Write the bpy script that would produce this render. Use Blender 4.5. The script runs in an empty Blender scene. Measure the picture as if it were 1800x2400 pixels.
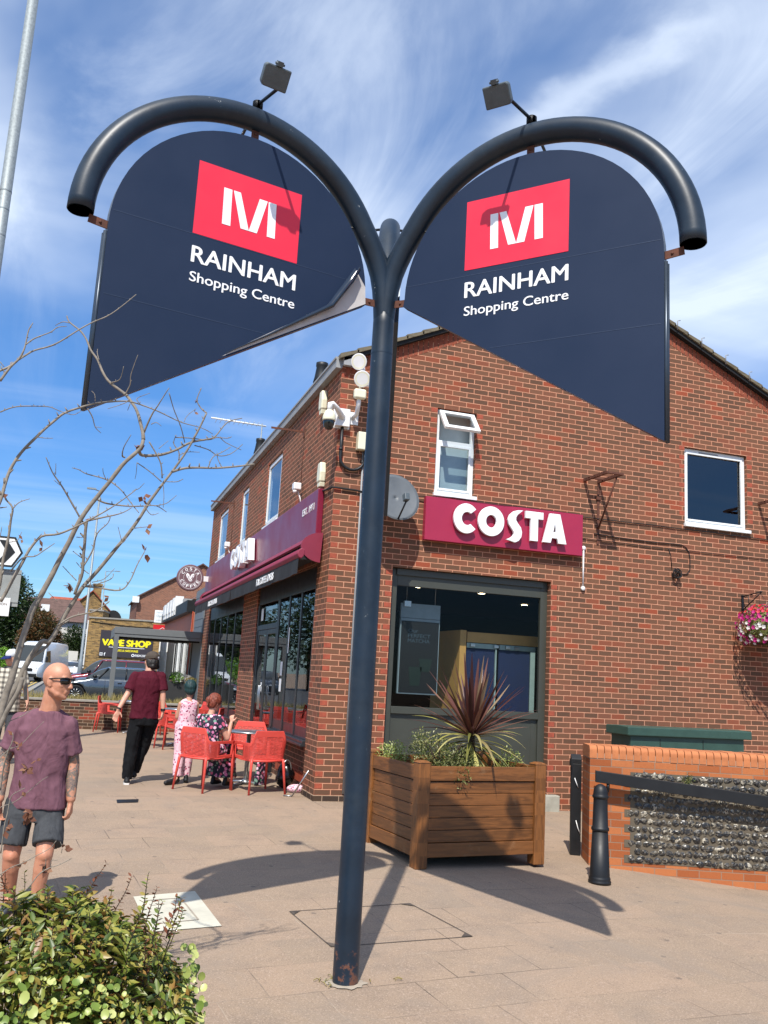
import bpy, bmesh, math, random
from math import sin, cos, pi, radians, sqrt, atan2
from mathutils import Vector, Matrix, Euler, noise as mnoise
SC = bpy.context.scene
COL = SC.collection

# ------------------------------------------------------------------ camera, sky, sun, exposure
cam = bpy.data.cameras.new('camera'); camo = bpy.data.objects.new('camera', cam); COL.objects.link(camo)
cam.sensor_fit = 'VERTICAL'; cam.sensor_height = 24; cam.lens = 24*2108.3/2400
cam.clip_start = .05; cam.clip_end = 3000
CAM = Vector((-3.02888, -11.67884, 1.61))
RT = Vector((0.94717275, -0.31597491, 0.05498755)); UP = Vector((-0.10854657, -0.15448635, 0.98201406)); FW = Vector((0.30179698, 0.93610567, 0.18062325))
mw = Matrix((( RT.x, UP.x, -FW.x, CAM.x), (RT.y, UP.y, -FW.y, CAM.y), (RT.z, UP.z, -FW.z, CAM.z), (0,0,0,1)))
camo.matrix_world = mw
SC.camera = camo
SUN_AZ, SUN_EL = radians(64.5), radians(53.5)      # azimuth (from +X) the light travels towards, height
Ldir = Vector((cos(SUN_AZ)*cos(SUN_EL), sin(SUN_AZ)*cos(SUN_EL), -sin(SUN_EL)))
W = bpy.data.worlds.new('World'); SC.world = W; W.use_nodes = True
def N(nt, t, loc=None, **k):
    n = nt.nodes.new(t)
    for a, b in k.items():
        if a[0] == '_': n.inputs[a[1:]].default_value = b
        else: setattr(n, a, b)
    return n
def sky():
    nt = W.node_tree; nt.nodes.clear(); L = nt.links.new
    out = N(nt, 'ShaderNodeOutputWorld'); bg = N(nt, 'ShaderNodeBackground'); bg.inputs[1].default_value = .13
    sk = N(nt, 'ShaderNodeTexSky'); sk.sky_type = 'NISHITA'; sk.sun_disc = False
    sk.sun_elevation = SUN_EL; s = -Ldir; sk.sun_rotation = atan2(s.x, s.y)
    sk.air_density = 1.0; sk.dust_density = .5; sk.ozone_density = 2.2; sk.altitude = 0
    # thin cirrus: noise laid on a flat layer far overhead (direction / height)
    tc = N(nt, 'ShaderNodeTexCoord'); sep = N(nt, 'ShaderNodeSeparateXYZ'); L(tc.outputs['Generated'], sep.inputs[0])
    mz = N(nt, 'ShaderNodeMath', operation='MAXIMUM'); L(sep.outputs[2], mz.inputs[0]); mz.inputs[1].default_value = .03
    ad = N(nt, 'ShaderNodeMath', operation='ADD'); L(mz.outputs[0], ad.inputs[0]); ad.inputs[1].default_value = .08
    dx = N(nt, 'ShaderNodeMath', operation='DIVIDE'); L(sep.outputs[0], dx.inputs[0]); L(ad.outputs[0], dx.inputs[1])
    dy = N(nt, 'ShaderNodeMath', operation='DIVIDE'); L(sep.outputs[1], dy.inputs[0]); L(ad.outputs[0], dy.inputs[1])
    cb = N(nt, 'ShaderNodeCombineXYZ'); L(dx.outputs[0], cb.inputs[0]); L(dy.outputs[0], cb.inputs[1])
    def layer(rot, sx, sy, scale, det, rough, dist, lo, hi, off=(0,0,0)):
        mp = N(nt, 'ShaderNodeMapping'); mp.inputs['Rotation'].default_value = (0,0,radians(rot)); mp.inputs['Scale'].default_value = (sx, sy, 1); mp.inputs['Location'].default_value = off
        L(cb.outputs[0], mp.inputs[0])
        nz = N(nt, 'ShaderNodeTexNoise'); nz.inputs['Scale'].default_value = scale; nz.inputs['Detail'].default_value = det; nz.inputs['Roughness'].default_value = rough; nz.inputs['Distortion'].default_value = dist
        L(mp.outputs[0], nz.inputs[0])
        mr = N(nt, 'ShaderNodeMapRange'); mr.interpolation_type = 'SMOOTHSTEP'; mr.inputs[1].default_value = lo; mr.inputs[2].default_value = hi
        L(nz.outputs[0], mr.inputs[0]); return mr.outputs[0]
    a = layer(35, 1.0, .6, .8, 6, .52, .3, .32, .68, (2.3, .4, 0))       # broad veil
    b = layer(38, 1.3, .5, 1.7, 8, .6, .9, .46, .80, (7.1, 3.0, 0))   # wisps
    c = layer(-8, .22, 1.9, 1.1, 6, .5, .1, .47, .70, (1.0, 5.0, 0))    # low long streaks
    hi = N(nt, 'ShaderNodeMapRange'); L(sep.outputs[2], hi.inputs[0]); hi.interpolation_type = 'SMOOTHSTEP'
    hi.inputs[1].default_value = .14; hi.inputs[2].default_value = .52
    am = N(nt, 'ShaderNodeMath', operation='MULTIPLY'); L(a, am.inputs[0]); L(hi.outputs[0], am.inputs[1])
    bm_ = N(nt, 'ShaderNodeMath', operation='MULTIPLY'); L(b, bm_.inputs[0]); L(hi.outputs[0], bm_.inputs[1])
    b2 = N(nt, 'ShaderNodeMath', operation='MULTIPLY'); L(bm_.outputs[0], b2.inputs[0]); b2.inputs[1].default_value = .5
    c2 = N(nt, 'ShaderNodeMath', operation='MULTIPLY'); L(c, c2.inputs[0]); c2.inputs[1].default_value = .26
    s1 = N(nt, 'ShaderNodeMath', operation='ADD'); L(am.outputs[0], s1.inputs[0]); L(b2.outputs[0], s1.inputs[1])
    s2 = N(nt, 'ShaderNodeMath', operation='ADD'); L(s1.outputs[0], s2.inputs[0]); L(c2.outputs[0], s2.inputs[1]); s2.use_clamp = True
    # one brighter ragged streak, upper right
    mp = N(nt, 'ShaderNodeMapping'); mp.vector_type = 'POINT'; mp.inputs['Location'].default_value = (-.63,-1.05,0); L(cb.outputs[0], mp.inputs[0])
    m2 = N(nt, 'ShaderNodeMapping'); m2.inputs['Rotation'].default_value = (0,0,radians(66)); L(mp.outputs[0], m2.inputs[0])
    sp = N(nt, 'ShaderNodeSeparateXYZ'); L(m2.outputs[0], sp.inputs[0])
    wn = N(nt, 'ShaderNodeTexNoise'); wn.inputs['Scale'].default_value = 9; wn.inputs['Detail'].default_value = 6; L(cb.outputs[0], wn.inputs[0])
    wv = N(nt, 'ShaderNodeMath', operation='MULTIPLY_ADD'); L(wn.outputs[0], wv.inputs[0]); wv.inputs[1].default_value = .12; L(sp.outputs[1], wv.inputs[2])
    w2 = N(nt, 'ShaderNodeMath', operation='SUBTRACT'); L(wv.outputs[0], w2.inputs[0]); w2.inputs[1].default_value = .06
    ab = N(nt, 'ShaderNodeMath', operation='ABSOLUTE'); L(w2.outputs[0], ab.inputs[0])
    st = N(nt, 'ShaderNodeMapRange'); st.interpolation_type = 'SMOOTHSTEP'; L(ab.outputs[0], st.inputs[0]); st.inputs[1].default_value = .0; st.inputs[2].default_value = .06; st.inputs[3].default_value = .42; st.inputs[4].default_value = 0
    ax_ = N(nt, 'ShaderNodeMath', operation='ABSOLUTE'); L(sp.outputs[0], ax_.inputs[0])
    en = N(nt, 'ShaderNodeMapRange'); en.interpolation_type = 'SMOOTHSTEP'; L(ax_.outputs[0], en.inputs[0]); en.inputs[1].default_value = .10; en.inputs[2].default_value = .26; en.inputs[3].default_value = 1; en.inputs[4].default_value = 0
    se = N(nt, 'ShaderNodeMath', operation='MULTIPLY'); L(st.outputs[0], se.inputs[0]); L(en.outputs[0], se.inputs[1])
    s2b = N(nt, 'ShaderNodeMath', operation='ADD'); s2b.use_clamp = True; L(s2.outputs[0], s2b.inputs[0]); L(se.outputs[0], s2b.inputs[1]); s2 = s2b
    s3 = N(nt, 'ShaderNodeMath', operation='MULTIPLY'); L(s2.outputs[0], s3.inputs[0]); s3.inputs[1].default_value = .8
    hs = N(nt, 'ShaderNodeHueSaturation'); hs.inputs['Saturation'].default_value = 1.3; hs.inputs['Value'].default_value = 1.0; L(sk.outputs[0], hs.inputs['Color'])
    lowb = N(nt, 'ShaderNodeMapRange'); lowb.interpolation_type = 'SMOOTHSTEP'; L(sep.outputs[2], lowb.inputs[0]); lowb.inputs[1].default_value = .0; lowb.inputs[2].default_value = .45
    tint = N(nt, 'ShaderNodeMixRGB'); L(lowb.outputs[0], tint.inputs[0]); tint.inputs[1].default_value = (.46,.66,.92,1); tint.inputs[2].default_value = (.95,.97,1.08,1)
    tm = N(nt, 'ShaderNodeMixRGB', blend_type='MULTIPLY'); tm.inputs[0].default_value = 1; L(hs.outputs[0], tm.inputs[1]); L(tint.outputs[0], tm.inputs[2])
    mx = N(nt, 'ShaderNodeMixRGB'); L(s3.outputs[0], mx.inputs[0]); L(tm.outputs[0], mx.inputs[1]); mx.inputs[2].default_value = (6.0, 6.7, 7.7, 1)
    L(mx.outputs[0], bg.inputs[0]); L(bg.outputs[0], out.inputs[0])
sky()
sun = bpy.data.lights.new('sun', 'SUN'); sun.energy = 4.8; sun.angle = radians(.53); sun.color = (1, .95, .87)
suno = bpy.data.objects.new('sun', sun); COL.objects.link(suno); suno.rotation_euler = Ldir.to_track_quat('-Z', 'Y').to_euler(); suno.location = (-8, -16, 22)
SC.view_settings.view_transform = 'Standard'; SC.view_settings.look = 'None'; SC.view_settings.gamma = 1
SC.view_settings.exposure = .38
try:
    SC.cycles.max_bounces = 8; SC.cycles.transparent_max_bounces = 24; SC.cycles.caustics_reflective = False; SC.cycles.caustics_refractive = False
except Exception: pass

def ground_z(x, y):
    t = min(1, max(0, (-2.2-y)/1.0)); t = t*t*(3-2*t)
    return .035*min(0, max(-6.5, y)) - .025*min(4, max(0, x)) - .05*min(3, max(0, x-2.2))*t

# ------------------------------------------------------------------ mesh helpers
class MB:
    def __init__(s): s.v = []; s.f = []; s.m = []; s.smooth = []; s.cur = 0; s.sm = False
    def add(s, vs, fs, T=None, smooth=None, mi=None):
        o = len(s.v)
        for v in vs:
            v = Vector(v); s.v.append(T @ v if T is not None else v)
        for f in fs: s.f.append([o+i for i in f]); s.smooth.append(s.sm if smooth is None else smooth); s.m.append(s.cur if mi is None else mi)
        return s
    def box(s, x0, x1, y0, y1, z0, z1, T=None, mi=None):
        vs = [(x0,y0,z0),(x1,y0,z0),(x1,y1,z0),(x0,y1,z0),(x0,y0,z1),(x1,y0,z1),(x1,y1,z1),(x0,y1,z1)]
        return s.add(vs, [(0,3,2,1),(4,5,6,7),(0,1,5,4),(1,2,6,5),(2,3,7,6),(3,0,4,7)], T, False, mi)
    def cbox(s, c, sz, T=None, mi=None):
        return s.box(c[0]-sz[0]/2, c[0]+sz[0]/2, c[1]-sz[1]/2, c[1]+sz[1]/2, c[2]-sz[2]/2, c[2]+sz[2]/2, T, mi)
    def quad(s, a, b, c, d, mi=None): return s.add([a,b,c,d], [(0,1,2,3)], None, False, mi)
    def tube(s, pts, rad, n=10, cap=True, T=None, mi=None, smooth=True, squash=1):
        pts = [Vector(p) for p in pts]; k = len(pts)
        if not hasattr(rad, '__len__'): rad = [rad]*k
        vs = []; up = None
        for i, p in enumerate(pts):
            d = (pts[min(i+1,k-1)]-pts[max(i-1,0)])
            d = d.normalized() if d.length > 1e-9 else Vector((0,0,1))
            if up is None:
                up = Vector((0,0,1)) if abs(d.z) < .9 else Vector((1,0,0))
                up = (up - d*up.dot(d)).normalized()
            else:
                up = up - d*up.dot(d); up = up.normalized() if up.length > 1e-6 else d.orthogonal().normalized()
            sd = d.cross(up)
            for j in range(n):
                a = 2*pi*j/n; vs.append(p + (up*cos(a)*squash + sd*sin(a))*rad[i])
        fs = []
        for i in range(k-1):
            for j in range(n):
                a = i*n+j; b = i*n+(j+1)%n; fs.append((a, a+n, b+n, b))
        s.add(vs, fs, T, smooth, mi)
        if cap:
            o = len(s.v)-len(vs)
            s.f.append([o+j for j in range(n)]); s.smooth.append(False); s.m.append(s.cur if mi is None else mi)
            s.f.append([o+(k-1)*n+j for j in range(n)][::-1]); s.smooth.append(False); s.m.append(s.cur if mi is None else mi)
        return s
    def lathe(s, prof, n=24, T=None, mi=None, smooth=True, cap=True):
        vs = []; k = len(prof)
        for r, z in prof:
            for j in range(n):
                a = 2*pi*j/n; vs.append((r*cos(a), r*sin(a), z))
        fs = []
        for i in range(k-1):
            for j in range(n):
                fs.append((i*n+j, i*n+(j+1)%n, (i+1)*n+(j+1)%n, (i+1)*n+j))
        o = len(s.v); s.add(vs, fs, T, smooth, mi)
        if cap:
            mm = s.cur if mi is None else mi
            if prof[0][0] > 1e-4: s.f.append([o+j for j in range(n)][::-1]); s.smooth.append(False); s.m.append(mm)
            if prof[-1][0] > 1e-4: s.f.append([o+(k-1)*n+j for j in range(n)]); s.smooth.append(False); s.m.append(mm)
        return s
    def prism(s, outline, d0, d1, T=None, mi=None, axis='y', smooth=False):
        """outline of (u,w) points extruded from d0 to d1 along axis; u,w are the two other axes"""
        def P(u, w, d): return (d,u,w) if axis == 'x' else ((u,d,w) if axis == 'y' else (u,w,d))
        n = len(outline); vs = [P(u,w,d0) for u,w in outline]+[P(u,w,d1) for u,w in outline]
        s.add(vs, [tuple(range(n)), tuple(range(2*n-1, n-1, -1))], T, False, mi)
        o = len(s.v)-2*n
        for i in range(n):
            j = (i+1)%n; s.f.append([o+i, o+n+i, o+n+j, o+j]); s.smooth.append(smooth); s.m.append(s.cur if mi is None else mi)
        return s
    def ball(s, c, r, n=12, T=None, mi=None, smooth=True):
        if not hasattr(r, '__len__'): r = (r,r,r)
        k = max(4, n//2+1); vs = []; fs = []
        for i in range(k+1):
            a = pi*i/k
            for j in range(n):
                b = 2*pi*j/n; vs.append((c[0]+r[0]*sin(a)*cos(b), c[1]+r[1]*sin(a)*sin(b), c[2]+r[2]*cos(a)))
        for i in range(k):
            for j in range(n):
                fs.append((i*n+j, (i+1)*n+j, (i+1)*n+(j+1)%n, i*n+(j+1)%n))
        return s.add(vs, fs, T, smooth, mi)
    def build(s, name, mats, parent=None, world=False, bevel=0, seg=2, kind=None, label=None, recalc=True, weld=False):
        me = bpy.data.meshes.new(name)
        vs = s.v
        if world and parent is not None:
            top = parent
            while top.parent: top = top.parent
            inv = ROOTM[top.name].inverted(); vs = [inv @ v for v in s.v]
        me.from_pydata([tuple(v) for v in vs], [], s.f)
        if not isinstance(mats, (list, tuple)): mats = [mats]
        for m in mats: me.materials.append(m)
        me.polygons.foreach_set('use_smooth', s.smooth)
        me.polygons.foreach_set('material_index', s.m)
        if recalc or weld:
            b = bmesh.new(); b.from_mesh(me)
            if weld: bmesh.ops.remove_doubles(b, verts=b.verts, dist=1e-5)
            if recalc: bmesh.ops.recalc_face_normals(b, faces=b.faces)
            b.to_mesh(me); b.free()
        me.update()
        return link(name, me, parent, bevel, seg, kind, label)
ROOTM = {}
def link(name, me, parent=None, bevel=0, seg=2, kind=None, label=None):
    o = bpy.data.objects.new(name, me); COL.objects.link(o)
    if parent is not None: o.parent = parent
    if bevel:
        md = o.modifiers.new('bevel', 'BEVEL'); md.width = bevel; md.segments = seg; md.limit_method = 'ANGLE'; md.angle_limit = radians(40)
        md.harden_normals = False
    if kind: o['kind'] = kind
    if label: o['label'] = label
    return o
def thing(name, loc=(0,0,0), rz=0, label='', cat='', group=None):
    o = bpy.data.objects.new(name, None); COL.objects.link(o); o.empty_display_size = .2
    o.location = loc; o.rotation_euler = (0,0,rz); o['label'] = label; o['category'] = cat
    if group: o['group'] = group
    ROOTM[o.name] = Matrix.Translation(Vector(loc)) @ Matrix.Rotation(rz, 4, 'Z')
    return o
def tag(o, label, cat, group=None):
    o['label'] = label; o['category'] = cat
    if group: o['group'] = group
    return o
def dup(o, loc=None, rz=None, label=None):
    def cp(x, par):
        c = x.copy(); COL.objects.link(c); c.parent = par
        for ch in KIDS(x): cp(ch, c)
        return c
    c = cp(o, None)
    if loc is not None: c.location = loc
    if rz is not None: c.rotation_euler = (0,0,rz)
    if label: c['label'] = label
    ROOTM[c.name] = Matrix.Translation(Vector(c.location)) @ Matrix.Rotation(c.rotation_euler.z, 4, 'Z')
    return c
def KIDS(x): return [o for o in COL.objects if o.parent == x]
def ev_mesh(o):
    """turn a temporary object with modifiers / a curve into a plain mesh"""
    bpy.context.view_layer.update()
    dg = bpy.context.evaluated_depsgraph_get(); me = bpy.data.meshes.new_from_object(o.evaluated_get(dg))
    return me
def curve_mesh(loops, ext, bevel=0, cyc=True):
    cu = bpy.data.curves.new('tmp', 'CURVE'); cu.dimensions = '2D'; cu.fill_mode = 'BOTH'; cu.extrude = ext; cu.bevel_depth = bevel
    for lp in loops:
        sp = cu.splines.new('POLY'); sp.points.add(len(lp)-1)
        for i, (x, y) in enumerate(lp): sp.points[i].co = (x, y, 0, 1)
        sp.use_cyclic_u = True
    o = bpy.data.objects.new('tmp', cu); COL.objects.link(o); me = ev_mesh(o); bpy.data.objects.remove(o); return me
def text_mesh(txt, size, ext=.001, bold=0, align='LEFT', space=1.0, sx=1):
    cu = bpy.data.curves.new('tmp', 'FONT'); cu.body = txt; cu.size = size; cu.extrude = ext; cu.offset = bold; cu.align_x = align; cu.space_character = space; cu.resolution_u = 4
    o = bpy.data.objects.new('tmp', cu); COL.objects.link(o); me = ev_mesh(o); bpy.data.objects.remove(o)
    if sx != 1:
        for v in me.vertices: v.co.x *= sx
    return me
def fit_text(txt, width, height, ext=.001, bold=0, center=True):
    """text scaled to an exact width and cap height, lower left at the origin (or centred)"""
    me = text_mesh(txt, 1, ext, 0)
    xs = [v.co.x for v in me.vertices]; ys = [v.co.y for v in me.vertices]
    H = text_mesh('H', 1, ext, 0); hy = max(v.co.y for v in H.vertices)
    w = max(xs)-min(xs)
    for v in me.vertices:
        v.co.x = (v.co.x-min(xs))*width/w - (width/2 if center else 0); v.co.y = v.co.y*height/hy
    if bold: embolden(me, bold*height*1.6)
    return me
def embolden(me, d):
    b = bmesh.new(); n = 0
    for dx, dy in ((-d,0),(d,0),(0,-d*.6),(0,d*.6),(0,0)):
        c = me.copy(); c.transform(Matrix.Translation((dx,dy,n*.0003))); b.from_mesh(c); n += 1
    b.to_mesh(me); b.free(); return me
def put(me, T, mat, name, parent, world=True, label=None):
    if world and parent is not None:
        top = parent
        while top.parent: top = top.parent
        T = ROOTM[top.name].inverted() @ T
    me.transform(T); me.materials.clear(); me.materials.append(mat)
    for p in me.polygons: p.use_smooth = False
    return link(name, me, parent, label=label)
def frame(o, x, y, z=None):
    """matrix with origin o, local x axis along x, local y along y"""
    x = Vector(x).normalized(); y = Vector(y).normalized(); z = x.cross(y)
    return Matrix(((x.x,y.x,z.x,o[0]),(x.y,y.y,z.y,o[1]),(x.z,y.z,z.z,o[2]),(0,0,0,1)))
# ------------------------------------------------------------------ materials
def newmat(name):
    m = bpy.data.materials.new(name); m.use_nodes = True; nt = m.node_tree
    return m, nt, nt.nodes['Principled BSDF'], nt.links.new
def rgb(h):
    c = [int(h[i:i+2], 16)/255 for i in (0,2,4)]
    return tuple([(x/12.92 if x <= .04045 else ((x+.055)/1.055)**2.4) for x in c])+(1,)
def C4(c): return rgb(c) if isinstance(c, str) else (tuple(c)+(1,) if len(c) == 3 else c)
def objc(nt, L, scale=1):
    tc = N(nt, 'ShaderNodeTexCoord'); return tc.outputs['Object']
def noise(nt, L, vec, scale, det=4, rough=.55, dist=0):
    n = N(nt, 'ShaderNodeTexNoise'); n.inputs['Scale'].default_value = scale; n.inputs['Detail'].default_value = det; n.inputs['Roughness'].default_value = rough; n.inputs['Distortion'].default_value = dist
    L(vec, n.inputs['Vector']); return n.outputs[0]
def ramp(nt, L, fac, stops, interp='LINEAR'):
    r = N(nt, 'ShaderNodeValToRGB'); e = r.color_ramp.elements; r.color_ramp.interpolation = interp
    while len(e) < len(stops): e.new(.5)
    for i, (p, c) in enumerate(stops): e[i].position = p; e[i].color = C4(c) if not isinstance(c, (int, float)) else (c,c,c,1)
    L(fac, r.inputs[0]); return r.outputs[0]
def mix(nt, L, f, a, b, mode='MIX'):
    m = N(nt, 'ShaderNodeMixRGB', blend_type=mode)
    for i, v in ((0,f),(1,a),(2,b)):
        if isinstance(v, bpy.types.NodeSocket): L(v, m.inputs[i])
        else: m.inputs[i].default_value = v if i == 0 else C4(v)
    return m.outputs[0]
def math_(nt, L, op, a, b=None, clamp=False):
    m = N(nt, 'ShaderNodeMath', operation=op); m.use_clamp = clamp
    for i, v in ((0,a),(1,b)):
        if v is None: continue
        if isinstance(v, bpy.types.NodeSocket): L(v, m.inputs[i])
        else: m.inputs[i].default_value = v
    return m.outputs[0]
def bump(nt, L, bs, h, strength=.3, dist=.01):
    b = N(nt, 'ShaderNodeBump'); b.inputs['Strength'].default_value = strength; b.inputs['Distance'].default_value = dist
    L(h, b.inputs['Height']); L(b.outputs[0], bs.inputs['Normal']); return b
def paint(name, col, rough=.4, metal=0, var=.12, scale=6, bmp=0, spec=.5, dirt=None, coat=0, bscale=40):
    m, nt, bs, L = newmat(name); v = objc(nt, L); c = C4(col)
    n = noise(nt, L, v, scale, 5, .6)
    d = tuple(x*(1-var) for x in c[:3])+(1,); u = tuple(min(1, x*(1+var)) for x in c[:3])+(1,)
    o = ramp(nt, L, n, [(.3, d), (.7, u)])
    if dirt:
        n2 = noise(nt, L, v, scale*3.1, 8, .75); o = mix(nt, L, ramp(nt, L, n2, [(.6, 0.0), (.78, dirt[1])]), o, dirt[0])
    L(o, bs.inputs['Base Color']); bs.inputs['Metallic'].default_value = metal
    r = ramp(nt, L, n, [(.2, max(0, rough-.08)), (.8, min(1, rough+.1))]); L(r, bs.inputs['Roughness'])
    bs.inputs['Specular IOR Level'].default_value = spec
    if coat: bs.inputs['Coat Weight'].default_value = coat; bs.inputs['Coat Roughness'].default_value = .04
    if bmp: bump(nt, L, bs, noise(nt, L, v, bscale, 6, .6), bmp, .004)
    return m
def emit(name, col, st):
    m, nt, bs, L = newmat(name); bs.inputs['Base Color'].default_value = C4(col); bs.inputs['Emission Color'].default_value = C4(col); bs.inputs['Emission Strength'].default_value = st; return m
def wallvec(nt, L):
    """(along wall, height) from object position, on faces turned to x or to y"""
    tc = N(nt, 'ShaderNodeTexCoord'); s = N(nt, 'ShaderNodeSeparateXYZ'); L(tc.outputs['Object'], s.inputs[0])
    ns = N(nt, 'ShaderNodeSeparateXYZ'); L(tc.outputs['Normal'], ns.inputs[0])
    ax = math_(nt, L, 'ABSOLUTE', ns.outputs[0]); g = math_(nt, L, 'GREATER_THAN', ax, .6)
    m = N(nt, 'ShaderNodeMix'); L(g, m.inputs[0]); L(s.outputs[0], m.inputs[2]); L(s.outputs[1], m.inputs[3])
    c = N(nt, 'ShaderNodeCombineXYZ'); L(m.outputs[0], c.inputs[0]); L(s.outputs[2], c.inputs[1]); return c.outputs[0], tc.outputs['Object']
def brick(name, stops, mortar, w=.225, h=.075, mt=.0052, rim=None, off=.5, bstr=.5, stain=None, mortar2=None):
    m, nt, bs, L = newmat(name); vec, obj = wallvec(nt, L)
    # small wobble so that joints are not ruler-straight
    wb = N(nt, 'ShaderNodeTexNoise'); wb.inputs['Scale'].default_value = 9; wb.inputs['Detail'].default_value = 2; L(obj, wb.inputs[0])
    wv = N(nt, 'ShaderNodeVectorMath', operation='MULTIPLY_ADD'); L(wb.outputs[1], wv.inputs[0]); wv.inputs[1].default_value = (.006,.006,0); L(vec, wv.inputs[2])
    def bt(mo, sm):
        b = N(nt, 'ShaderNodeTexBrick'); b.offset = off; b.offset_frequency = 2; b.squash = 1
        for k, v in (('Scale',1),('Mortar Size',mo),('Mortar Smooth',sm),('Bias',0),('Brick Width',w),('Row Height',h)): b.inputs[k].default_value = v
        b.inputs['Color1'].default_value = (0,0,0,1); b.inputs['Color2'].default_value = (1,1,1,1); b.inputs['Mortar'].default_value = (0,0,0,1)
        L(wv.outputs[0], b.inputs['Vector']); return b
    b = bt(mt, .1)
    nz = noise(nt, L, obj, 34, 5, .65)
    rnd = math_(nt, L, 'ADD', b.outputs[0], math_(nt, L, 'MULTIPLY', math_(nt, L, 'SUBTRACT', nz, .5), .22))
    big = noise(nt, L, obj, .8, 3, .5)
    rnd = math_(nt, L, 'ADD', rnd, math_(nt, L, 'MULTIPLY', math_(nt, L, 'SUBTRACT', big, .5), .35))
    col = ramp(nt, L, rnd, stops)
    if rim:   # fired edges of each brick a redder tone
        b2 = bt(.016, .9); col = mix(nt, L, math_(nt, L, 'MULTIPLY', b2.outputs['Fac'], rim[1]), col, rim[0])
    fine = noise(nt, L, obj, 120, 4, .7); col = mix(nt, L, .5, col, ramp(nt, L, fine, [(.3,.62),(.7,1.0)]), 'MULTIPLY')
    mc = ramp(nt, L, noise(nt, L, obj, 5, 5, .6), [(.3, mortar), (.7, mortar2 or mortar)])
    col = mix(nt, L, b.outputs['Fac'], col, mc)
    if stain:
        st = noise(nt, L, obj, 1.4, 7, .7); col = mix(nt, L, ramp(nt, L, st, [(.56,0.0),(.72,stain[1])]), col, stain[0])
    L(col, bs.inputs['Base Color']); bs.inputs['Roughness'].default_value = .88; bs.inputs['Specular IOR Level'].default_value = .25
    hgt = math_(nt, L, 'SUBTRACT', math_(nt, L, 'MULTIPLY', nz, .35), b.outputs['Fac'])
    bump(nt, L, bs, hgt, bstr, .006); return m
BR_STOPS = [(0.0,'5f4637'),(.35,'6b4d3b'),(.65,'77533f'),(.85,'7c503d'),(.95,'884d38'),(1.0,'954b34')]
M_BRICK = brick('brown brick', BR_STOPS, 'b98468', mortar2='cf9d80', mt=.0045, rim=('964a32', .6))
M_BRICK_TERR = brick('dark terrace brick', [(0,'3e332d'),(.5,'54402f'),(.8,'6b4335'),(1,'9a4530')], '9a8570', rim=('5b3428',.3))
M_BRICK_ORANGE = brick('orange red brick', [(0,'985430'),(.4,'a9623a'),(.75,'b97246'),(1,'a25a36')], '8c7360', mt=.0045, w=.225, h=.075, stain=('6b3a28',.3))
M_BRICK_RED = brick('far red brick', [(0,'6a4436'),(.5,'7d503f'),(1,'8c5b46')], 'b39480', w=.3, h=.1, mt=.008)
M_BRICK_STOCK = brick('yellow stock brick', [(0,'5d4a2e'),(.4,'84673c'),(.8,'a3824d'),(1,'755a38')], '8f8064', w=.3, h=.1, mt=.008, stain=('4b4031',.4))
M_CLOSER = paint('orange closer brick', '964833', .85, var=.25, scale=14, bmp=.3)
M_SOLDIER = brick('soldier brick', [(0,'8c3c28'),(.5,'a0452e'),(1,'b04e30')], 'c08a70', w=.075, h=.3, mt=.005, off=0)
M_MORTAR = paint('mortar', 'a08a78', .95, bmp=.4)
def polem():
    m, nt, bs, L = newmat('worn navy steel paint'); v = objc(nt, L); s = N(nt, 'ShaderNodeSeparateXYZ'); L(v, s.inputs[0])
    col = ramp(nt, L, noise(nt, L, v, 4, 5, .6), [(.3,'131f2b'),(.7,'1a2a3a')])
    mp = N(nt, 'ShaderNodeMapping'); mp.inputs['Scale'].default_value = (1,1,.22); L(v, mp.inputs[0])
    col = mix(nt, L, ramp(nt, L, noise(nt, L, mp.outputs[0], 38, 6, .75), [(.66,0.0),(.72,.7)]), col, '5f6d78')      # scratches
    col = mix(nt, L, ramp(nt, L, noise(nt, L, v, 16, 4, .7), [(.70,0.0),(.73,.8)]), col, 'a9adab')                    # chips
    col = mix(nt, L, ramp(nt, L, noise(nt, L, v, 2.2, 7, .7), [(.5,0.0),(.75,.4)]), col, '3b444b')                    # chalking
    low = N(nt, 'ShaderNodeMapRange'); L(s.outputs[2], low.inputs[0]); low.inputs[1].default_value = .0; low.inputs[2].default_value = .4; low.inputs[3].default_value = .22; low.inputs[4].default_value = 0
    rf = math_(nt, L, 'ADD', noise(nt, L, v, 18, 6, .7), low.outputs[0]); col = mix(nt, L, ramp(nt, L, rf, [(.70,0.0),(.76,.85)]), col, '6b4636')
    L(col, bs.inputs['Base Color']); bs.inputs['Roughness'].default_value = .42; bs.inputs['Specular IOR Level'].default_value = .4; bump(nt, L, bs, noise(nt, L, v, 50, 5), .06, .004); return m
M_NAVY_TUBE = polem()
M_NAVY = paint('navy panel vinyl', '1c2a42', .5, var=.05, scale=2, spec=.22)
M_EDGE = paint('panel edge aluminium', '39434f', .35, metal=.4)
M_RED = paint('red vinyl', 'e0263f', .4, var=.02)
M_WHITE = paint('white vinyl', 'e8eaec', .45, var=.02)
M_PEEL = paint('peeled backing grey', 'b9b5b2', .35, var=.15, scale=5)
M_PEEL_D = paint('peeled navy gloss', '27303d', .12, var=.1, coat=.5)
M_GALV = paint('galvanised steel', '858d90', .55, metal=.4, var=.2, scale=22)
M_STEEL = paint('brushed steel', 'b5b7b8', .3, metal=.9, var=.1)
M_RUST = paint('rusty iron', '5b3628', .85, var=.4, scale=20, bmp=.3)
M_BLACK = paint('black metal paint', '0e1013', .5, var=.2, scale=9, bmp=.05, dirt=('55585a',.25))
M_BLACKMAT = paint('matt black', '0c0d0f', .75)
M_LAMPGREY = paint('floodlight grey', '4c565c', .5, var=.15, scale=15, dirt=('a5abab',.3))
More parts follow.
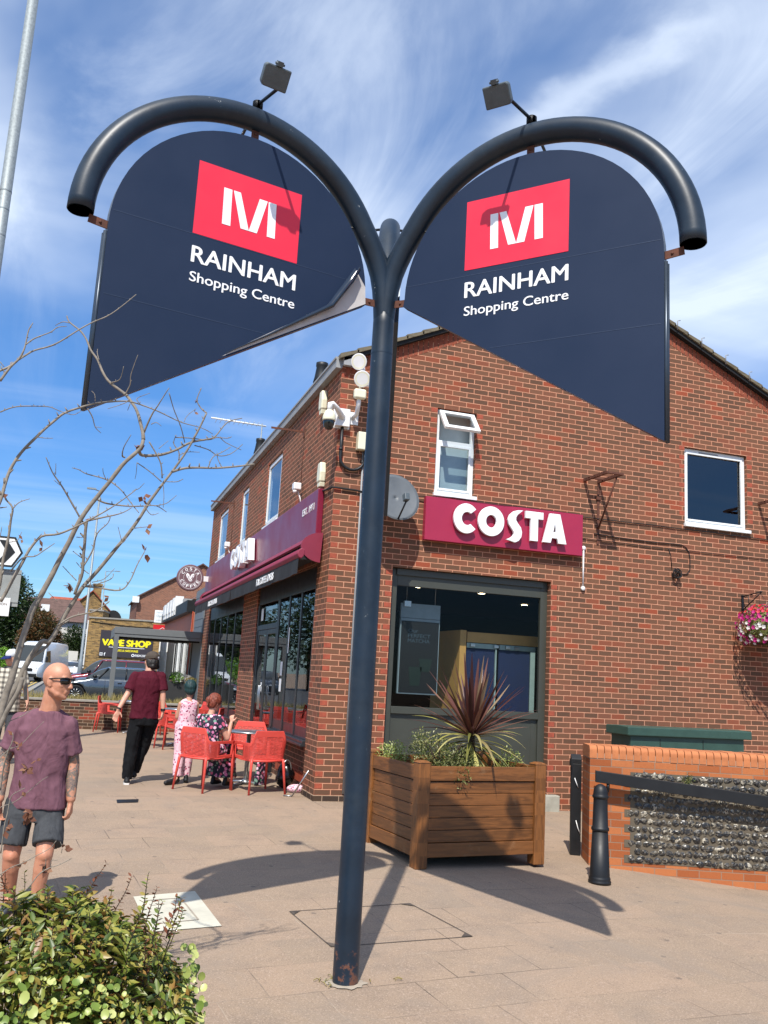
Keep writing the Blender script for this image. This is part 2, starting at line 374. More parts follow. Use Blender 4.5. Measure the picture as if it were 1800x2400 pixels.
M_MAROON = paint('maroon fascia', '761532', .38, var=.04, scale=2)
M_AWN = paint('maroon awning fabric', '7d2039', .6, var=.06)
M_VAL = paint('black awning valance', '15171a', .8, var=.2, scale=8)
M_UPVC = paint('white window frame', 'dfe2e2', .3, var=.03, dirt=('a8a8a0',.25))
M_FRAME = paint('olive grey frame paint', '3d3f38', .42, var=.05, scale=3, dirt=('5e5e55',.3))
M_DARKFR = paint('dark shopfront frame', '25272a', .38, var=.1)
M_WINEFR = paint('wine shopfront kickboard', '3c2426', .4, var=.1)
M_CREAM = paint('cream plastic', 'dcd9bf', .4, var=.05, dirt=('a29c80',.3))
M_WPLAST = paint('white plastic', 'dedede', .35, var=.04)
M_DOME = paint('smoked dome', '08090b', .08, spec=.8)
M_DISH = paint('grey mesh dish', '5a5f63', .5, var=.1)
M_LEAD = paint('grey gutter paint', '8d8f90', .6, var=.12, scale=5, dirt=('4c4c48',.4))
M_CONC = paint('concrete', '9a978b', .9, var=.18, scale=7, bmp=.4, dirt=('6d6a5c',.4))
M_CONCW = paint('pale cement patch', 'b8b4a4', .9, var=.12, scale=6, bmp=.4, dirt=('8a8678',.3))
M_GREENCAB = paint('green cabinet paint', '2f4a41', .5, var=.12, scale=6, dirt=('1d2e29',.5))
M_CHAIR = paint('coral red resin', 'd24c42', .5, var=.06, scale=8)
M_WOODIN = paint('pale birch', 'b58c4c', .5, var=.1, scale=5)
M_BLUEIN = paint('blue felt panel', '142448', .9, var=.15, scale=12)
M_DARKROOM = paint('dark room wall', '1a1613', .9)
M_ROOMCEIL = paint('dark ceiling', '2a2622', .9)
M_SCREEN = paint('dark screen', '080c10', .6)
M_SCRTXT = paint('screen lettering', '05070a', .3)
M_SCRHEAD = paint('grey blue screen header', '7d8d94', .4)
M_DOWN = emit('downlight glow', (1,.85,.6), 9)
M_CURTAIN = paint('pale blind', 'c6d2d2', .8, var=.12, scale=3)
def glass(name, tint=(.75,.8,.8), ior=1.5, add=.0, mul=1.0, bst=.03):
    m, nt, bs, L = newmat(name); nt.nodes.remove(bs); out = nt.nodes['Material Output']
    t = N(nt, 'ShaderNodeBsdfTransparent'); t.inputs[0].default_value = tuple(tint)+(1,)
    g = N(nt, 'ShaderNodeBsdfGlossy'); g.inputs['Roughness'].default_value = .015; g.inputs[0].default_value = (.95,.97,1,1)
    fr = N(nt, 'ShaderNodeFresnel'); fr.inputs[0].default_value = ior
    geo = N(nt, 'ShaderNodeNewGeometry')
    f = math_(nt, L, 'ADD', math_(nt, L, 'MULTIPLY', fr.outputs[0], mul), add, True)
    f = math_(nt, L, 'MULTIPLY', f, math_(nt, L, 'SUBTRACT', 1, geo.outputs['Backfacing']))
    v = objc(nt, L); b = N(nt, 'ShaderNodeBump'); b.inputs['Strength'].default_value = bst; b.inputs['Distance'].default_value = .02; L(noise(nt, L, v, 1.6, 2), b.inputs['Height']); L(b.outputs[0], g.inputs['Normal'])
    mx = N(nt, 'ShaderNodeMixShader'); L(f, mx.inputs[0]); L(t.outputs[0], mx.inputs[1]); L(g.outputs[0], mx.inputs[2]); L(mx.outputs[0], out.inputs[0]); return m
M_GLASS = glass('shop glass', (.72,.76,.76), 1.45)
M_GLASS_C = glass('corner window glass', (.8,.84,.84), 1.4, 0, .4, 0)
M_GLASS_UP = glass('upper window glass', (.6,.66,.68), 1.6, .04)
M_CARGLASS = glass('car glass', (.35,.4,.38), 1.55, .03)
def wood(name, a, b, scale=1.0, axis=0, rough=.5):
    m, nt, bs, L = newmat(name); tc = N(nt, 'ShaderNodeTexCoord'); mp = N(nt, 'ShaderNodeMapping'); L(tc.outputs['Object'], mp.inputs[0])
    sc = [14,14,14]; sc[axis] = 1.2; mp.inputs['Scale'].default_value = sc
    n = noise(nt, L, mp.outputs[0], 2.2*scale, 7, .65, .6)
    s2 = N(nt, 'ShaderNodeSeparateXYZ'); L(tc.outputs['Object'], s2.inputs[0])
    pl = math_(nt, L, 'FLOOR', math_(nt, L, 'DIVIDE', s2.outputs[2], .118)); wn = N(nt, 'ShaderNodeTexWhiteNoise'); wn.noise_dimensions = '1D'; L(pl, wn.inputs['W'])
    n = math_(nt, L, 'ADD', math_(nt, L, 'MULTIPLY', n, .8), math_(nt, L, 'MULTIPLY', wn.outputs[0], .22))
    col = ramp(nt, L, n, [(.25, a), (.5, b), (.62, a), (.85, b)])
    wr = noise(nt, L, tc.outputs['Object'], 3, 8, .75); col = mix(nt, L, ramp(nt, L, wr, [(.6,0.0),(.75,.35)]), col, 'a88d6c')
    L(col, bs.inputs['Base Color']); bs.inputs['Roughness'].default_value = rough; bump(nt, L, bs, n, .15, .004); return m
M_WOODX = wood('stained timber', '5c3818', '7d4e26', 1, 0)
M_WOODY = wood('stained timber side', '5c3818', '7d4e26', 1, 1)
M_WOODZ = wood('stained timber post', '603b1a', '825228', 1, 2)
def leafmat(name, cols, rough=.45, scale=9, trans=.25):
    m, nt, bs, L = newmat(name); v = objc(nt, L)
    a = noise(nt, L, v, scale, 2, .5); w = N(nt, 'ShaderNodeNewGeometry')
    r = math_(nt, L, 'ADD', math_(nt, L, 'MULTIPLY', w.outputs['Random Per Island'], .75), math_(nt, L, 'MULTIPLY', a, .3))
    st = [(i/(len(cols)-1) if len(cols) > 1 else 0, c) for i, c in enumerate(cols)]
    L(ramp(nt, L, r, st), bs.inputs['Base Color']); bs.inputs['Roughness'].default_value = rough
    tr = N(nt, 'ShaderNodeBsdfTranslucent'); L(ramp(nt, L, r, st), tr.inputs[0]); mx = N(nt, 'ShaderNodeMixShader'); mx.inputs[0].default_value = trans
    L(bs.outputs[0], mx.inputs[1]); L(tr.outputs[0], mx.inputs[2]); L(mx.outputs[0], nt.nodes['Material Output'].inputs[0]); return m
M_PRIVET = leafmat('privet leaf', ['1c2a14','2f4319','4a5e22','66762c','85883a','a09a4a','8a6434','6b4a2a'], .42)
M_VARIEG = leafmat('variegated leaf', ['4f6a2c','748a3e','9aa658','b7bd72','c9c98e'], .4)
M_BROWNLEAF = leafmat('dead brown leaf', ['5b3524','7a4328','8c5a35'], .7)
M_REDLEAF = leafmat('dead pink leaf', ['5f3a2c','7d5038','8f6a50'], .7)
M_BOXLEAF = leafmat('planter shrub leaf', ['1d2a15','37451c','5f6a30','93935a','b9b487'], .4)
M_TREELEAF = leafmat('dark tree leaf', ['101c0b','1c2e11','2c4219','43591f'], .5, 3)
M_REDTREE = leafmat('rusty tree leaf', ['1c2a12','33401c','5c4426','7a5230','3c4a1e'], .5, 3)
M_LIME = leafmat('lime leaf', ['4f7a1e','6c9a2a','86b43a'], .5)
M_GRASS = leafmat('dry grass blade', ['6b6a34','8f8148','a89760','5d6a2c'], .7)
M_CORD_R = leafmat('maroon blade', ['2a1616','3d2020','55302a','7c5448','a0906c'], .38, 4, .2)
M_CORD_G = leafmat('old yellow green blade', ['3c2a20','6a6a34','a39f55','b8b070','5a3a30'], .4, 4, .2)
M_PETAL_M = leafmat('magenta petal', ['8c0a5a','b01670','cc2a86'], .6)
M_PETAL_W = leafmat('white petal', ['c9c4c0','e6e2de'], .6)
M_PETAL_R = leafmat('red petal', ['a01018','c02028','d8506a'], .6)
M_BARK = paint('grey bark', '7d756a', .9, var=.3, scale=30, bmp=.5, dirt=('8b8d74',.5))
M_TRUNK = paint('brown trunk', '3c3024', .95, var=.3, scale=10, bmp=.5)
M_SOIL = paint('dry soil', '3a2c20', .95, var=.3, scale=12, bmp=.6)
def skin_m(name, a='b0755a', b='c48a6c', red='b05a46'):
    m, nt, bs, L = newmat(name); v = objc(nt, L); n = noise(nt, L, v, 9, 4, .6)
    col = ramp(nt, L, n, [(.3,a),(.7,b)]); col = mix(nt, L, ramp(nt, L, noise(nt, L, v, 4.5, 2), [(.45,0.0),(.7,.45)]), col, red)
    L(col, bs.inputs['Base Color']); bs.inputs['Roughness'].default_value = .5; bs.inputs['Subsurface Weight'].default_value = .08; bs.inputs['Subsurface Radius'].default_value = (.02,.008,.004)
    bs.inputs['Subsurface Scale'].default_value = .3
    bump(nt, L, bs, noise(nt, L, v, 60, 4), .12, .003); return m
M_SKIN = skin_m('sunburnt skin', 'b0785e', 'c48e72', 'b8694f')
M_SKINP = skin_m('pale skin', 'b98871', 'cfa088', 'b9806a')
def cloth(name, col, var=.12, wr=.8, sc=6):
    m, nt, bs, L = newmat(name); v = objc(nt, L); c = C4(col)
    mp = N(nt, 'ShaderNodeMapping'); mp.inputs['Rotation'].default_value = (0,.6,.3); mp.inputs['Scale'].default_value = (1,1,.55); L(v, mp.inputs[0])
    n = noise(nt, L, mp.outputs[0], sc, 3, .5, 1.2); L(ramp(nt, L, noise(nt, L, v, 30, 5), [(.3,tuple(x*(1-var) for x in c[:3])+(1,)),(.7,tuple(min(1,x*(1+var)) for x in c[:3])+(1,))]), bs.inputs['Base Color'])
    bs.inputs['Roughness'].default_value = .85; bs.inputs['Specular IOR Level'].default_value = .2; bump(nt, L, bs, n, wr, .035); return m
M_TEE = cloth('dusty mauve cotton', '6d4b56')
M_SHORTS = cloth('charcoal shorts cloth', '404245')
M_TEE_M = cloth('maroon cotton', '4a1020')
M_TROUS = cloth('black trouser cloth', '0d0e11', wr=.9, sc=5)
M_HAIR_D = paint('dark hair', '17110e', .6, var=.3, scale=40, bmp=.5)
M_HAIR_G = paint('dark green hair', '0e2f30', .55, var=.5, scale=45, bmp=.4)
M_HAIR_R = paint('auburn hair', '713422', .6, var=.6, scale=45, bmp=.7)
M_CAP = cloth('brown grey cap cloth', '4a423b', wr=.1)
M_CAPW = cloth('white cap cloth', 'c8ccd0', wr=.1); M_CAPB = cloth('blue cap peak', '1c2a5c', wr=.1)
M_SHOE = paint('black shoe', '101114', .6); M_SOLE = paint('white shoe sole', 'd8d5cf', .6); M_TRAINER = paint('grey trainer', '3c4048', .7)
def blotch(name, base, cols, scale=22, th=.38, wr=.3):
    m, nt, bs, L = newmat(name); v = objc(nt, L)
    vo = N(nt, 'ShaderNodeTexVoronoi'); vo.inputs['Scale'].default_value = scale; L(v, vo.inputs['Vector'])
    sp = N(nt, 'ShaderNodeSeparateColor'); L(vo.outputs['Color'], sp.inputs[0])
    pc = ramp(nt, L, sp.outputs[0], [(i/len(cols), c) for i, c in enumerate(cols)], 'CONSTANT')
    d = math_(nt, L, 'ADD', vo.outputs['Distance'], math_(nt, L, 'MULTIPLY', noise(nt, L, v, scale*2.2, 3), .35))
    f = ramp(nt, L, d, [(th, 1.0), (th+.06, 0.0)])
    L(mix(nt, L, f, base, pc), bs.inputs['Base Color']); bs.inputs['Roughness'].default_value = .8; bump(nt, L, bs, noise(nt, L, v, 7, 3), wr, .03); return m
M_PINKFL = blotch('pink floral cloth', 'dcb6c0', ['b0486c','8c2a50','c9708c','5c2a48'], 30, .50)
M_NAVYFL = blotch('navy floral cloth', '14182a', ['d8a0b8','c0709a','e2bccb','6a8a7c','b8506c'], 21, .60)
def checkm():
    m, nt, bs, L = newmat('checked shirt cloth'); v = objc(nt, L); s = N(nt, 'ShaderNodeSeparateXYZ'); L(v, s.inputs[0])
    def band(o): 
        x = math_(nt, L, 'FRACT', math_(nt, L, 'MULTIPLY', o, 13)); return math_(nt, L, 'GREATER_THAN', x, .55)
    a = band(s.outputs[0]); b = band(s.outputs[2]); t = math_(nt, L, 'MULTIPLY', math_(nt, L, 'ADD', a, b), .5)
    L(ramp(nt, L, t, [(0,'c4bfae'),(.5,'857f74'),(1,'4d4944')]), bs.inputs['Base Color']); bs.inputs['Roughness'].default_value = .85; return m
M_CHECK = checkm()
def pavem():
    m, nt, bs, L = newmat('pinkish slab paving'); tc = N(nt, 'ShaderNodeTexCoord'); mp = N(nt, 'ShaderNodeMapping'); mp.inputs['Rotation'].default_value = (0,0,radians(-6.5)); L(tc.outputs['Object'], mp.inputs[0])
    v = tc.outputs['Object']
    b = N(nt, 'ShaderNodeTexBrick'); b.offset = .5
    for k, x in (('Scale',1),('Mortar Size',.0045),('Mortar Smooth',.25),('Bias',0),('Brick Width',.62),('Row Height',.46)): b.inputs[k].default_value = x
    b.inputs['Color1'].default_value = (0,0,0,1); b.inputs['Color2'].default_value = (1,1,1,1); b.inputs['Mortar'].default_value = (.5,.5,.5,1)
    wv = N(nt, 'ShaderNodeTexNoise'); wv.inputs['Scale'].default_value = 3; L(v, wv.inputs[0])
    ma = N(nt, 'ShaderNodeVectorMath', operation='MULTIPLY_ADD'); L(wv.outputs[1], ma.inputs[0]); ma.inputs[1].default_value = (.02,.02,0); L(mp.outputs[0], ma.inputs[2]); L(ma.outputs[0], b.inputs[0])
    rnd = math_(nt, L, 'ADD', math_(nt, L, 'MULTIPLY', b.outputs[0], .3), math_(nt, L, 'MULTIPLY', noise(nt, L, v, .9, 5, .6), .5))
    col = ramp(nt, L, rnd, [(0,'857465'),(.3,'8f7d6a'),(.55,'97826e'),(.75,'928370'),(1,'a08d77')])
    blot = noise(nt, L, v, 2.6, 7, .7); col = mix(nt, L, ramp(nt, L, blot, [(.47,0.0),(.72,.6)]), col, '7a6c60')
    sp = noise(nt, L, v, 85, 3, .75); col = mix(nt, L, ramp(nt, L, sp, [(.54,0.0),(.66,.75)]), col, 'b5a08f')
    sp2 = noise(nt, L, v, 130, 2, .7); col = mix(nt, L, ramp(nt, L, sp2, [(.58,0.0),(.68,.7)]), col, '54483f')
    # joints: some open and dark, many nearly closed
    jm = ramp(nt, L, noise(nt, L, v, 1.1, 4, .65), [(.46,.02),(.64,.75)])
    col = mix(nt, L, math_(nt, L, 'MULTIPLY', b.outputs['Fac'], jm), col, '453c35')
    jl = ramp(nt, L, noise(nt, L, v, .9, 3, .6), [(.35,.55),(.5,0.0)]); col = mix(nt, L, math_(nt, L, 'MULTIPLY', b.outputs['Fac'], jl), col, 'b7a692')
    gum = N(nt, 'ShaderNodeTexVoronoi'); gum.inputs['Scale'].default_value = 3.1; L(v, gum.inputs['Vector']); col = mix(nt, L, ramp(nt, L, gum.outputs['Distance'], [(.055,.6),(.075,0.0)]), col, '5a524c')
    st_ = noise(nt, L, v, .55, 8, .75, 1.5); col = mix(nt, L, ramp(nt, L, st_, [(.50,0.0),(.66,.45)]), col, '82776c'); col = mix(nt, L, ramp(nt, L, noise(nt, L, v, 7, 8, .8), [(.62,0.0),(.72,.5)]), col, '6a6058')
    L(col, bs.inputs['Base Color']); bs.inputs['Roughness'].default_value = .9; bs.inputs['Specular IOR Level'].default_value = .25
    h = math_(nt, L, 'SUBTRACT', math_(nt, L, 'MULTIPLY', sp, .5), b.outputs['Fac']); bump(nt, L, bs, h, .45, .006); return m
M_PAVE = pavem()
M_ASPH = paint('asphalt', '4a4b4d', .9, var=.15, scale=2, bmp=.4, bscale=120, dirt=('66665f',.3))
M_YLINE = paint('double yellow paint', 'b59a4c', .8); M_KERB = paint('kerb stone', '8a867e', .9, bmp=.3)
def tilem(name, a, b, row=.3):
    m, nt, bs, L = newmat(name); tc = N(nt, 'ShaderNodeTexCoord'); s = N(nt, 'ShaderNodeSeparateXYZ'); L(tc.outputs['Object'], s.inputs[0]); f = math_(nt, L, 'FRACT', math_(nt, L, 'DIVIDE', s.outputs[2], row*.42))
    n = noise(nt, L, tc.outputs['Object'], 3, 6, .7); col = ramp(nt, L, n, [(.3,a),(.7,b)]); col = mix(nt, L, ramp(nt, L, f, [(0,.55),(.18,0.0)]), col, '1a1512')
    L(col, bs.inputs['Base Color']); bs.inputs['Roughness'].default_value = .9; bump(nt, L, bs, f, .5, .03); return m
M_TILE = tilem('mossy concrete tile', '57503f', '7d7460'); M_TILE_BR = tilem('brown roof tile', '4c3a34', '6d544c'); M_TILE_RED = tilem('red roof tile', '8a4432', 'a5543c')
M_CARGREY = paint('gunmetal car paint', '5c6266', .22, metal=.75, var=.03, coat=1); M_CARRED = paint('dark red car paint', '6b1420', .25, metal=.4, var=.03, coat=1)
M_CARWHITE = paint('white car paint', 'c9cccd', .3, var=.02, coat=.8); M_TYRE = paint('tyre rubber', '101010', .85); M_RIM = paint('alloy rim', '8f9294', .3, metal=.9)
M_CARDARK = paint('dark car trim', '0b0c0d', .5); M_HEADL = paint('headlamp lens', 'b8c0c4', .1, coat=1); M_CABIN = paint('cabin cloth', '23211f', .9); M_TAIL = paint('tail lamp red', '6a0d10', .2, coat=1)
M_RENDER = paint('white render', 'c9c8c2', .9, var=.06); M_CLAD = paint('grey cladding board', '6e7478', .6, var=.1); M_SALMON = paint('salmon fascia', 'b06a52', .6); M_SIGNW = paint('white sign board', 'dfe1e0', .5); M_SIGNB = paint('blueish sign letters', '9fb9c4', .6)
M_SIGNGREY = paint('sign back grey', '8e9290', .6); M_SIGNBLK = paint('sign black', '0e1011', .5); M_VAPE = paint('dark purple board', '28232b', .6, var=.05); M_YEL = paint('yellow letters', 'e6d800', .5); M_REDSIGN = paint('red sign', 'c4141e', .5)
M_COFFEE = paint('coffee brown disc', '6a5056', .5, var=.05); M_PERG = paint('grey pergola', '666a6b', .5, var=.06); M_PLBOX = paint('dark planter box', '2a2b2c', .7)
M_BAG = paint('glossy black bag', '0c0c0e', .25, bmp=.6, bscale=14); M_CAP_ST = paint('pole foot cement', '9a8f80', .95, bmp=.5)
# ------------------------------------------------------------------ ground, roads
def build_ground():
    xs = [-700,-300,-120,-60,-30,-18] + [-12+i*.5 for i in range(0, 61)] + [24,40,80,160,400,700]
    ys = [-120,-60,-30,-20] + [-15+i*.5 for i in range(0, 61)] + [20,30,50,80,150,400,900]
    vs = [(x, y, ground_z(x, y)) for y in ys for x in xs]; n = len(xs); m = MB()
    m.add(vs, [(j*n+i, j*n+i+1, (j+1)*n+i+1, (j+1)*n+i) for j in range(len(ys)-1) for i in range(n-1)], smooth=True)
    m.build('ground', M_PAVE, kind='structure')
    r = MB()
    def sheet(pts, z): r.add([(x, y, z) for x, y in pts], [tuple(range(len(pts)))])
    sheet([(-60,21),(-.6,21),(-.6,64),(60,64),(60,80),(-60,80)], .004)
    sheet([(-16,80),(-1.5,80),(6,400),(-6,400)], .004)
    r.build('road', M_ASPH, kind='structure')
    k = MB()
    k.tube([(-9,20.9,.03),(-.6,20.9,.03)], .07, 4)
    k.prism([(-5.35,.0),(-5.1,.0),(-5.1,.09),(-5.35,.09)], 31, 62, axis='y')
    k.build('kerb', M_KERB, kind='structure')
    yl = MB()
    for o in (0, .25): yl.add([(-5.75-o,31,.008),(-5.63-o,31,.008),(-5.63-o,62,.008),(-5.75-o,62,.008)], [(0,1,2,3)])
    yl.build('road_markings', M_YLINE, kind='structure')
build_ground()

def wallgrid(m, axis, u0, u1, z0, z1, ops, depth=.2, d=0, sgn=1):
    """flat wall with rectangular openings (u0,u1,z0,z1) and their reveals"""
    us = sorted(set([u0,u1]+[v for o in ops for v in (o[0],o[1])])); zs = sorted(set([z0,z1]+[v for o in ops for v in (o[2],o[3])]))
    P = (lambda u,w,dd: (d+dd*sgn,u,w)) if axis == 'x' else (lambda u,w,dd: (u,d+dd*sgn,w))
    for i in range(len(us)-1):
        for j in range(len(zs)-1):
            cu, cz = (us[i]+us[i+1])/2, (zs[j]+zs[j+1])/2
            if any(o[0] < cu < o[1] and o[2] < cz < o[3] for o in ops): continue
            a, b, c, e = us[i], us[i+1], zs[j], zs[j+1]
            m.quad(P(a,c,0), P(b,c,0), P(b,e,0), P(a,e,0))
    for o in ops:
        a, b, c, e = o[:4]; dp = o[4] if len(o) > 4 else depth
        m.quad(P(a,c,0), P(a,c,dp), P(a,e,dp), P(a,e,0)); m.quad(P(b,c,0), P(b,c,dp), P(b,e,dp), P(b,e,0))
        m.quad(P(a,e,0), P(a,e,dp), P(b,e,dp), P(b,e,0)); m.quad(P(a,c,0), P(a,c,dp), P(b,c,dp), P(b,c,0))

# ------------------------------------------------------------------ the brick cafe building
SL = .4634; APX, APZ = 4.235, 7.877; LEN = 12.9
BLD = thing('cafe_building', (0,0,0), 0, 'two storey brown brick corner cafe building with a tiled gable and dark shopfront', 'building')
def frame_rect(m, axis, u0, u1, z0, z1, w, d0, d1):
    """four butted bars of a rectangular frame"""
    def bx(a, b, c, e):
        if axis == 'y': m.box(a, b, d0, d1, c, e)
        else: m.box(d0, d1, a, b, c, e)
    bx(u0, u0+w, z0, z1); bx(u1-w, u1, z0, z1); bx(u0+w, u1-w, z1-w, z1); bx(u0+w, u1-w, z0, z0+w)
def build_shell():
    m = MB()
    W1 = (1.465,2.08,4.195,5.478,.11); W2 = (5.67,6.86,4.20,5.46,.11); BW = (.91,3.355,-.12,3.115,.2)
    wallgrid(m, 'y', 0, 8.47, -.45, 5.93, [W1, W2, BW], sgn=1)
    m.add([(0,0,5.93),(8.47,0,5.93),(APX,0,APZ)], [(0,1,2)])
    A = [(.64,5.08,-.1,3.12,.16),(6.66,11.9,-.1,3.12,.16),(3.80,5.09,4.24,5.50,.12),(7.2,8.0,4.24,5.50,.12),(10.06,11.42,4.24,5.50,.12)]
    wallgrid(m, 'x', 0, LEN, -.2, 5.93, A, sgn=1)
    m.quad((8.47,0,-.45),(8.47,LEN,-.45),(8.47,LEN,5.93),(8.47,0,5.93)); m.quad((0,LEN,-.2),(8.47,LEN,-.2),(8.47,LEN,5.93),(0,LEN,5.93))
    m.add([(0,LEN,5.93),(8.47,LEN,5.93),(APX,LEN,APZ)], [(0,1,2)])
    # stall riser under the shop windows, set back in the bays
    s = MB(); s.box(.10,.2,.64,3.2,-.1,.60); s.box(.10,.2,6.66,11.9,-.1,.55); s.build('stall_riser', M_BRICK, BLD)
    sc = MB(); sc.box(.07,.1,.66,2.8,.10,.25)   # soldier course at its foot
    for i in range(28): sc.box(.062,.07,.67+i*.076,.67+i*.076+.066,.11,.24)
    sc.build('soldier_course', M_SOLDIER, BLD)
    pl = MB(); pl.box(-.012,.0,0,.635,-.05,.075); pl.box(-.012,.9,-.012,.0,-.12,.073); pl.build('plinth', M_BRICK_TERR, BLD)
    # bright closer bricks beside the openings and at the corner, every other course
    c = m; c.cur = 1; e = .0025
    def col(axis, u0, u1, z0, z1, par):
        k = int(math.ceil(z0/.075))
        while (k+1)*.075 <= z1+.01:
            if k%2 == par:
                a, b = k*.075+.007, (k+1)*.075-.004
                if axis == 'y': c.box(u0, u1, -e, .004, a, b)
                else: c.box(-e, .004, u0, u1, a, b)
            k += 1
    col('y', .003, .100, .1, 5.8, 0)
    col('y', .81, .907, 0, 3.1, 0); col('y', 3.358, 3.455, 0, 3.15, 0)
    col('y', 1.365, 1.462, 4.2, 5.55, 0); col('y', 2.083, 2.18, 4.2, 5.5, 0)
    col('y', 5.57, 5.667, 4.2, 5.5, 0); col('y', 6.863, 6.96, 4.2, 5.5, 0)
    for u in (5.095, 8.003, 11.425): col('x', u, u+.1, 4.25, 5.5, 0)
    col('x', 5.083, 5.18, .1, 3.1, 0); col('x', 6.56, 6.657, .1, 3.1, 0); col('x', 11.903, 12.0, .1, 3.1, 0)
    c.cur = 2
    # roof: two tiled slopes, overhanging verges
    r = MB(); ov = .13
    for sx, sg in ((0, 1), (8.47, -1)):
        n = 24
        for side in (0,):
            x_e = sx - sg*.06; z_e = 5.98 - .06*SL + .02
            L_ = abs(APX-x_e); k = 18
            for i in range(k):
                xa = x_e+sg*L_*i/k; xb = x_e+sg*L_*(i+1)/k+sg*.02
                za = z_e+SL*abs(xa-x_e); zb = z_e+SL*abs(min(xb, APX, key=lambda q: abs(q-sx)) - x_e)
                r.add([(xa,-ov,za+.035),(xb,-ov,zb+.01),(xb,-ov,zb-.035),(xa,-ov,za-.03),(xa,LEN+ov,za+.035),(xb,LEN+ov,zb+.01),(xb,LEN+ov,zb-.035),(xa,LEN+ov,za-.03)],
                      [(0,1,2,3),(7,6,5,4),(0,4,5,1),(3,2,6,7),(0,3,7,4)])
    r.tube([(APX,-ov,APZ+.09),(APX,LEN+ov,APZ+.09)], .11, 10)
    roof = r.build('roof', M_TILE, BLD)
    v = MB()   # dark verge board under the tiles
    for x0, x1 in ((.0, APX), (8.47, APX)):
        z0, z1 = 5.915+.0, APZ-.015
        v.add([(x0,-.10,z0),(x1,-.10,z1),(x1,-.10,z1+.055),(x0,-.10,z0+.055),(x0,.0,z0),(x1,.0,z1),(x1,.0,z1+.055),(x0,.0,z0+.055)], [(0,1,2,3),(0,4,5,1),(3,2,6,7),(4,7,6,5)])
    v.build('verge_board', M_BLACKMAT, BLD)
    so = m  # brick on end course following the gable
    for x0, sg in ((.06, 1), (8.41, -1)):
        n = int(4.15/.0762)
        for i in range(n):
            x = x0+sg*(i*.0762); z = 5.93+SL*abs(x-(0 if sg > 0 else 8.47))-.022; w = .068
            dz = SL*w
            so.add([(x,-.004,z-.205),(x+sg*w*.9,-.004,z-.205+dz*.9),(x+sg*w*.9,-.004,z+dz),(x,-.004,z)], [(0,1,2,3)])
    wall = m.build('wall', [M_BRICK, M_CLOSER, paint('verge brick','84442f',.9,var=.3,scale=13)], BLD)
    cl = MB()
    for i in range(9):
        x = 5.45+i*.46; z = APZ - SL*(x-APX)+.11; cl.tube([(x,-.14,z-.09),(x,-.14,z+.06),(x+.05,-.14,z+.075)], .009, 5)
    cl.build('verge_clip', M_LEAD, BLD)
    g = MB(); g.box(-.09,.0,-.02,LEN+.02,5.83,5.955); g.box(-.105,.02,-.02,LEN+.02,5.955,5.985); g.box(0,.30,-.10,-.02,5.86,5.98)
    g.build('gutter', M_LEAD, BLD)
    vm = MB(); vm.box(.1,.14,.0,.01,0,0.01)
    # rooms behind the glass
    rm = MB()
    def room(x0,x1,y0,y1,z0,z1,open_):
        f = {'y0':[(x0,y0,z0),(x1,y0,z0),(x1,y0,z1),(x0,y0,z1)],'y1':[(x0,y1,z0),(x1,y1,z0),(x1,y1,z1),(x0,y1,z1)],'x0':[(x0,y0,z0),(x0,y1,z0),(x0,y1,z1),(x0,y0,z1)],'x1':[(x1,y0,z0),(x1,y1,z0),(x1,y1,z1),(x1,y0,z1)],'z0':[(x0,y0,z0),(x1,y0,z0),(x1,y1,z0),(x0,y1,z0)],'z1':[(x0,y0,z1),(x1,y0,z1),(x1,y1,z1),(x0,y1,z1)]}
        for k, q in f.items():
            if k not in open_: rm.add(q, [(0,1,2,3)])
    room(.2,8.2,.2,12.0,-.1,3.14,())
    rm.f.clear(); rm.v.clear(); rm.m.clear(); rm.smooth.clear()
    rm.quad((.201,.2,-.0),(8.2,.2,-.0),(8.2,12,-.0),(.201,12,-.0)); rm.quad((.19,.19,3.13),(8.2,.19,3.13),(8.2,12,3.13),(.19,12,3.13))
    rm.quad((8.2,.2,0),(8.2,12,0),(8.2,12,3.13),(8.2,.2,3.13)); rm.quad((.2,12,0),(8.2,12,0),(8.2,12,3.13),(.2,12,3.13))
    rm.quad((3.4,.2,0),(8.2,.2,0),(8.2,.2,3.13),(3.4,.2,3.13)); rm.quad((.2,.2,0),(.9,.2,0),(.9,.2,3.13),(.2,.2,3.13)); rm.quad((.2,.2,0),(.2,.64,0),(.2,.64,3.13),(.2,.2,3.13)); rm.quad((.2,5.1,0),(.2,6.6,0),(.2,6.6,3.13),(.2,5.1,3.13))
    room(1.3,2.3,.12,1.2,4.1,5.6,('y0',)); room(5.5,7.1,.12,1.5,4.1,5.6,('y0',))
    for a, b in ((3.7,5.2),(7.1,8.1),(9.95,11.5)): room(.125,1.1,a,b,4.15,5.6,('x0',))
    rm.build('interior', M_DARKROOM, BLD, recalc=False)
    return wall
build_shell()
def corner_window():
    w = MB(); d0, d1 = .10, .16
    w.box(.912,1.02,d0,d1,-.1,3.11); w.box(3.245,3.353,d0,d1,-.1,3.11); w.box(1.02,3.245,d0,d1,2.875,3.11); w.box(1.02,3.245,d0-.01,d1,1.14,1.235)
    w.box(1.0,3.265,d0-.03,d0-.001,3.02,3.11)
    f = w.build('window_frame', M_FRAME, BLD, bevel=.004)
    p = MB(); p.box(1.0,3.27,.135,.15,-.1,1.15); p.box(3.15,3.2,.132,.135,-.1,1.10); p.build('lower_panel', M_FRAME, f)
    g = MB(); g.quad((1.02,.13,1.235),(3.245,.13,1.235),(3.245,.13,2.875),(1.02,.13,2.875)); g.build('pane', M_GLASS_C, f, recalc=False)
    b = MB(); b.box(3.27,3.50,-.12,.09,-.35,.125); b.build('door_step', M_CONC, BLD, bevel=.01)
corner_window()
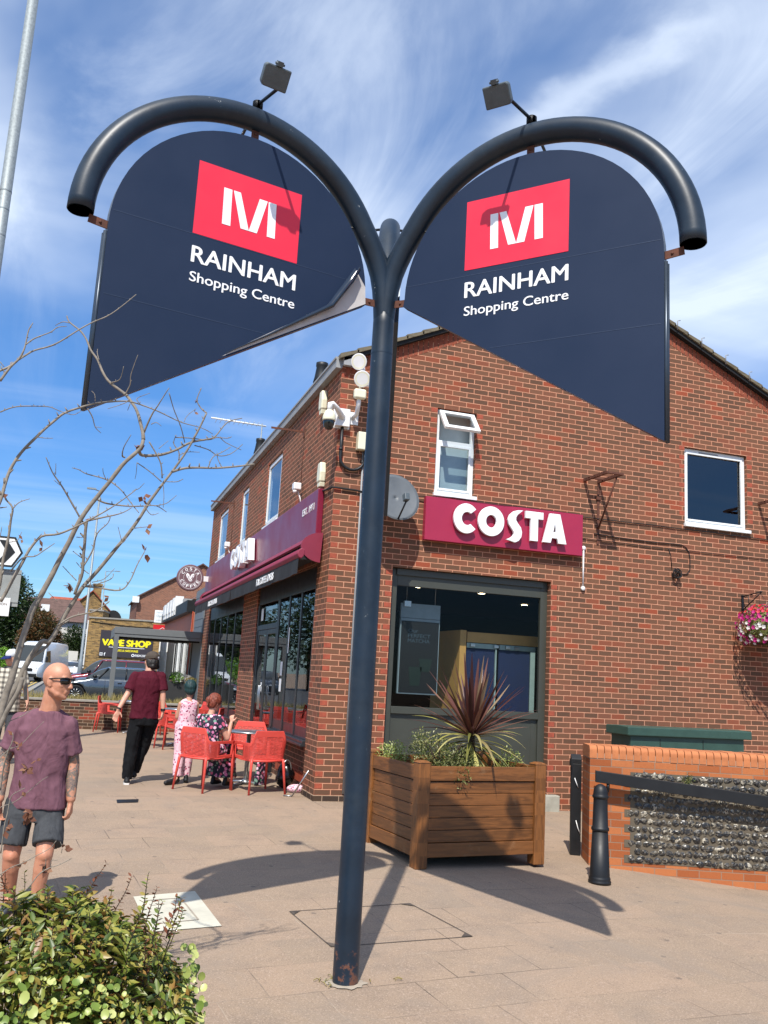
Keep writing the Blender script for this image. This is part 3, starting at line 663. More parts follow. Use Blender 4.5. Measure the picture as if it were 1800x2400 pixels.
def upvc_window(u0, u1, z0, z1, split=None, blind=False):
    f = MB(); d0, d1 = .055, .108; w = .055
    frame_rect(f, 'y', u0+.004, u1-.004, z0+.035, z1-.004, w, d0, d1)
    if split: f.box(u0+w, u1-w, d0, d1, split-.03, split+.03)
    fr = f.build('window', M_UPVC, BLD, bevel=.004)
    s = MB(); frame_rect(s, 'y', u0+w, u1-w, z0+.035+w, (split-.03) if split else z1-w-.004, .03, d0-.012, d0+.02); s.build('sash', M_UPVC, fr, bevel=.003)
    g = MB(); zt = z1-w if not split else split-.03; g.quad((u0+w,.085,z0+.09),(u1-w,.085,z0+.09),(u1-w,.085,zt),(u0+w,.085,zt)); g.build('pane', M_GLASS_UP, fr, recalc=False)
    si = MB(); si.box(u0-.02, u1+.03, -.05, .06, z0-.02, z0+.033); si.build('sill', M_UPVC, fr, bevel=.006)
    if blind: b = MB(); b.quad((u0-.1,.22,z0),(u1+.1,.22,z0),(u1+.1,.22,z1),(u0-.1,.22,z1)); b.build('blind', M_CURTAIN, fr)
    return fr
w1 = upvc_window(1.465, 2.08, 4.195, 5.478, split=4.99, blind=True)
w2 = upvc_window(5.67, 6.86, 4.20, 5.46)
def top_hung():
    s = MB(); T = Matrix.Translation((0,.05,5.43)) @ Matrix.Rotation(radians(-40), 4, 'X')
    def bx(a,b,c,e): s.box(a,b,-.045,.0,c,e,T)
    H = -.41; bx(1.50,1.565,H,0); bx(1.98,2.045,H,0); bx(1.565,1.98,-.06,0); bx(1.565,1.98,H,H+.06)
    o = s.build('open_casement', M_UPVC, w1, bevel=.004, label='small top hung casement propped open')
    g = MB(); g.add([T@Vector(p) for p in ((1.565,-.02,H+.06),(1.98,-.02,H+.06),(1.98,-.02,-.06),(1.565,-.02,-.06))], [(0,1,2,3)]); g.build('casement_pane', M_GLASS_UP, w1, recalc=False)
    v = MB(); v.box(5.98,6.35,.048,.055,5.405,5.425); v.box(1.6,1.95,.048,.055,5.44,5.455); v.build('trickle_vent', M_LEAD, w2)
top_hung()
def side_windows():
    for (y0, y1) in ((3.80,5.09),(7.2,8.0),(10.06,11.42)):
        f = MB(); frame_rect(f, 'x', y0+.004, y1-.004, 4.275, 5.496, .06, .03, .09); fr = f.build('window', M_UPVC, BLD, bevel=.004)
        s = MB(); frame_rect(s, 'x', y0+.06, y1-.06, 4.335, 5.436, .035, .012, .05); s.build('sash', M_UPVC, fr, bevel=.003)
        g = MB(); g.quad((.03,y1-.09,4.36),(.03,y0+.09,4.36),(.03,y0+.09,5.41),(.03,y1-.09,5.41)); g.build('pane', M_GLASS_UP, fr, recalc=False)
        si = MB(); si.box(-.04,.05,y0-.02,y1+.02,4.235,4.272); si.build('sill', M_UPVC, fr, bevel=.004)
side_windows()
def shopfront():
    # near bay: fixed glazing, then the door; far bay: folding glazing
    def bay(y0, y1, zs, muls, zt=2.80, zh=3.12, bottom=True):
        f = MB(); x0, x1 = .03, .11
        f.box(x0,x1,y0,y1,zt,zh); 
        if bottom: f.box(x0,x1,y0,y1,zs,zs+.02)
        for y in muls: f.box(x0-.012,x1,y-.04,y+.04,zs+.02,zt)
        return f
    f = bay(.645, 3.20, .70, [.70,1.55,2.36,3.15]); f.box(.03,.11,3.20,5.075,2.80,3.12); f.box(.018,.11,4.99,5.075,0,2.8); f.box(.018,.11,3.20,3.27,0,2.8); f.box(.02,.11,3.27,4.99,2.33,2.42)
    fr = f.build('shop_window_frame', M_DARKFR, BLD, bevel=.004)
    k = MB(); k.box(.035,.10,.66,3.11,.72,.86); k.build('kick_panel', M_WINEFR, fr)
    si = MB(); si.box(-.045,.11,.64,3.22,.62,.70); si.box(-.07,-.045,.64,3.22,.62,.655); si.build('sill', M_DARKFR, fr, bevel=.006)
    g = MB(); g.quad((.03,3.11,.86),(.03,.7,.86),(.03,.7,2.8),(.03,3.11,2.8)); g.quad((.04,4.99,2.42),(.04,3.27,2.42),(.04,3.27,2.8),(.04,4.99,2.8)); g.build('pane', M_GLASS, fr, recalc=False)
    for a, b in ((3.275,4.12),(4.135,4.985)):
        d = MB(); frame_rect(d, 'x', a, b, .02, 2.325, .085, .03, .08); d.box(.03,.08,a+.085,b-.085,.105,.34)
        dr = d.build('door', M_DARKFR, BLD, bevel=.004)
        q = MB(); q.quad((.04,b-.085,.34),(.04,a+.085,.34),(.04,a+.085,2.24),(.04,b-.085,2.24)); q.build('door_pane', M_GLASS, dr, recalc=False)
        h = MB(); yy = b-.05 if a < 3.5 else a+.05; h.tube([(.0,yy,.95),(-.03,yy,.95),(-.03,yy,1.35),(.0,yy,1.35)], .012, 8); h.build('handle', M_STEEL, dr)
    f = bay(6.665, 11.895, .62, [6.71,7.75,8.78,9.81,10.84,11.85]); fr = f.build('shop_window_frame', M_DARKFR, BLD, bevel=.004)
    k = MB(); k.box(.035,.10,6.68,11.88,.64,.78); k.build('kick_panel', M_WINEFR, fr)
    si = MB(); si.box(-.045,.11,6.66,11.9,.55,.62); si.build('sill', M_DARKFR, fr, bevel=.006)
    g = MB(); g.quad((.03,11.85,.78),(.03,6.7,.78),(.03,6.7,2.8),(.03,11.85,2.8)); g.build('pane', M_GLASS, fr, recalc=False)
    pap = MB()
    for y, z, w, h in ((4.55,2.5,.2,.22),(2.6,1.55,.16,.22),(2.6,1.3,.16,.2),(2.25,1.9,.12,.4),(4.2,1.25,.12,.16)): pap.quad((.024,y,z),(.024,y+w,z),(.024,y+w,z+h),(.024,y,z+h))
    pap.build('window_notice', M_SIGNW, BLD)
shopfront()
# ---- things seen through the corner window
def interior():
    t = thing('menu_screen', (1.51,.42,1.4), 0, 'dark hanging menu poster screen reading Our Perfect Matcha behind the big window', 'screen')
    a = MB(); a.box(-.30,.30,.0,.05,.0,1.06); sc_ = a.build('screen_case', M_SCRHEAD, t, bevel=.005)
    a = MB(); a.box(-.285,.285,-.006,-.001,.02,1.02); a.build('screen_panel', M_SCREEN, t)
    a = MB(); a.box(-.30,.30,.005,.045,1.065,1.27); a.build('screen_header', M_SCRHEAD, t)
    a = MB(); a.tube([(-.22,.02,1.27),(-.22,.02,1.70)], .004, 5); a.tube([(.22,.02,1.27),(.22,.02,1.70)], .004, 5); a.box(-.26,-.16,-.02,.04,1.22,1.30); a.build('hanger_wire', M_STEEL, t)
    M_T = paint('faded poster lettering', '3a4852', .4)
    for s, z, h, w in (('Our',.86,.05,.15),('PERFECT',.79,.052,.34),('MATCHA',.72,.052,.33)):
        put(fit_text(s, w, h, .001, .012, False), frame((1.33,.412,1.4+z), (1,0,0), (0,0,1)), M_T, 'poster_text', t)
    cup = MB(); cup.prism([(-.12,.12),(.02,.12),(.05,.38),(-.15,.38)], -.009, -.006); cup.prism([(.03,.32),(.17,.32),(.2,.5),(0,.5)], -.009, -.006); cup.build('poster_cup', paint('dark green cup print', '14231c', .4), t)
    c = thing('wooden_partition', (2.26,.6,0), 0, 'pale birch partition end standing behind the big window', 'partition')
    a = MB(); a.box(-.05,.05,0,1.1,0,2.36); a.build('panel', M_WOODIN, c, bevel=.004)
    b = thing('glass_cabinet', (2.9,.62,0), 0, 'cabinet with two dark blue panels behind glass inside the big window', 'cabinet')
    a = MB(); a.box(-.57,1.2,.0,.08,2.19,2.34); a.build('top_beam', M_WOODIN, b)
    a = MB(); a.box(-.57,-.09,.02,.04,.9,2.11); a.box(-.04,.47,.02,.04,.9,2.11); a.build('panel', M_BLUEIN, b)
    a = MB(); a.box(-.57,-.09,.0,.018,2.11,2.18); a.box(-.04,.55,.0,.018,2.11,2.18); a.box(.475,.55,.0,.018,.9,2.11); a.box(-.11,-.09,-.01,.018,.9,2.11); a.build('rail', paint('greenish glass edge', '8fa39f', .3), b)
    a = MB(); 
    for x in (-.52,-.14,.05,.2): a.box(x,x+.07,-.03,.0,2.13,2.17)
    a.build('clamp', M_STEEL, b)
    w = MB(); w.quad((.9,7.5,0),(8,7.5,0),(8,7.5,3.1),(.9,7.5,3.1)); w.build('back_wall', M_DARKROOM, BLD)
    for i, (x, y) in enumerate(((2.18,2.37),(3.37,2.46),(4.9,3.85),(7.0,6.8))):
        l = MB(); l.lathe([(.0,3.115),(.06,3.115)], 12, Matrix.Translation((x,y,0))); o = l.build('downlight', M_DOWN, BLD)
interior()
# ------------------------------------------------------------------ letters
K = .002233
def px(pts, w=0, h=190): return [((x)*K, (h-y)*K) for x, y in pts]
def arc(cx, cy, rx, ry, a0, a1, n): return [(cx+rx*cos(radians(a0+(a1-a0)*i/n)), cy+ry*sin(radians(a0+(a1-a0)*i/n))) for i in range(n+1)]
LET = {
 'C': [arc(.19,.212,.187,.21,42,318,28)+arc(.205,.212,.088,.098,306,54,18)],
 'O': [arc(.2,.212,.198,.21,0,351,36), arc(.2,.212,.085,.095,0,345,20)],
 'S': [px([(107,3),(75,5),(45,15),(18,40),(8,70),(15,100),(35,125),(50,145),(52,160),(45,175),(25,190),(2,200),(60,213),(85,200),(102,175),(106,145),(98,115),(75,90),(62,70),(62,50),(75,30)])],
 'T': [px([(0,2),(125,2),(125,45),(88,45),(88,190),(38,190),(38,45),(0,45)])],
 'A': [px([(48,0),(120,0),(168,190),(112,190),(104,158),(62,158),(54,190),(0,190)]), px([(84,52),(97,120),(71,120)])]}
def costa_letters(parent, T, k=1.0, depth=.035, mat=None, edge=None):
    """five raised letters; T places the lower left corner of the word (x right, y up, z out)"""
    for ch, x, dy in (('C',0,0),('O',168*K,0),('S',368*K,0),('T',500*K,0),('A',628*K,0)):
        me = curve_mesh([[(a*k, b*k) for a, b in l] for l in LET[ch]], depth/2, .004)
        put(me, T @ Matrix.Translation((x*k, dy*k, depth/2+.03)), mat or M_WHITE, 'letter', parent)
def costa_board():
    t = thing('cafe_sign', (1.309,-.0,3.525), 0, 'wide crimson board with raised white letters COSTA on the gable wall', 'sign')
    m = MB(); m.box(0,2.49,-.115,-.02,0,.615); m.box(.05,2.44,-.02,-.002,.05,.56); m.build('board', paint('crimson board', '9a2342', .35, var=.03), t, bevel=.004)
    costa_letters(t, frame((1.309+.40,-.118,3.525+.135), (1,0,0), (0,0,1)), 1.0, .035)
costa_board()
def fascia():
    t = thing('shop_fascia', (-.02,.52,3.50), 0, 'long maroon shopfront fascia along the left face with small COSTA letters', 'sign')
    m = MB(); m.box(-.07,.018,0,12.09,.03,.70); m.build('fascia_board', M_MAROON, t, bevel=.01)
    T = frame((-.092,7.45,3.66), (0,-1,0), (0,0,1)) @ Matrix.Diagonal((1.28,1,1,1)); costa_letters(t, T, 1.0, .11)
    # the white box behind the A end that catches the light
    put(fit_text('EST. 1971', .72, .10, .002, .015, False), frame((-.094,1.42,3.92), (0,-1,0), (0,0,1)), M_WHITE, 'lettering', t)
    a = thing('awning', (-.02,.35,3.2), 0, 'folded maroon shop awning with a black lettered valance', 'awning')
    prof = [(0,.34)]+[(-.30*sin(radians(d)), .13+.21*cos(radians(d))) for d in range(8, 181, 12)]
    m = MB()
    for y0, y1 in ((0,.035),(11.2,11.235)): m.prism([(x, z) for x, z in prof], y0, y1)
    m.build('end_cap', M_AWN, a)
    m = MB(); m.prism([(0,.34)]+[(-.30*sin(radians(d)), .02+.32*cos(radians(d))) for d in range(0,62,12)]+[(-.27*sin(radians(60)),.02+.28*cos(radians(60))),(0,.30)], .036, 11.2); m.build('hood', M_AWN, a)
    m = MB(); m.prism([(-.04,.02),(-.04,-.03),(-.30,-.06),(-.33,-.0)], .02, 11.2); m.tube([(-.14,.05,.12),(-.14,11.18,.12)], .09, 14); m.build('fabric_roll_gap_shade', M_BLACKMAT, a)  # fabric and roll in matt black, the gap's shade put into the colour
    m = MB(); m.prism([(-.40,.03),(-.36,.055),(-.32,.03),(-.33,-.05),(-.36,-.09),(-.40,-.08),(-.425,-.03)], -.35, 11.2, smooth=True); m.build('front_rail', M_AWN, a, bevel=.01)
    for seg, (y0, y1) in enumerate(((-.34,5.45),(5.47,11.15))):
        v = MB(); n = 60; vs = []
        for i in range(n+1):
            y = y0+(y1-y0)*i/n
            for j in range(4):
                z = -.085-.20*j/3; x = -.40+.010*sin(y*5.1+seg)*j/3+.006*sin(y*13)*j/3; vs.append((x, y, z - (.012*abs(sin(y*2.4)) if j == 3 else 0)))
        v.add(vs, [(i*4+j, (i+1)*4+j, (i+1)*4+j+1, i*4+j+1) for i in range(n) for j in range(3)], smooth=True)
        v.build('valance', M_VAL, a)
        yl = 2.95 if seg == 0 else 8.9
        put(fit_text('FOR COFFEE LOVERS', 1.38, .105, .002, .015, False), frame((-.437,yl,2.96), (0,-1,0), (0,0,1)), M_WHITE, 'lettering', a)
fascia()
def disc_sign():
    t = thing('projecting_round_sign', (0,12.1,3.88), 0, 'round brown projecting sign reading COSTA COFFEE round three coffee beans', 'sign')
    c = Vector((-.56,0,0)); R = .345
    m = MB(); T = Matrix.Translation(c) @ Matrix.Rotation(radians(90), 4, 'X'); m.lathe([(R-.02,-.05),(R,-.04),(R,.04),(R-.02,.05)], 48, T); m.build('disc', M_COFFEE, t)
    m = MB(); T2 = Matrix.Translation(c+Vector((0,-.052,0))) @ Matrix.Rotation(radians(90), 4, 'X')
    for r0, r1 in ((.285,.292),(.165,.17)):
        vs = [(r*cos(2*pi*i/48), r*sin(2*pi*i/48), .001) for r in (r0, r1) for i in range(48)]; m.add(vs, [(i,(i+1)%48,48+(i+1)%48,48+i) for i in range(48)], T2)
    m.build('ring', M_WHITE, t)
    for word, a0, a1, top in (('COSTA', 148, 32, True), ('COFFEE', 205, 335, False)):
        n = len(word)
        for i, ch in enumerate(word):
            a = radians(a0+(a1-a0)*i/(n-1)); me = fit_text(ch, .062, .075, .002, .03)
            r = .19 if top else .262
            P = Vector((r*cos(a), 0, r*sin(a))); rad = Vector((cos(a),0,sin(a))) * (1 if top else -1)
            x = Vector((sin(a),0,-cos(a))) * (1 if top else -1)
            put(me, frame(Vector((-.56,12.1-.053,3.88))+P, x, rad), M_WHITE, 'letter', t)
    b = MB(); cr = MB()
    for bx, bz, rot in ((-.055,.035,-25),(.055,.035,25),(0,-.045,-40)):
        T = Matrix.Translation(c+Vector((bx,-.05,bz))) @ Matrix.Rotation(radians(rot), 4, 'Y'); b.ball((0,0,0), (.045,.012,.075), 16, T); cr.tube([T@Vector(p) for p in ((.01,-.012,.06),(-.012,-.014,.02),(.012,-.014,-.02),(-.01,-.012,-.06))], .005, 5)
    b.build('coffee_bean', M_WHITE, t); cr.build('bean_crease', M_COFFEE, t)
    m = MB(); m.box(-.22,-.02,-.03,.03,-.07,.07); m.box(-.04,-.001,-.05,.05,-.20,.20); m.build('bracket', M_WPLAST, t, bevel=.004)
disc_sign()

# ------------------------------------------------------------------ three-armed shopping centre sign
def centre_sign():
    B = Vector((-1.303,-6.08,-.213))
    t = thing('shopping_centre_sign', B, 0, 'tall navy steel pole sign with hooped arms holding RAINHAM Shopping Centre panels', 'sign')
    z0 = B.z
    m = MB(); m.lathe([(.079,-.05),(.079,.02),(.0775,.6),(.0765,2.5),(.0745,4.02),(.0735,4.03),(.073,4.2),(.0725,4.36)], 32); m.lathe([(.0757,3.985),(.0757,3.993)], 32, cap=False); m.build('lower_pole', M_NAVY_TUBE, t)
    m = MB(); m.lathe([(.070,4.365),(.070,4.45),(.068,4.52),(.03,4.60)], 32)
    m.build('upper_pole', M_NAVY_TUBE, t)
    f = MB(); random.seed(4); n = 40
    vs = [(0,0,.012)]+[((.115+random.uniform(-.015,.03))*cos(2*pi*i/n), (.115+random.uniform(-.015,.03))*sin(2*pi*i/n), .003) for i in range(n)]
    f.add(vs, [(0,1+i,1+(i+1)%n) for i in range(n)]); f.build('cement_footing', M_CAP_ST, t)
    wd = MB(); random.seed(2)
    for i in range(12):
        a = random.uniform(2.2, 3.8) if i < 9 else random.uniform(5.6, 6.4); r = random.uniform(.09,.16) if i < 9 else random.uniform(.12,.36); x, y = r*cos(a), r*sin(a); l = random.uniform(.03,.07); b = random.uniform(0, 6.28)
        wd.tube([(x,y,.005),(x+l*.5*cos(b),y+l*.5*sin(b),.02),(x+l*cos(b),y+l*sin(b),.012)], .0025, 4)
    wd.build('weeds', M_GRASS, t)
    C0, R = 1.07, .985; ZC = 4.175-z0
    for k, az in enumerate((192, -48, 72)):
        a = radians(az); ax = Vector((cos(a), sin(a), 0)); nn = Vector((sin(a), -cos(a), 0))
        if k == 0: fn = nn * -1 if False else Vector((.208,-.978,0))
        fn = {0: Vector((-sin(a), cos(a), 0)), 1: Vector((sin(a), -cos(a), 0)), 2: Vector((sin(a), -cos(a), 0))}[k]   # face the lettering looks
        if k == 0: fn = Vector((-sin(a)*1, cos(a)*1, 0)); fn = fn if fn.dot(Vector((0,-1,0))) > 0 else -fn
        P = lambda s, z, d=0: ax*s + Vector((0,0,z)) + fn*d
        pts = [P(.0, 4.05), P(.003, 4.2), P(.010, 4.34), P(.024, 4.46), P(.047, 4.56), P(.083, 4.65), P(.13, 4.74), P(.175, 4.81)]
        for i in range(0, 41):
            th = radians(150 - 150*i/40); pts.append(P(C0+R*cos(th), ZC+R*sin(th)*.985))
        rads = [.055,.067,.0715,.074,.0755]+[.0765]*(len(pts)-5)
        m = MB(); m.tube(pts, rads, 28); arm = m.build('hooped_arm', M_NAVY_TUBE, t, recalc=True)
        m = MB(); e = P(C0+R, ZC-.004); m.lathe([(.0,0),(.072,0)], 28, Matrix.Translation(e)); m.build('end_cap', M_RUST, arm)
        # panel
        off = .07 if k == 2 else 0
        PC, PR = 1.035, .862; zc = 4.135-z0
        out = [(1.897, 3.0-z0), (1.897, zc)] + [(PC+PR*cos(radians(d)), zc+PR*sin(radians(d))) for d in range(5, 181, 5)] + [(.165, 4.085-z0)]
        pm = MB(); n = len(out); th_ = .032
        F = [P(s, z, off+th_) for s, z in out]; Bk = [P(s, z, off-th_) for s, z in out]
        pm.add(F+Bk, [tuple(range(n)), tuple(range(2*n-1, n-1, -1))], smooth=False)
        for i in range(n):
            j = (i+1)%n; pm.f.append([i, n+i, n+j, j]); pm.smooth.append(False); pm.m.append(1)
        panel = pm.build('panel', [M_NAVY, M_EDGE], t)
        tr = MB(); tr.tube([P(1.905, 3.0-z0, off+.02), P(1.905, zc-.05, off+.02)], .012, 6); tr.tube([P(1.905, 3.0-z0, off-.02), P(1.905, zc-.05, off-.02)], .012, 6); tr.build('edge_trim', M_EDGE, panel)
        # brackets
        br = MB()
        def plate(p, q, w=.025):
            d = (q-p).normalized(); sd = fn; up = d.cross(sd).normalized()
            br.add([p+up*w+sd*.004, q+up*w+sd*.004, q-up*w+sd*.004, p-up*w+sd*.004, p+up*w-sd*.004, q+up*w-sd*.004, q-up*w-sd*.004, p-up*w-sd*.004], [(0,1,2,3),(7,6,5,4),(0,4,5,1),(1,5,6,2),(2,6,7,3),(3,7,4,0)])
            c = (p+q)/2+sd*.005; br.ball(c, .009, 8)
        plate(P(C0+R-.05, ZC-.03, .0), P(1.87, ZC-.045, 0)); plate(P(C0-.03, ZC+R-.06), P(C0-.03, zc+PR-.01)); plate(P(.05, 4.13-z0), P(.2, 4.12-z0))
        br.build('bracket', M_RUST, t)
        ro = MB(); ro.tube([P(.16, 4.64-z0), P(.32, 4.62-z0)], .006, 6); ro.build('stay_rod', M_BLACK, t)
        # floodlights front and back on one cross rod
        for sd in (1, -1):
            if k == 2 and sd == 1: pass
            m = MB(); s = 1.04; top = P(s, 5.24-z0); m.lathe([(.034,-.02),(.034,.035),(.02,.045)], 14, Matrix.Translation(top))
            tip = P(s-.02, 5.185-z0, .42*sd); m.tube([top+Vector((0,0,.02)), tip], .011, 8)
            lamp = m.build('floodlight_rod', M_BLACK, t)
            hx = ax; hz = Vector((0,0,1)); hd = fn*sd
            T = Matrix((tuple([ax.x, hd.x, 0, tip.x]), tuple([ax.y, hd.y, 0, tip.y]), (0,0,1,tip.z), (0,0,0,1))) @ Matrix.Rotation(radians(-38), 4, 'X')
            m = MB(); sx = (.075 if k == 0 else -.04)
            m.prism([(sx-.085,-.066),(sx+.065,-.066),(sx+.085,-.045),(sx+.085,.052),(sx+.072,.066),(sx-.085,.066)], -.02, .03, T); fl = m.build('floodlight', M_LAMPGREY, lamp, bevel=.008)
            m = MB(); m.box(sx-.072,sx+.07,-.024,-.0205,-.052,.05,T); m.build('lens', M_HEADL, lamp)
            m = MB(); m.box(sx-.018,sx+.018,.0,.04,.066,.095,T); m.tube([T@Vector((sx-.03,.025,.08)), T@Vector((sx+.03,.025,.08))], .008, 6); m.build('floodlight_clamp', M_LAMPGREY, lamp)
        if k == 2: continue
        # printed face
        def seam(zz):
            if zz > 4.13: w_ = sqrt(max(0, PR**2-(zz-4.135)**2)); a_, b_ = max(.17, PC-w_), 1.88
            else: a_, b_ = .17+(4.085-zz)/1.085*1.73+.03, 1.88
            sm_.add([P(a_, zz-z0, th_+.0012), P(b_, zz-z0, th_+.0012), P(b_, zz-z0+.0035, th_+.0012), P(a_, zz-z0+.0035, th_+.0012)], [(0,1,2,3)])
        sm_ = MB(); seam(4.222); seam(3.70); sm_.build('vinyl_seam', paint('vinyl seam','27364f',.5), panel)
        xd = -ax if k == 0 else ax
        s0 = 1.396 if k == 0 else .615; zr = (4.228 if k == 0 else 4.262)
        d = th_+.0015; sg = -1 if k == 0 else 1
        def TT(u, v, dd): return frame(B + P(s0+sg*u, zr-z0+v, dd), xd, (0,0,1))
        put(curve_mesh([[(0,0),(.703,0),(.703,.488),(0,.488)]], .0008), TT(0,0,d), M_RED, 'logo_ground', panel)
        Ms = [[(.178,.116),(.233,.116),(.226,.361),(.172,.361)],[(.236,.361),(.283,.361),(.357,.122),(.302,.122)],[(.413,.361),(.468,.361),(.412,.122),(.357,.122)],[(.475,.361),(.53,.361),(.536,.122),(.481,.122)]]
        put(curve_mesh(Ms[:2]+[]+[Ms[2]]+[Ms[3]], .0008), TT(0,0,d+.002), M_WHITE, 'logo_letter', panel)
        put(embolden(fit_text('RAINHAM', .695, .104, .0004, 0, False), .003), TT(.008, 4.042-4.228 if k == 0 else 4.071-4.262, d), M_WHITE, 'lettering', panel)
        put(embolden(fit_text('Shopping Centre', .70, .062, .0004, 0, False), .0012), TT(.008, 3.917-4.228 if k == 0 else 3.945-4.262, d), M_WHITE, 'lettering', panel)
        if k == 0:   # vinyl peeling off the lower inner corner
            bp = MB(); o = [(.178,4.21),(.168,4.09),(1.14,3.488),(1.0,3.60),(.711,3.81),(.45,4.01),(.325,4.22),(.265,4.32)]
            bp.add([P(s, z-z0, th_+.002) for s, z in o], [tuple(range(len(o)))]); bp.build('bare_backing', M_PEEL, panel)
            fold = [(1.12,3.515,.003),(1.0,3.60,.007),(.85,3.705,.011),(.711,3.81,.015),(.58,3.91,.021),(.45,4.01,.028),(.38,4.13,.032),(.325,4.22,.034),(.27,4.32,.028)]
            vs = []; J = 9
            for (s, z, r) in fold:
                tx, tz = .55, -.83    # direction the flap is pulled (towards the bottom edge)
                tx, tz = -.40, -.42; l = sqrt(tx*tx+tz*tz); tx /= l; tz /= l
                for j in range(J):
                    b = radians(200*j/(J-1)); vs.append(P(s+tx*-1*(-(r*sin(b)) - r*1.2*j/(J-1)*.6), z-z0+tz*(r*sin(b)+r*1.2*j/(J-1)*.6), th_+.004+r*(1-cos(b))))
            cm = MB(); cm.add(vs, [(i*J+j, (i+1)*J+j, (i+1)*J+j+1, i*J+j+1) for i in range(len(fold)-1) for j in range(J-1)], smooth=True); cm.build('peeling_vinyl', M_PEEL_D, panel, label='navy vinyl curling away from the corner')
centre_sign()
# ------------------------------------------------------------------ planter, flint wall, bollard, rails, cabinet
def planter():
    t = thing('wooden_planter', (.115,-3.46,-.125), radians(6.5), 'large brown slatted timber planter box with square corner posts', 'planter')
    w, d, h = 1.44, 1.22, .93; p = .125
    for x in (0, w-p):
        for y in (0, d-p):
            m = MB(); a, b = x, x+p; m.box(a,b,y,y+p,0,h+.03)
            m.add([(a-.004,y-.004,h+.03),(b+.004,y-.004,h+.03),(b+.004,y+p+.004,h+.03),(a-.004,y+p+.004,h+.03),((a+b)/2-.03,y+p/2-.03,h+.05),((a+b)/2+.03,y+p/2-.03,h+.05),((a+b)/2+.03,y+p/2+.03,h+.05),((a+b)/2-.03,y+p/2+.03,h+.05)],[(0,1,5,4),(1,2,6,5),(2,3,7,6),(3,0,4,7),(4,5,6,7)])
            m.build('corner_post', M_WOODZ, t, bevel=.008)
    random.seed(3)
    def side(nm, mat, f):
        m = MB(); z = .10
        f(m, z, z+.125, .022); z += .131
        while z < h-.14: f(m, z, z+.1075, .006+random.uniform(-.001,.001)); z += .112
        f(m, h-.135, h-.002, .022); return m.build(nm, mat, t, bevel=.004)
    side('front_slats', M_WOODX, lambda m,a,b,o: m.box(p,w-p,.035-o,.06,a,b)); side('back_slats', M_WOODX, lambda m,a,b,o: m.box(p,w-p,d-.06,d-.035+o,a,b))
    side('side_slats', M_WOODY, lambda m,a,b,o: m.box(.035-o,.06,p,d-p,a,b)); side('side_slats', M_WOODY, lambda m,a,b,o: m.box(w-.06,w-.035+o,p,d-p,a,b))
    m = MB(); m.box(.06,w-.06,.06,d-.06,.12,.13); m.box(.06,w-.06,.06,d-.06,.78,.82); m.build('soil', M_SOIL, t)
planter()
def bollard():
    t = thing('bollard', (1.83,-3.85,-.18), 0, 'black cast iron bollard with rings and a domed top', 'bollard')
    m = MB(); m.lathe([(.107,0),(.107,.022),(.098,.034),(.103,.045),(.096,.055),(.094,.07),(.074,.47)], 28); m.lathe([(.074,.47),(.083,.478),(.085,.49),(.083,.502),(.074,.51),(.066,.765)], 28, cap=False); m.lathe([(.066,.765),(.076,.775),(.078,.788),(.072,.80),(.069,.81),(.067,.83),(.058,.862),(.042,.885),(.02,.898),(0,.902)], 28, cap=False)
    m.build('post', M_BLACK, t)
bollard()
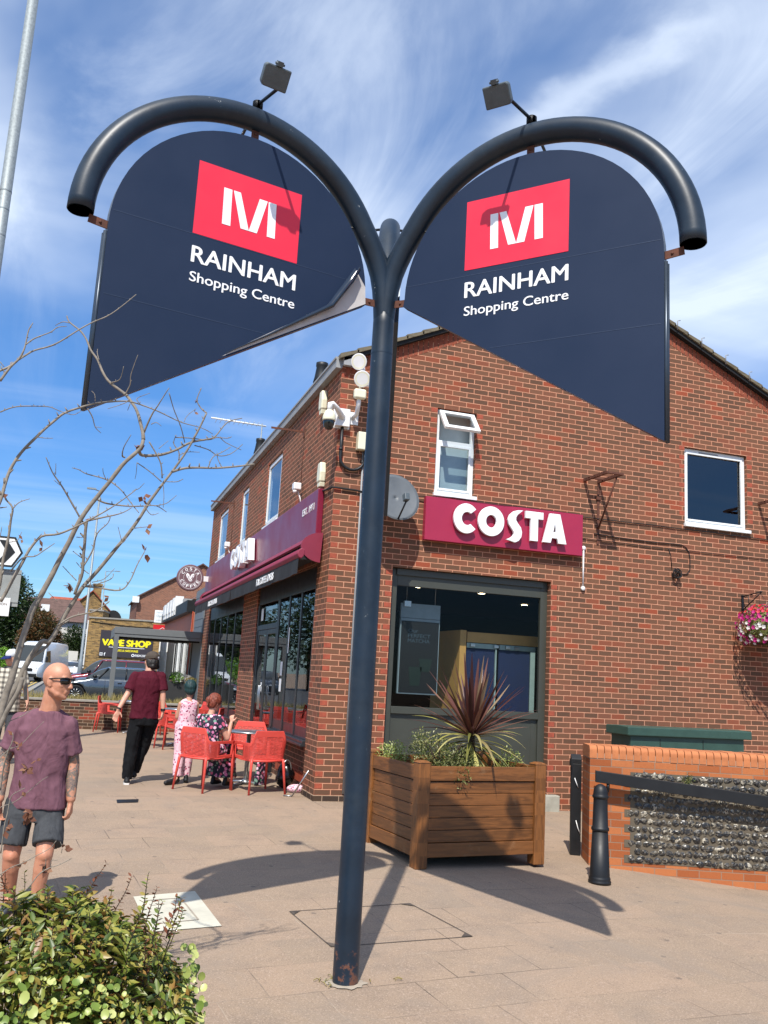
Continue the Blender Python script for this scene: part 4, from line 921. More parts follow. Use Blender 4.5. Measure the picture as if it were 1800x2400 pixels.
def flint_wall():
    t = thing('flint_wall', (2.14,-3.14,0), radians(-20), 'orange brick wall with flint panel and rounded coping beside the ramp', 'wall')
    Lw, th, top = 3.4, .39, 1.03
    m = MB(); m.box(0,Lw,0,th,-.55,.895); o = m.build('brickwork', M_BRICK_ORANGE, t)
    # flint panel set 3 mm proud with toothed left edge
    p = MB(); zt, zb = .80, -.118
    rows = []; z = zb; k = 0
    while z < zt-.02:
        rows.append((z, min(zt, z+.075), .42 if k%2 else .36)); z += .075; k += 1
    for a, b, u in rows: p.box(u, Lw, -.004, .05, a, b)
    p.build('flint_mortar', paint('flint mortar','5d5446',.95,bmp=.4), t)
    m_, nt, bs, L = newmat('knapped flint'); v = objc(nt, L); vo = N(nt, 'ShaderNodeTexVoronoi'); vo.inputs['Scale'].default_value = 48; L(v, vo.inputs[0])
    geo = N(nt, 'ShaderNodeNewGeometry'); sp = N(nt, 'ShaderNodeSeparateColor'); L(vo.outputs['Color'], sp.inputs[0])
    r = math_(nt, L, 'ADD', math_(nt, L, 'MULTIPLY', geo.outputs['Random Per Island'], .28), math_(nt, L, 'MULTIPLY', math_(nt, L, 'ADD', sp.outputs[0], noise(nt, L, v, 60, 3, .7)), .4))
    L(ramp(nt, L, r, [(.15,'0e1013'),(.36,'232427'),(.46,'6a6255'),(.52,'17181b'),(.66,'34312b'),(.76,'8d8574'),(.9,'bdb5a4')]), bs.inputs['Base Color']); bs.inputs['Roughness'].default_value = .35; bs.inputs['Specular IOR Level'].default_value = .6
    f = MB(); random.seed(11)
    for ri, (a, b, u) in enumerate(rows):
        x = u+.03+random.uniform(0,.02)
        while x < Lw-.03:
            w = random.uniform(.026,.052); h = random.uniform(.028,.038); zc = (a+b)/2+random.uniform(-.008,.008); x += w*.85
            n, vs = 8, []; rot = random.uniform(-.5,.5)
            for i in range(6):
                ph = pi*i/10
                for j in range(n):
                    q = 2*pi*j/n; rr = 1+random.uniform(-.30,.26); X = w*sin(ph)*cos(q)*rr*(1.0 if i else 0); Z = h*sin(ph)*sin(q)*rr
                    vs.append((x+X*cos(rot)-Z*sin(rot), -.002-.017*cos(ph)*random.uniform(.75,1.15), zc+X*sin(rot)+Z*cos(rot)))
            f.add(vs, [(i*n+j,(i+1)*n+j,(i+1)*n+(j+1)%n,i*n+(j+1)%n) for i in range(5) for j in range(n)], smooth=False)
            x += w*.9+random.uniform(.0,.012)
    f.build('flint_stones', m_, t)
    # bullnose coping: one special per brick
    c = MB(); w = .0755; random.seed(5)
    def half(y0, sg):
        return [(y0, .90), (y0, .98)]+[(y0+sg*.05*(1-cos(radians(q))), .98+.05*sin(radians(q))) for q in range(15, 91, 15)]
    for i in range(int((Lw)/w)):
        x0 = i*w+.003+(.0 if i else 0); x1 = (i+1)*w-.003; j = random.uniform(-.003,.003)
        A = half(-.004+j, 1); Bq = half(th+.004, -1)[::-1]; ol = A+Bq
        if i == 0:
            x0 = -.004
        c.prism([(y, z+j) for y, z in ol], x0, x1, axis='x')
    c.build('coping', paint('orange bullnose brick', 'b06c42', .8, var=.16, scale=9, bmp=.3, dirt=('8a4a30',.5)), t, bevel=.003)
    e = MB(); e.box(.0,Lw,.003,th-.003,.895,.955); e.build('coping_bed', M_MORTAR, t)
    pl = MB(); random.seed(8)
    for i in range(260):
        a, b, r_ = random.uniform(0,6.28), random.uniform(0,3.14), random.uniform(.01,.085); c0 = (1.0+r_*cos(a)*sin(b), -.03-.03*abs(cos(b)), .73+r_*sin(a)*.9); leaf(pl, c0, random.uniform(.012,.02))
    o = pl.build('wall_weed', M_BOXLEAF, recalc=False); o.matrix_world = ROOTM[t.name]; tag(o, 'small leafy weed growing out of the flint panel', 'weed')
def leaf(m, c, s, d=None, wid=.45):
    d = Vector((random.gauss(0,1), random.gauss(0,1), random.gauss(.3,.8))).normalized() if d is None else d.normalized()
    u = d.orthogonal().normalized(); u = (Matrix.Rotation(random.uniform(0,6.28), 3, d) @ u); c = Vector(c)
    n = d.cross(u)
    m.add([c, c+d*s*.5+u*s*wid*.5+n*s*.05, c+d*s-n*s*.1, c+d*s*.5-u*s*wid*.5+n*s*.05], [(0,1,2,3)], smooth=False)
flint_wall()
def rails():
    t = thing('ramp_handrail', (2.14,-3.14,0), radians(-20), 'sloping flat black handrail along the flint wall', 'handrail')
    m = MB(); s0, s1 = .03, 3.3; sl = -.088; z = .79
    m.add([(s0,-.165,z),(s1,-.165,z+sl*(s1-s0)),(s1,-.165,z-.115+sl*(s1-s0)),(s0,-.165,z-.115),(s0,-.12,z),(s1,-.12,z+sl*(s1-s0)),(s1,-.12,z-.115+sl*(s1-s0)),(s0,-.12,z-.115)], [(0,1,2,3),(7,6,5,4),(0,4,5,1),(1,5,6,2),(2,6,7,3),(3,7,4,0)])
    m.build('rail', M_BLACK, t, bevel=.004)
    for s in (.16, 2.3):
        m = MB(); zz = z-.14+sl*s; m.tube([(s,-.14,zz+.03),(s,-.14,zz-.02),(s,-.06,zz-.05),(s,.0,zz-.05)], .017, 8); m.tube([(s,-.012,zz-.05),(s,0,zz-.05)], .04, 12); m.build('wall_bracket', M_BLACK, t)
    g = thing('gate_post', (2.235,-2.70,-.15), radians(-20), 'black steel gate post with a slanted top at the wall end', 'post')
    m = MB(); m.box(-.055,.055,-.03,.03,0,.95); m.prism([(-.03,.95),(.03,.95),(.03,1.05),(-.03,1.0)], -.055, .055, axis='x'); m.build('post', M_BLACK, g, bevel=.004)
    m = MB(); m.box(-.07,-.055,-.10,.02,.93,1.0); m.build('rail_end', M_BLACK, g)
    m = MB(); m.tube([(-.02,-.034,.80),(.0,-.05,.74),(.02,-.036,.70)], .005, 6); m.tube([(.0,-.034,.36),(.02,-.05,.28),(.05,-.036,.22)], .005, 6); m.build('cable_tie', M_WPLAST, g)
rails()
def cabinet():
    t = thing('utility_cabinet', (3.98,-1.05,-.1), 0, 'green metal utility cabinet with an overhanging lid behind the flint wall', 'cabinet')
    m = MB(); m.box(.07,1.90,.05,.52,0,1.13); b = m.build('body', M_GREENCAB, t, bevel=.005)
    for x in (.53, 1.22): 
        m = MB(); m.box(x-.004,x+.004,.046,.05,.05,1.1); m.build('door_seam', M_BLACKMAT, b)
    m = MB(); m.prism([(0,1.13),(0,1.245),(.26,1.255),(.55,1.245),(.55,1.13)], 0, 2.0, axis='x'); m.build('lid', M_GREENCAB, t, bevel=.012)
cabinet()
def wall_items():
    # satellite dish
    t = thing('satellite_dish', (.62,0,3.92), 0, 'round grey mesh satellite dish on the gable wall beside the pole', 'dish')
    c = Vector((.16,-.33,.09)); nrm = Vector((.10,-.95,.28)).normalized(); q = nrm.to_track_quat('Z', 'Y').to_matrix().to_4x4(); T = Matrix.Translation(c) @ q
    m = MB(); pr = [(.0,.0)]+[(r, .33*r*r) for r in (.06,.12,.18,.24,.30,.335)]; m.lathe(pr, 40, T, cap=False); m.lathe([(.335,.037),(.342,.037),(.342,.030),(.335,.030)], 40, T, cap=False)
    d = m.build('reflector', M_DISH, t); md = d.modifiers.new('s','SOLIDIFY'); md.thickness = .004
    m = MB(); m.tube([T@Vector((0,-.33,.03)), T@Vector((0,-.2,.30))], .012, 8); m.build('arm', M_BLACK, t)
    m = MB(); m.box(-.035,.035,-.05,.05,.27,.36, T @ Matrix.Translation((0,-.14,0))); m.build('receiver', M_LAMPGREY, t, bevel=.01)
    m = MB(); m.tube([(.0,-.005,-.02),(.0,-.16,-.02),c+Vector((0,.03,0))], .018, 8); m.box(-.05,.05,-.012,0,-.12,.08); m.build('wall_mount', M_GALV, t)
    # white conduit
    t = thing('white_conduit', (3.872,0,3.06), 0, 'short white surface conduit with round junction boxes right of the crimson sign', 'conduit')
    m = MB(); m.tube([(0,-.02,.03),(0,-.02,.59)], .0125, 8); m.build('pipe', M_WPLAST, t)
    for z in (.0, .60):
        m = MB(); m.lathe([(.033,0),(.033,.03),(.028,.036),(0,.037)], 20, Matrix.Translation((0,0,z)) @ Matrix.Rotation(radians(90),4,'X')); m.build('junction_box', M_WPLAST, t)
    m = MB(); m.tube([(0,-.02,.60),(-.09,-.02,.62)], .012, 8); m.build('pipe', M_WPLAST, t)
    # rusty sign brackets
    def bracket(nm, x, label):
        t = thing('rusty_bracket', (x,0,3.98), 0, label, 'bracket', 'rusty brackets left on the gable wall')
        m = MB(); m.box(-.018,.018,-.012,-.0,-.24,.80); m.build('wall_strap', M_RUST, t)
        m = MB(); m.box(-.02,.02,-.62,0,.70,.74); m.box(-.26,-.22,-.62,0,.70,.74); m.box(-.26,.02,-.66,-.62,.70,.73); m.box(-.26,.02,-.18,-.15,.715,.735); m.build('arm', M_RUST, t)
        m = MB(); m.tube([(0,-.02,.0),(.0,-.5,.70)], .014, 6); m.build('strut', M_RUST, t)
        m = MB(); m.box(-.04,.04,-.03,-.0,.44,.49); m.build('clip', M_RUST, t)
    bracket('a', 4.12, 'rusty iron sign bracket above the cables, right of the crimson sign'); bracket('b', 7.32, 'rusty iron sign bracket at the right edge of the photo')
    # cables on the gable
    def cable(nm, pts, label, r=.008):
        m = MB(); P = []
        for i in range(len(pts)-1):
            a, b = Vector(pts[i]), Vector(pts[i+1]); k = max(1, int((b-a).length/.35))
            for j in range(k): P.append(a+(b-a)*j/k+Vector((0,0,random.uniform(-.005,.005))))
        P.append(Vector(pts[-1])); m.tube(P, r, 5); o = m.build('cable', M_BLACKMAT); tag(o, label, 'cable', 'cables clipped to the brickwork'); return o
    random.seed(9); y = -.014
    cable('', [(3.80,y,4.13),(5.5,y,4.135),(7.25,y,4.122),(8.4,y,4.11)], 'thick black cable running right from the top of the crimson sign')
    cable('', [(1.12,y,4.11),(1.25,y-.03,4.14),(1.7,y-.11,4.158),(2.5,y-.11,4.150),(3.8,y-.05,4.15)], 'black cable sagging over the top edge of the crimson sign', .006)
    cable('', [(3.80,y,3.81),(4.6,y,3.80),(5.0,y,3.79),(6.0,y,3.80),(7.25,y,3.808),(8.4,y,3.8)], 'thin lower black cable running right under the window', .005)
    pts = [(4.05,y,3.90),(4.6,y,3.88),(5.1,y,3.87),(5.45,y,3.88)]+[(5.55+.2*sin(radians(a)), y, 3.69+.2*cos(radians(a))) for a in (15,40,65,90)]+[(5.75,y,3.52),(5.70,y,3.44),(5.6,y,3.43),(5.52,y,3.46)]
    cable('', pts, 'black cable looping down to the coil on the gable wall', .008)
    m = MB(); random.seed(12)
    for k in range(7):
        r = random.uniform(.05,.085); c = Vector((5.48+random.uniform(-.015,.015), -.03-.01*k, 3.41+random.uniform(-.02,.02)))
        m.tube([c+Vector((r*.9*cos(2*pi*i/20), .02*sin(4*pi*i/20+k), r*sin(2*pi*i/20))) for i in range(21)], .006, 5, cap=False)
    m.tube([(5.36,y,3.80),(5.40,y,3.7),(5.42,y,3.5)], .006, 5)
    tag(m.build('cable_coil', M_BLACKMAT), 'small black coil of spare cable hung on the gable wall', 'cable coil')
    cable('', [(-.01,.75,4.20),(-.03,.40,4.15),(-.03,-.01,4.125),(0.0,-.03,4.125),(.3,-.03,4.11),(.62,-.03,4.08)], 'cable bundle wrapping the building corner above the fascia', .014)
    # grey conduit behind the pole
    m = MB(); m.tube([(.38,-.02,4.66),(.385,-.02,3.0),(.385,-.02,.1)], .013, 8); tag(m.build('grey_conduit', M_LEAD), 'thin pale grey conduit running down the corner pier', 'conduit')
    # CCTV dome camera, lights, alarms
    t = thing('dome_camera', (.03,-.0,4.98), 0, 'white security camera with a black dome on an arm at the building corner', 'security camera')
    m = MB(); m.box(-.09,.11,-.09,-.0,.0,.25); m.box(-.11,.13,-.012,-.0,-.02,.27); m.build('back_box', M_WPLAST, t, bevel=.006)
    m = MB(); m.tube([(-.0,-.08,.12),(-.12,-.22,.20),(-.20,-.28,.235),(-.235,-.30,.22),(-.24,-.30,.12)], [.045,.036,.036,.038,.038], 12); m.build('arm', M_WPLAST, t)
    m = MB(); m.lathe([(.04,.13),(.06,.11),(.085,.05),(.09,.0),(.086,-.02)], 24, Matrix.Translation((-.24,-.30,0))); m.build('housing', M_CREAM, t)
    m = MB(); m.lathe([(.078,-.02),(.076,-.06),(.065,-.10),(.04,-.135),(0,-.145)], 24, Matrix.Translation((-.24,-.30,0)), cap=False); m.build('dome', M_DOME, t)
    t = thing('twin_floodlight', (.20,0,5.05), 0, 'pair of round cream floodlights over a motion sensor on the corner', 'floodlight')
    m = MB(); m.box(-.08,.08,-.012,0,-.01,.17); m.build('plate', M_WPLAST, t, bevel=.004)
    m = MB(); m.tube([(0,0,.08),(.01,-.16,.10),(.0,-.26,.22),(.0,-.27,.30)], .03, 10); m.tube([(0,-.27,.44),(.0,-.27,.52)], .012, 8); m.tube([(0,-.24,.60),(.05,-.22,.72),(.04,-.2,.82)], .028, 10); m.tube([(.05,-.24,.52),(.22,-.12,.56)], .03, 10); m.build('arm', M_WPLAST, t)
    m = MB(); m.box(-.085,.085,-.34,-.25,.28,.42); m.build('motion_sensor', M_CREAM, t, bevel=.03, seg=4)
    for c, d in (((-.05,-.32,.80),(-.55,-.8,-.30)), ((.01,-.33,.56),(-.12,-.93,-.30))):
        q = Vector(d).normalized().to_track_quat('Z','Y').to_matrix().to_4x4(); T = Matrix.Translation(c) @ q
        m = MB(); m.lathe([(.05,-.07),(.09,-.05),(.112,-.01),(.115,.0),(.108,.006)], 28, T); hd = m.build('lamp_head', M_WPLAST, t); m = MB(); m.lathe([(.0,.004),(.1,.0065)], 28, T, cap=False); m.build('diffuser', M_CREAM, hd, recalc=False)
    t = thing('flood_box', (.46,0,5.42), 0, 'white light housing on the wall just left of the pole', 'light')
    m = MB(); m.box(-.06,.10,-.16,-.04,-.02,.20); m.tube([(0,-.04,.08),(0,0,.08)], .04, 10); m.build('housing', M_WPLAST, t, bevel=.015)
    t = thing('junction_cabinet', (.40,0,4.68), 0, 'square cream electrical box with looping black conduit on the corner', 'electrical box')
    m = MB(); m.box(-.13,.13,-.12,-.0,.0,.25); m.build('box', M_CREAM, t, bevel=.01)
    m = MB(); m.tube([(.0,-.05,.0),(-.01,-.05,-.12)]+[(-.18+.17*cos(radians(a)), -.04, -.14+.15*sin(radians(a))) for a in range(0,-181,-20)]+[(-.35,-.04,.0),(-.35,-.04,.30)], .022, 10); m.tube([(-.35,-.04,-.03),(-.35,-.04,.0)], .03, 10); m.build('conduit_loop', M_BLACK, t)
    for y, z, lab in ((.80,5.55,'cream alarm box high under the eaves near the corner'), (.60,4.42,'cream alarm box just above the fascia end')):
        t = thing('alarm_box', (0,y,z), 0, lab, 'alarm box', 'alarm boxes on the left face')
        m = MB(); m.prism([(-.085,-.12),(.085,-.12),(.10,.02),(.07,.17),(-.07,.17),(-.10,.02)], -.09, 0, axis='x'); m.build('cover', M_CREAM, t, bevel=.02)
        m = MB(); m.prism([(-.06,-.19),(.06,-.19),(.075,-.12),(-.075,-.12)], -.08, 0, axis='x'); m.build('lower_cover', M_CREAM, t, bevel=.01)
    for y, z, lab in ((1.95,4.40,'small white spotlight above the fascia near the EST. 1971 lettering'), (9.1,4.35,'small white spotlight above the far end of the fascia')):
        t = thing('spotlight', (0,y,z), 0, lab, 'spotlight', 'white spotlights above the fascia')
        m = MB(); m.box(-.16,-.04,-.07,.07,.03,.14); m.build('head', M_WPLAST, t, bevel=.012)
        m = MB(); m.ball((-.13,-.03,.0), (.035,.035,.03), 10); m.tube([(-.08,0,.03),(-.03,0,-.1),(-.01,0,-.22)], .012, 6); m.build('sensor', M_WPLAST, t)
    for y, lab in ((2.1,'rusty iron bracket under the eaves left of the alarm box'), (9.15,'rusty iron bracket under the eaves near the far end')):
        t = thing('eaves_bracket', (0,y,5.4), 0, lab, 'bracket', 'rusty brackets under the eaves')
        m = MB(); m.box(-.02,0,-.04,.04,-.06,.10); m.box(-.55,-.02,-.008,.008,.01,.04); m.tube([(-.01,0,-.05),(-.01,-.02,-.9)], .004, 4); m.build('arm', M_RUST, t)
    for x, y, lab in ((.36,2.75,'black ribbed roof vent behind the gutter, nearest the corner'), (.36,8.4,'black ribbed roof vent further along the gutter')):
        t = thing('roof_vent', (x,y,5.97+x*SL), 0, lab, 'roof vent', 'black roof vents')
        m = MB(); m.lathe([(.15,-.1),(.15,.28),(.125,.36),(.14,.37),(.12,.46),(.095,.64),(.105,.66),(.105,.72),(.07,.73)], 20); m.build('stack', M_BLACK, t)
    t = thing('tv_antenna', (.5,9.2,6.1), 0, 'white slatted television antenna on a thin mast behind the gutter', 'antenna')
    m = MB(); m.tube([(0,0,0),(0,0,1.35)], .015, 6); m.build('mast', M_GALV, t)
    m = MB(); m.tube([(.1,0,1.3),(-1.2,.2,1.38)], .02, 6)
    for i in range(10): x = -.1-i*.11; m.tube([(x,-.16,1.33-.005*i),(x,.26,1.33-.005*i)], .006, 4)
    m.build('boom', M_SIGNW, t)
    # hanging basket
    t = thing('hanging_basket', (6.725,0,2.93), 0, 'wall basket overflowing with magenta, red and white petunias on a scrolled black bracket', 'hanging basket')
    m = MB(); m.box(-.018,.018,-.02,0,0,.26); m.tube([(0,-.01,.24),(0,-.42,.285)], .009, 6); m.tube([(0,-.01,.02),(0,-.42,.27)], .009, 6); m.tube([(0,-.15,.25),(0,-.15,.09)], .006, 6)
    for yy in (-.08,-.22,-.33): m.tube([(0,yy+.025*cos(a/5*2*pi),.235+.018*sin(a/5*2*pi)) for a in range(6)], .005, 5)
    m.ball((0,-.43,.285), .016, 8); m.build('wall_bracket', M_BLACK, t)
    c = Vector((.20,-.42,-.24)); m = MB(); m.lathe([(.05,-.30),(.22,-.26),(.31,-.10),(.33,.10),(.1,.2)], 20, Matrix.Translation(c)); m.build('basket_bowl', M_SOIL, t)
    m = MB(); m.ball(c, (.42,.30,.30), 20); m.build('foliage_shadow_core', M_BOXLEAF, t)  # solid core added inside the foliage so the basket's shadow falls full
    m = MB(); 
    for a in (0,2.1,4.2): m.tube([c+Vector((.25*cos(a),.25*sin(a),.02)), Vector((.0,-.42,.26))], .003, 4)
    m.build('chain', M_BLACK, t)
    random.seed(21); g = MB(); fl = [MB(), MB(), MB()]
    for i in range(2400):
        a = random.uniform(0,6.28); b = random.uniform(-.6,1.5); r = random.uniform(.28,.47); p = c+Vector((r*cos(a)*cos(b)*1.2, r*sin(a)*cos(b)*.85, r*sin(b)*.75-.02)); p.y = min(p.y, -.03); leaf(g, p, random.uniform(.025,.045))
    for tr in range(9):   # trailing stems
        a = random.uniform(2.4,6.6); x, y = c.x+.33*cos(a), min(-.04, c.y+.28*sin(a)); ln = random.uniform(.2,.75)
        for k in range(int(ln*60)): leaf(g, (x+random.uniform(-.03,.03), min(-.03,y+random.uniform(-.03,.03)), c.z-.05-ln*random.random()), random.uniform(.02,.035))
    for i in range(420):
        a = random.uniform(0,6.28); b = random.uniform(-.75,1.5); r = random.uniform(.42,.52); p = c+Vector((r*cos(a)*cos(b)*1.2, r*sin(a)*cos(b)*.85, r*sin(b)*.75-.02)); p.y = min(p.y, -.04)
        d = (p-c).normalized()+Vector((0,-.25,.1)); d.normalize(); q = d.to_track_quat('Z','Y').to_matrix().to_4x4(); s = random.uniform(.024,.036)
        w = 1 if (p.x < c.x-.34 and p.z < c.z+.05 and random.random() < .45) or random.random() < .04 else (2 if p.z > c.z+.18 and random.random() < .6 else 0)
        n = 10; T = Matrix.Translation(p) @ q; vs = [(0,0,-s*.3)]+[(s*(1 if j%2 else .78)*cos(2*pi*j/n), s*(1 if j%2 else .78)*sin(2*pi*j/n), random.uniform(-.004,.006)) for j in range(n)]
        fl[w].add(vs, [(0,1+j,1+(j+1)%n) for j in range(n)], T, smooth=False)
    g.build('foliage', M_BOXLEAF, t, recalc=False)
    for f_, mt in zip(fl, (M_PETAL_M, M_PETAL_W, M_PETAL_R)): f_.build('blossom', mt, t, recalc=False)
wall_items()
def ground_bits():
    def gq(x, y, z=.004): return (x, y, ground_z(x, y)+z)
    a = thing('access_cover', (0,0,0), 0, 'slab-filled square access cover with a thin metal frame behind the pole', 'access cover')
    q = [(-1.331,-4.646),(-.318,-4.516),(-.142,-5.35),(-1.222,-5.453)]; m = MB()
    for i in range(4):
        p0, p1 = Vector(q[i]+(0,)), Vector(q[(i+1)%4]+(0,)); d = (p1-p0).normalized(); nn = Vector((-d.y,d.x,0))*.0045
        m.add([gq(*(p0+nn)[:2]), gq(*(p1+nn)[:2]), gq(*(p1-nn)[:2]), gq(*(p0-nn)[:2])], [(0,1,2,3)])
    for i in range(4):
        p = Vector(q[i]+(0,)); e1 = (Vector(q[(i+1)%4]+(0,))-p).normalized()*.09; e2 = (Vector(q[(i-1)%4]+(0,))-p).normalized()*.09
        m.add([gq(*p[:2],.006), gq(*(p+e1)[:2],.006), gq(*(p+e2)[:2],.006)], [(0,1,2)])
    m.build('cover_frame', paint('dirty cover frame','4d443c',.9,var=.5,scale=9), a, recalc=False)
    m = MB(); n = 6; q = [(-2.45,-4.18),(-1.97,-4.06),(-1.885,-4.95),(-2.38,-5.03)]
    P = [[Vector(q[0]+(0,)).lerp(Vector(q[1]+(0,)), i/n).lerp(Vector(q[3]+(0,)).lerp(Vector(q[2]+(0,)), i/n), j/n) for i in range(n+1)] for j in range(n+1)]
    m.add([gq(v.x, v.y, .006) for r in P for v in r], [(j*(n+1)+i, j*(n+1)+i+1, (j+1)*(n+1)+i+1, (j+1)*(n+1)+i) for j in range(n) for i in range(n)])
    o = m.build('concrete_surround', M_CONCW, recalc=False); tag(o, 'pale cement square around a cover behind the shrub', 'cover surround')
    m = MB()
    def strip(a, b, w=.006):
        p0, p1 = Vector(a+(0,)), Vector(b+(0,)); d = (p1-p0).normalized(); nn = Vector((-d.y,d.x,0))*w; m.add([gq(*(p0+nn)[:2],.0095), gq(*(p1+nn)[:2],.0095), gq(*(p1-nn)[:2],.0095), gq(*(p0-nn)[:2],.0095)], [(0,1,2,3)])
    strip((-2.37,-4.30),(-2.10,-4.25)); strip((-2.10,-4.25),(-2.03,-4.80)); strip((-2.03,-4.80),(-2.31,-4.86)); m.build('seam', M_CAP_ST, o, recalc=False)
    m = MB(); q = [(-2.44,-.08),(-2.18,-.03),(-2.20,-.24),(-2.44,-.29)]; m.add([gq(x,y,.005) for x,y in q], [(0,1,2,3)]); o = m.build('stopcock_cover', M_BLACK, recalc=False); tag(o, 'small dark iron stopcock cover in the paving', 'drain cover')
ground_bits()
def lamp_posts():
    # near galvanised lamp column at the left edge
    t = thing('lamp_column', (-5.2,4.6,0), 0, 'tall galvanised lamp column with small clamps at the left edge of the photo', 'lamp post')
    m = MB(); m.lathe([(.14,0),(.14,1.2),(.12,1.3),(.112,5),(.095,14)], 20); m.build('column', M_GALV, t)
    for z, s in ((8.9,1.0),(9.4,.6),(9.75,1.4)):
        m = MB(); m.lathe([(.106,-.012),(.106,.012)], 20, Matrix.Translation((0,0,z)), cap=False); m.tube([(-.10,-.04,z),(-.155,-.06,z-.03*s)], .02, 6); m.tube([(-.155,-.06,z+.08*s),(-.155,-.06,z-.06*s)], .028*s, 8); m.build('clamp', M_GALV, t)
    def post(x, y, h, lab, tilt=0, arm=(.7,0)):
        t = thing('street_lamp', (x,y,0), 0, lab, 'street lamp', 'far street lamps')
        m = MB(); m.lathe([(.13,0),(.13,1.6),(.09,1.7),(.055,h)], 12); m.build('column', M_GALV, t)
        m = MB(); m.tube([(0,0,h-.02),(arm[0]*.5,arm[1]*.5,h+.08),(arm[0],arm[1],h+.1)], .035, 6); m.box(arm[0]-.1,arm[0]+.45,arm[1]-.1,arm[1]+.1,h+.05,h+.15); m.build('lantern', M_GALV, t)
    post(-3.0, 46.5, 12.1, 'slim grey street lamp column in front of the stock brick building', arm=(-.7,0)); post(-1.3, 100, 12.2, 'distant pale street lamp above the rooftops', arm=(1.2,0))
lamp_posts()
def road_sign():
    t = thing('direction_sign', (-4.75,5.5,0), 0, 'white chevron sign over a grey sign back at the left edge', 'road sign')
    for x in (-.05,): m = MB(); m.lathe([(.04,0),(.04,3.7)], 12, Matrix.Translation((x,0,0))); m.build('post', M_GALV, t)
    # chevron board ends in a point to the right
    def board(nm, o, d0, d1, mt): m = MB(); m.prism(o, d0, d1); return m.build(nm, mt, t)
    x1, z0, z1, tipx = .40, 3.16, 3.70, .55; zc = (z0+z1)/2
    board('chevron_board', [(-.8,z0),(x1,z0),(tipx,zc),(x1,z1),(-.8,z1)], -.06, -.045, M_SIGNBLK)
    board('chevron_ground', [(-.77,z0+.035),(x1-.02,z0+.035),(tipx-.04,zc),(x1-.02,z1-.035),(-.77,z1-.035)], -.064, -.0605, M_SIGNW)
    m = MB()
    for ox in (.0,-.42): m.prism([(.13+ox,z0+.07),(.27+ox,z0+.07),(.42+ox,zc),(.27+ox,z1-.07),(.13+ox,z1-.07),(.28+ox,zc)], -.068, -.0645)
    m.build('chevron', M_SIGNBLK, t)
    m = MB(); m.box(-.75,.56,.03,.05,2.48,3.13); m.box(-.75,.56,.02,.03,3.06,3.09); m.box(-.75,.56,.02,.03,2.55,2.58); m.build('sign_back', M_SIGNGREY, t)
    m = MB(); m.box(-.75,.44,-.03,-.02,2.30,2.62); p = m.build('plate', M_SIGNW, t, bevel=.004)
    for s, x, z, h, w in (('IN',.2,2.545,.035,.07),('ASSOCIATION',-.03,2.49,.04,.42),('WITH',.1,2.455,.02,.1)): put(fit_text(s, w, h, .0005, .01, False), frame((-4.75+x, 5.5-.0315, z), (1,0,0), (0,0,1)), paint('brown sign letters', '7d6a60', .5), 'lettering', p)
    m = MB(); m.tube([(x, -.0325, 2.38+.02*sin(x*50)) for x in [(-.05+.02*i) for i in range(18)]], .008, 5); m.build('scrawl', paint('teal script', '2d7f7a', .5), p)
road_sign()

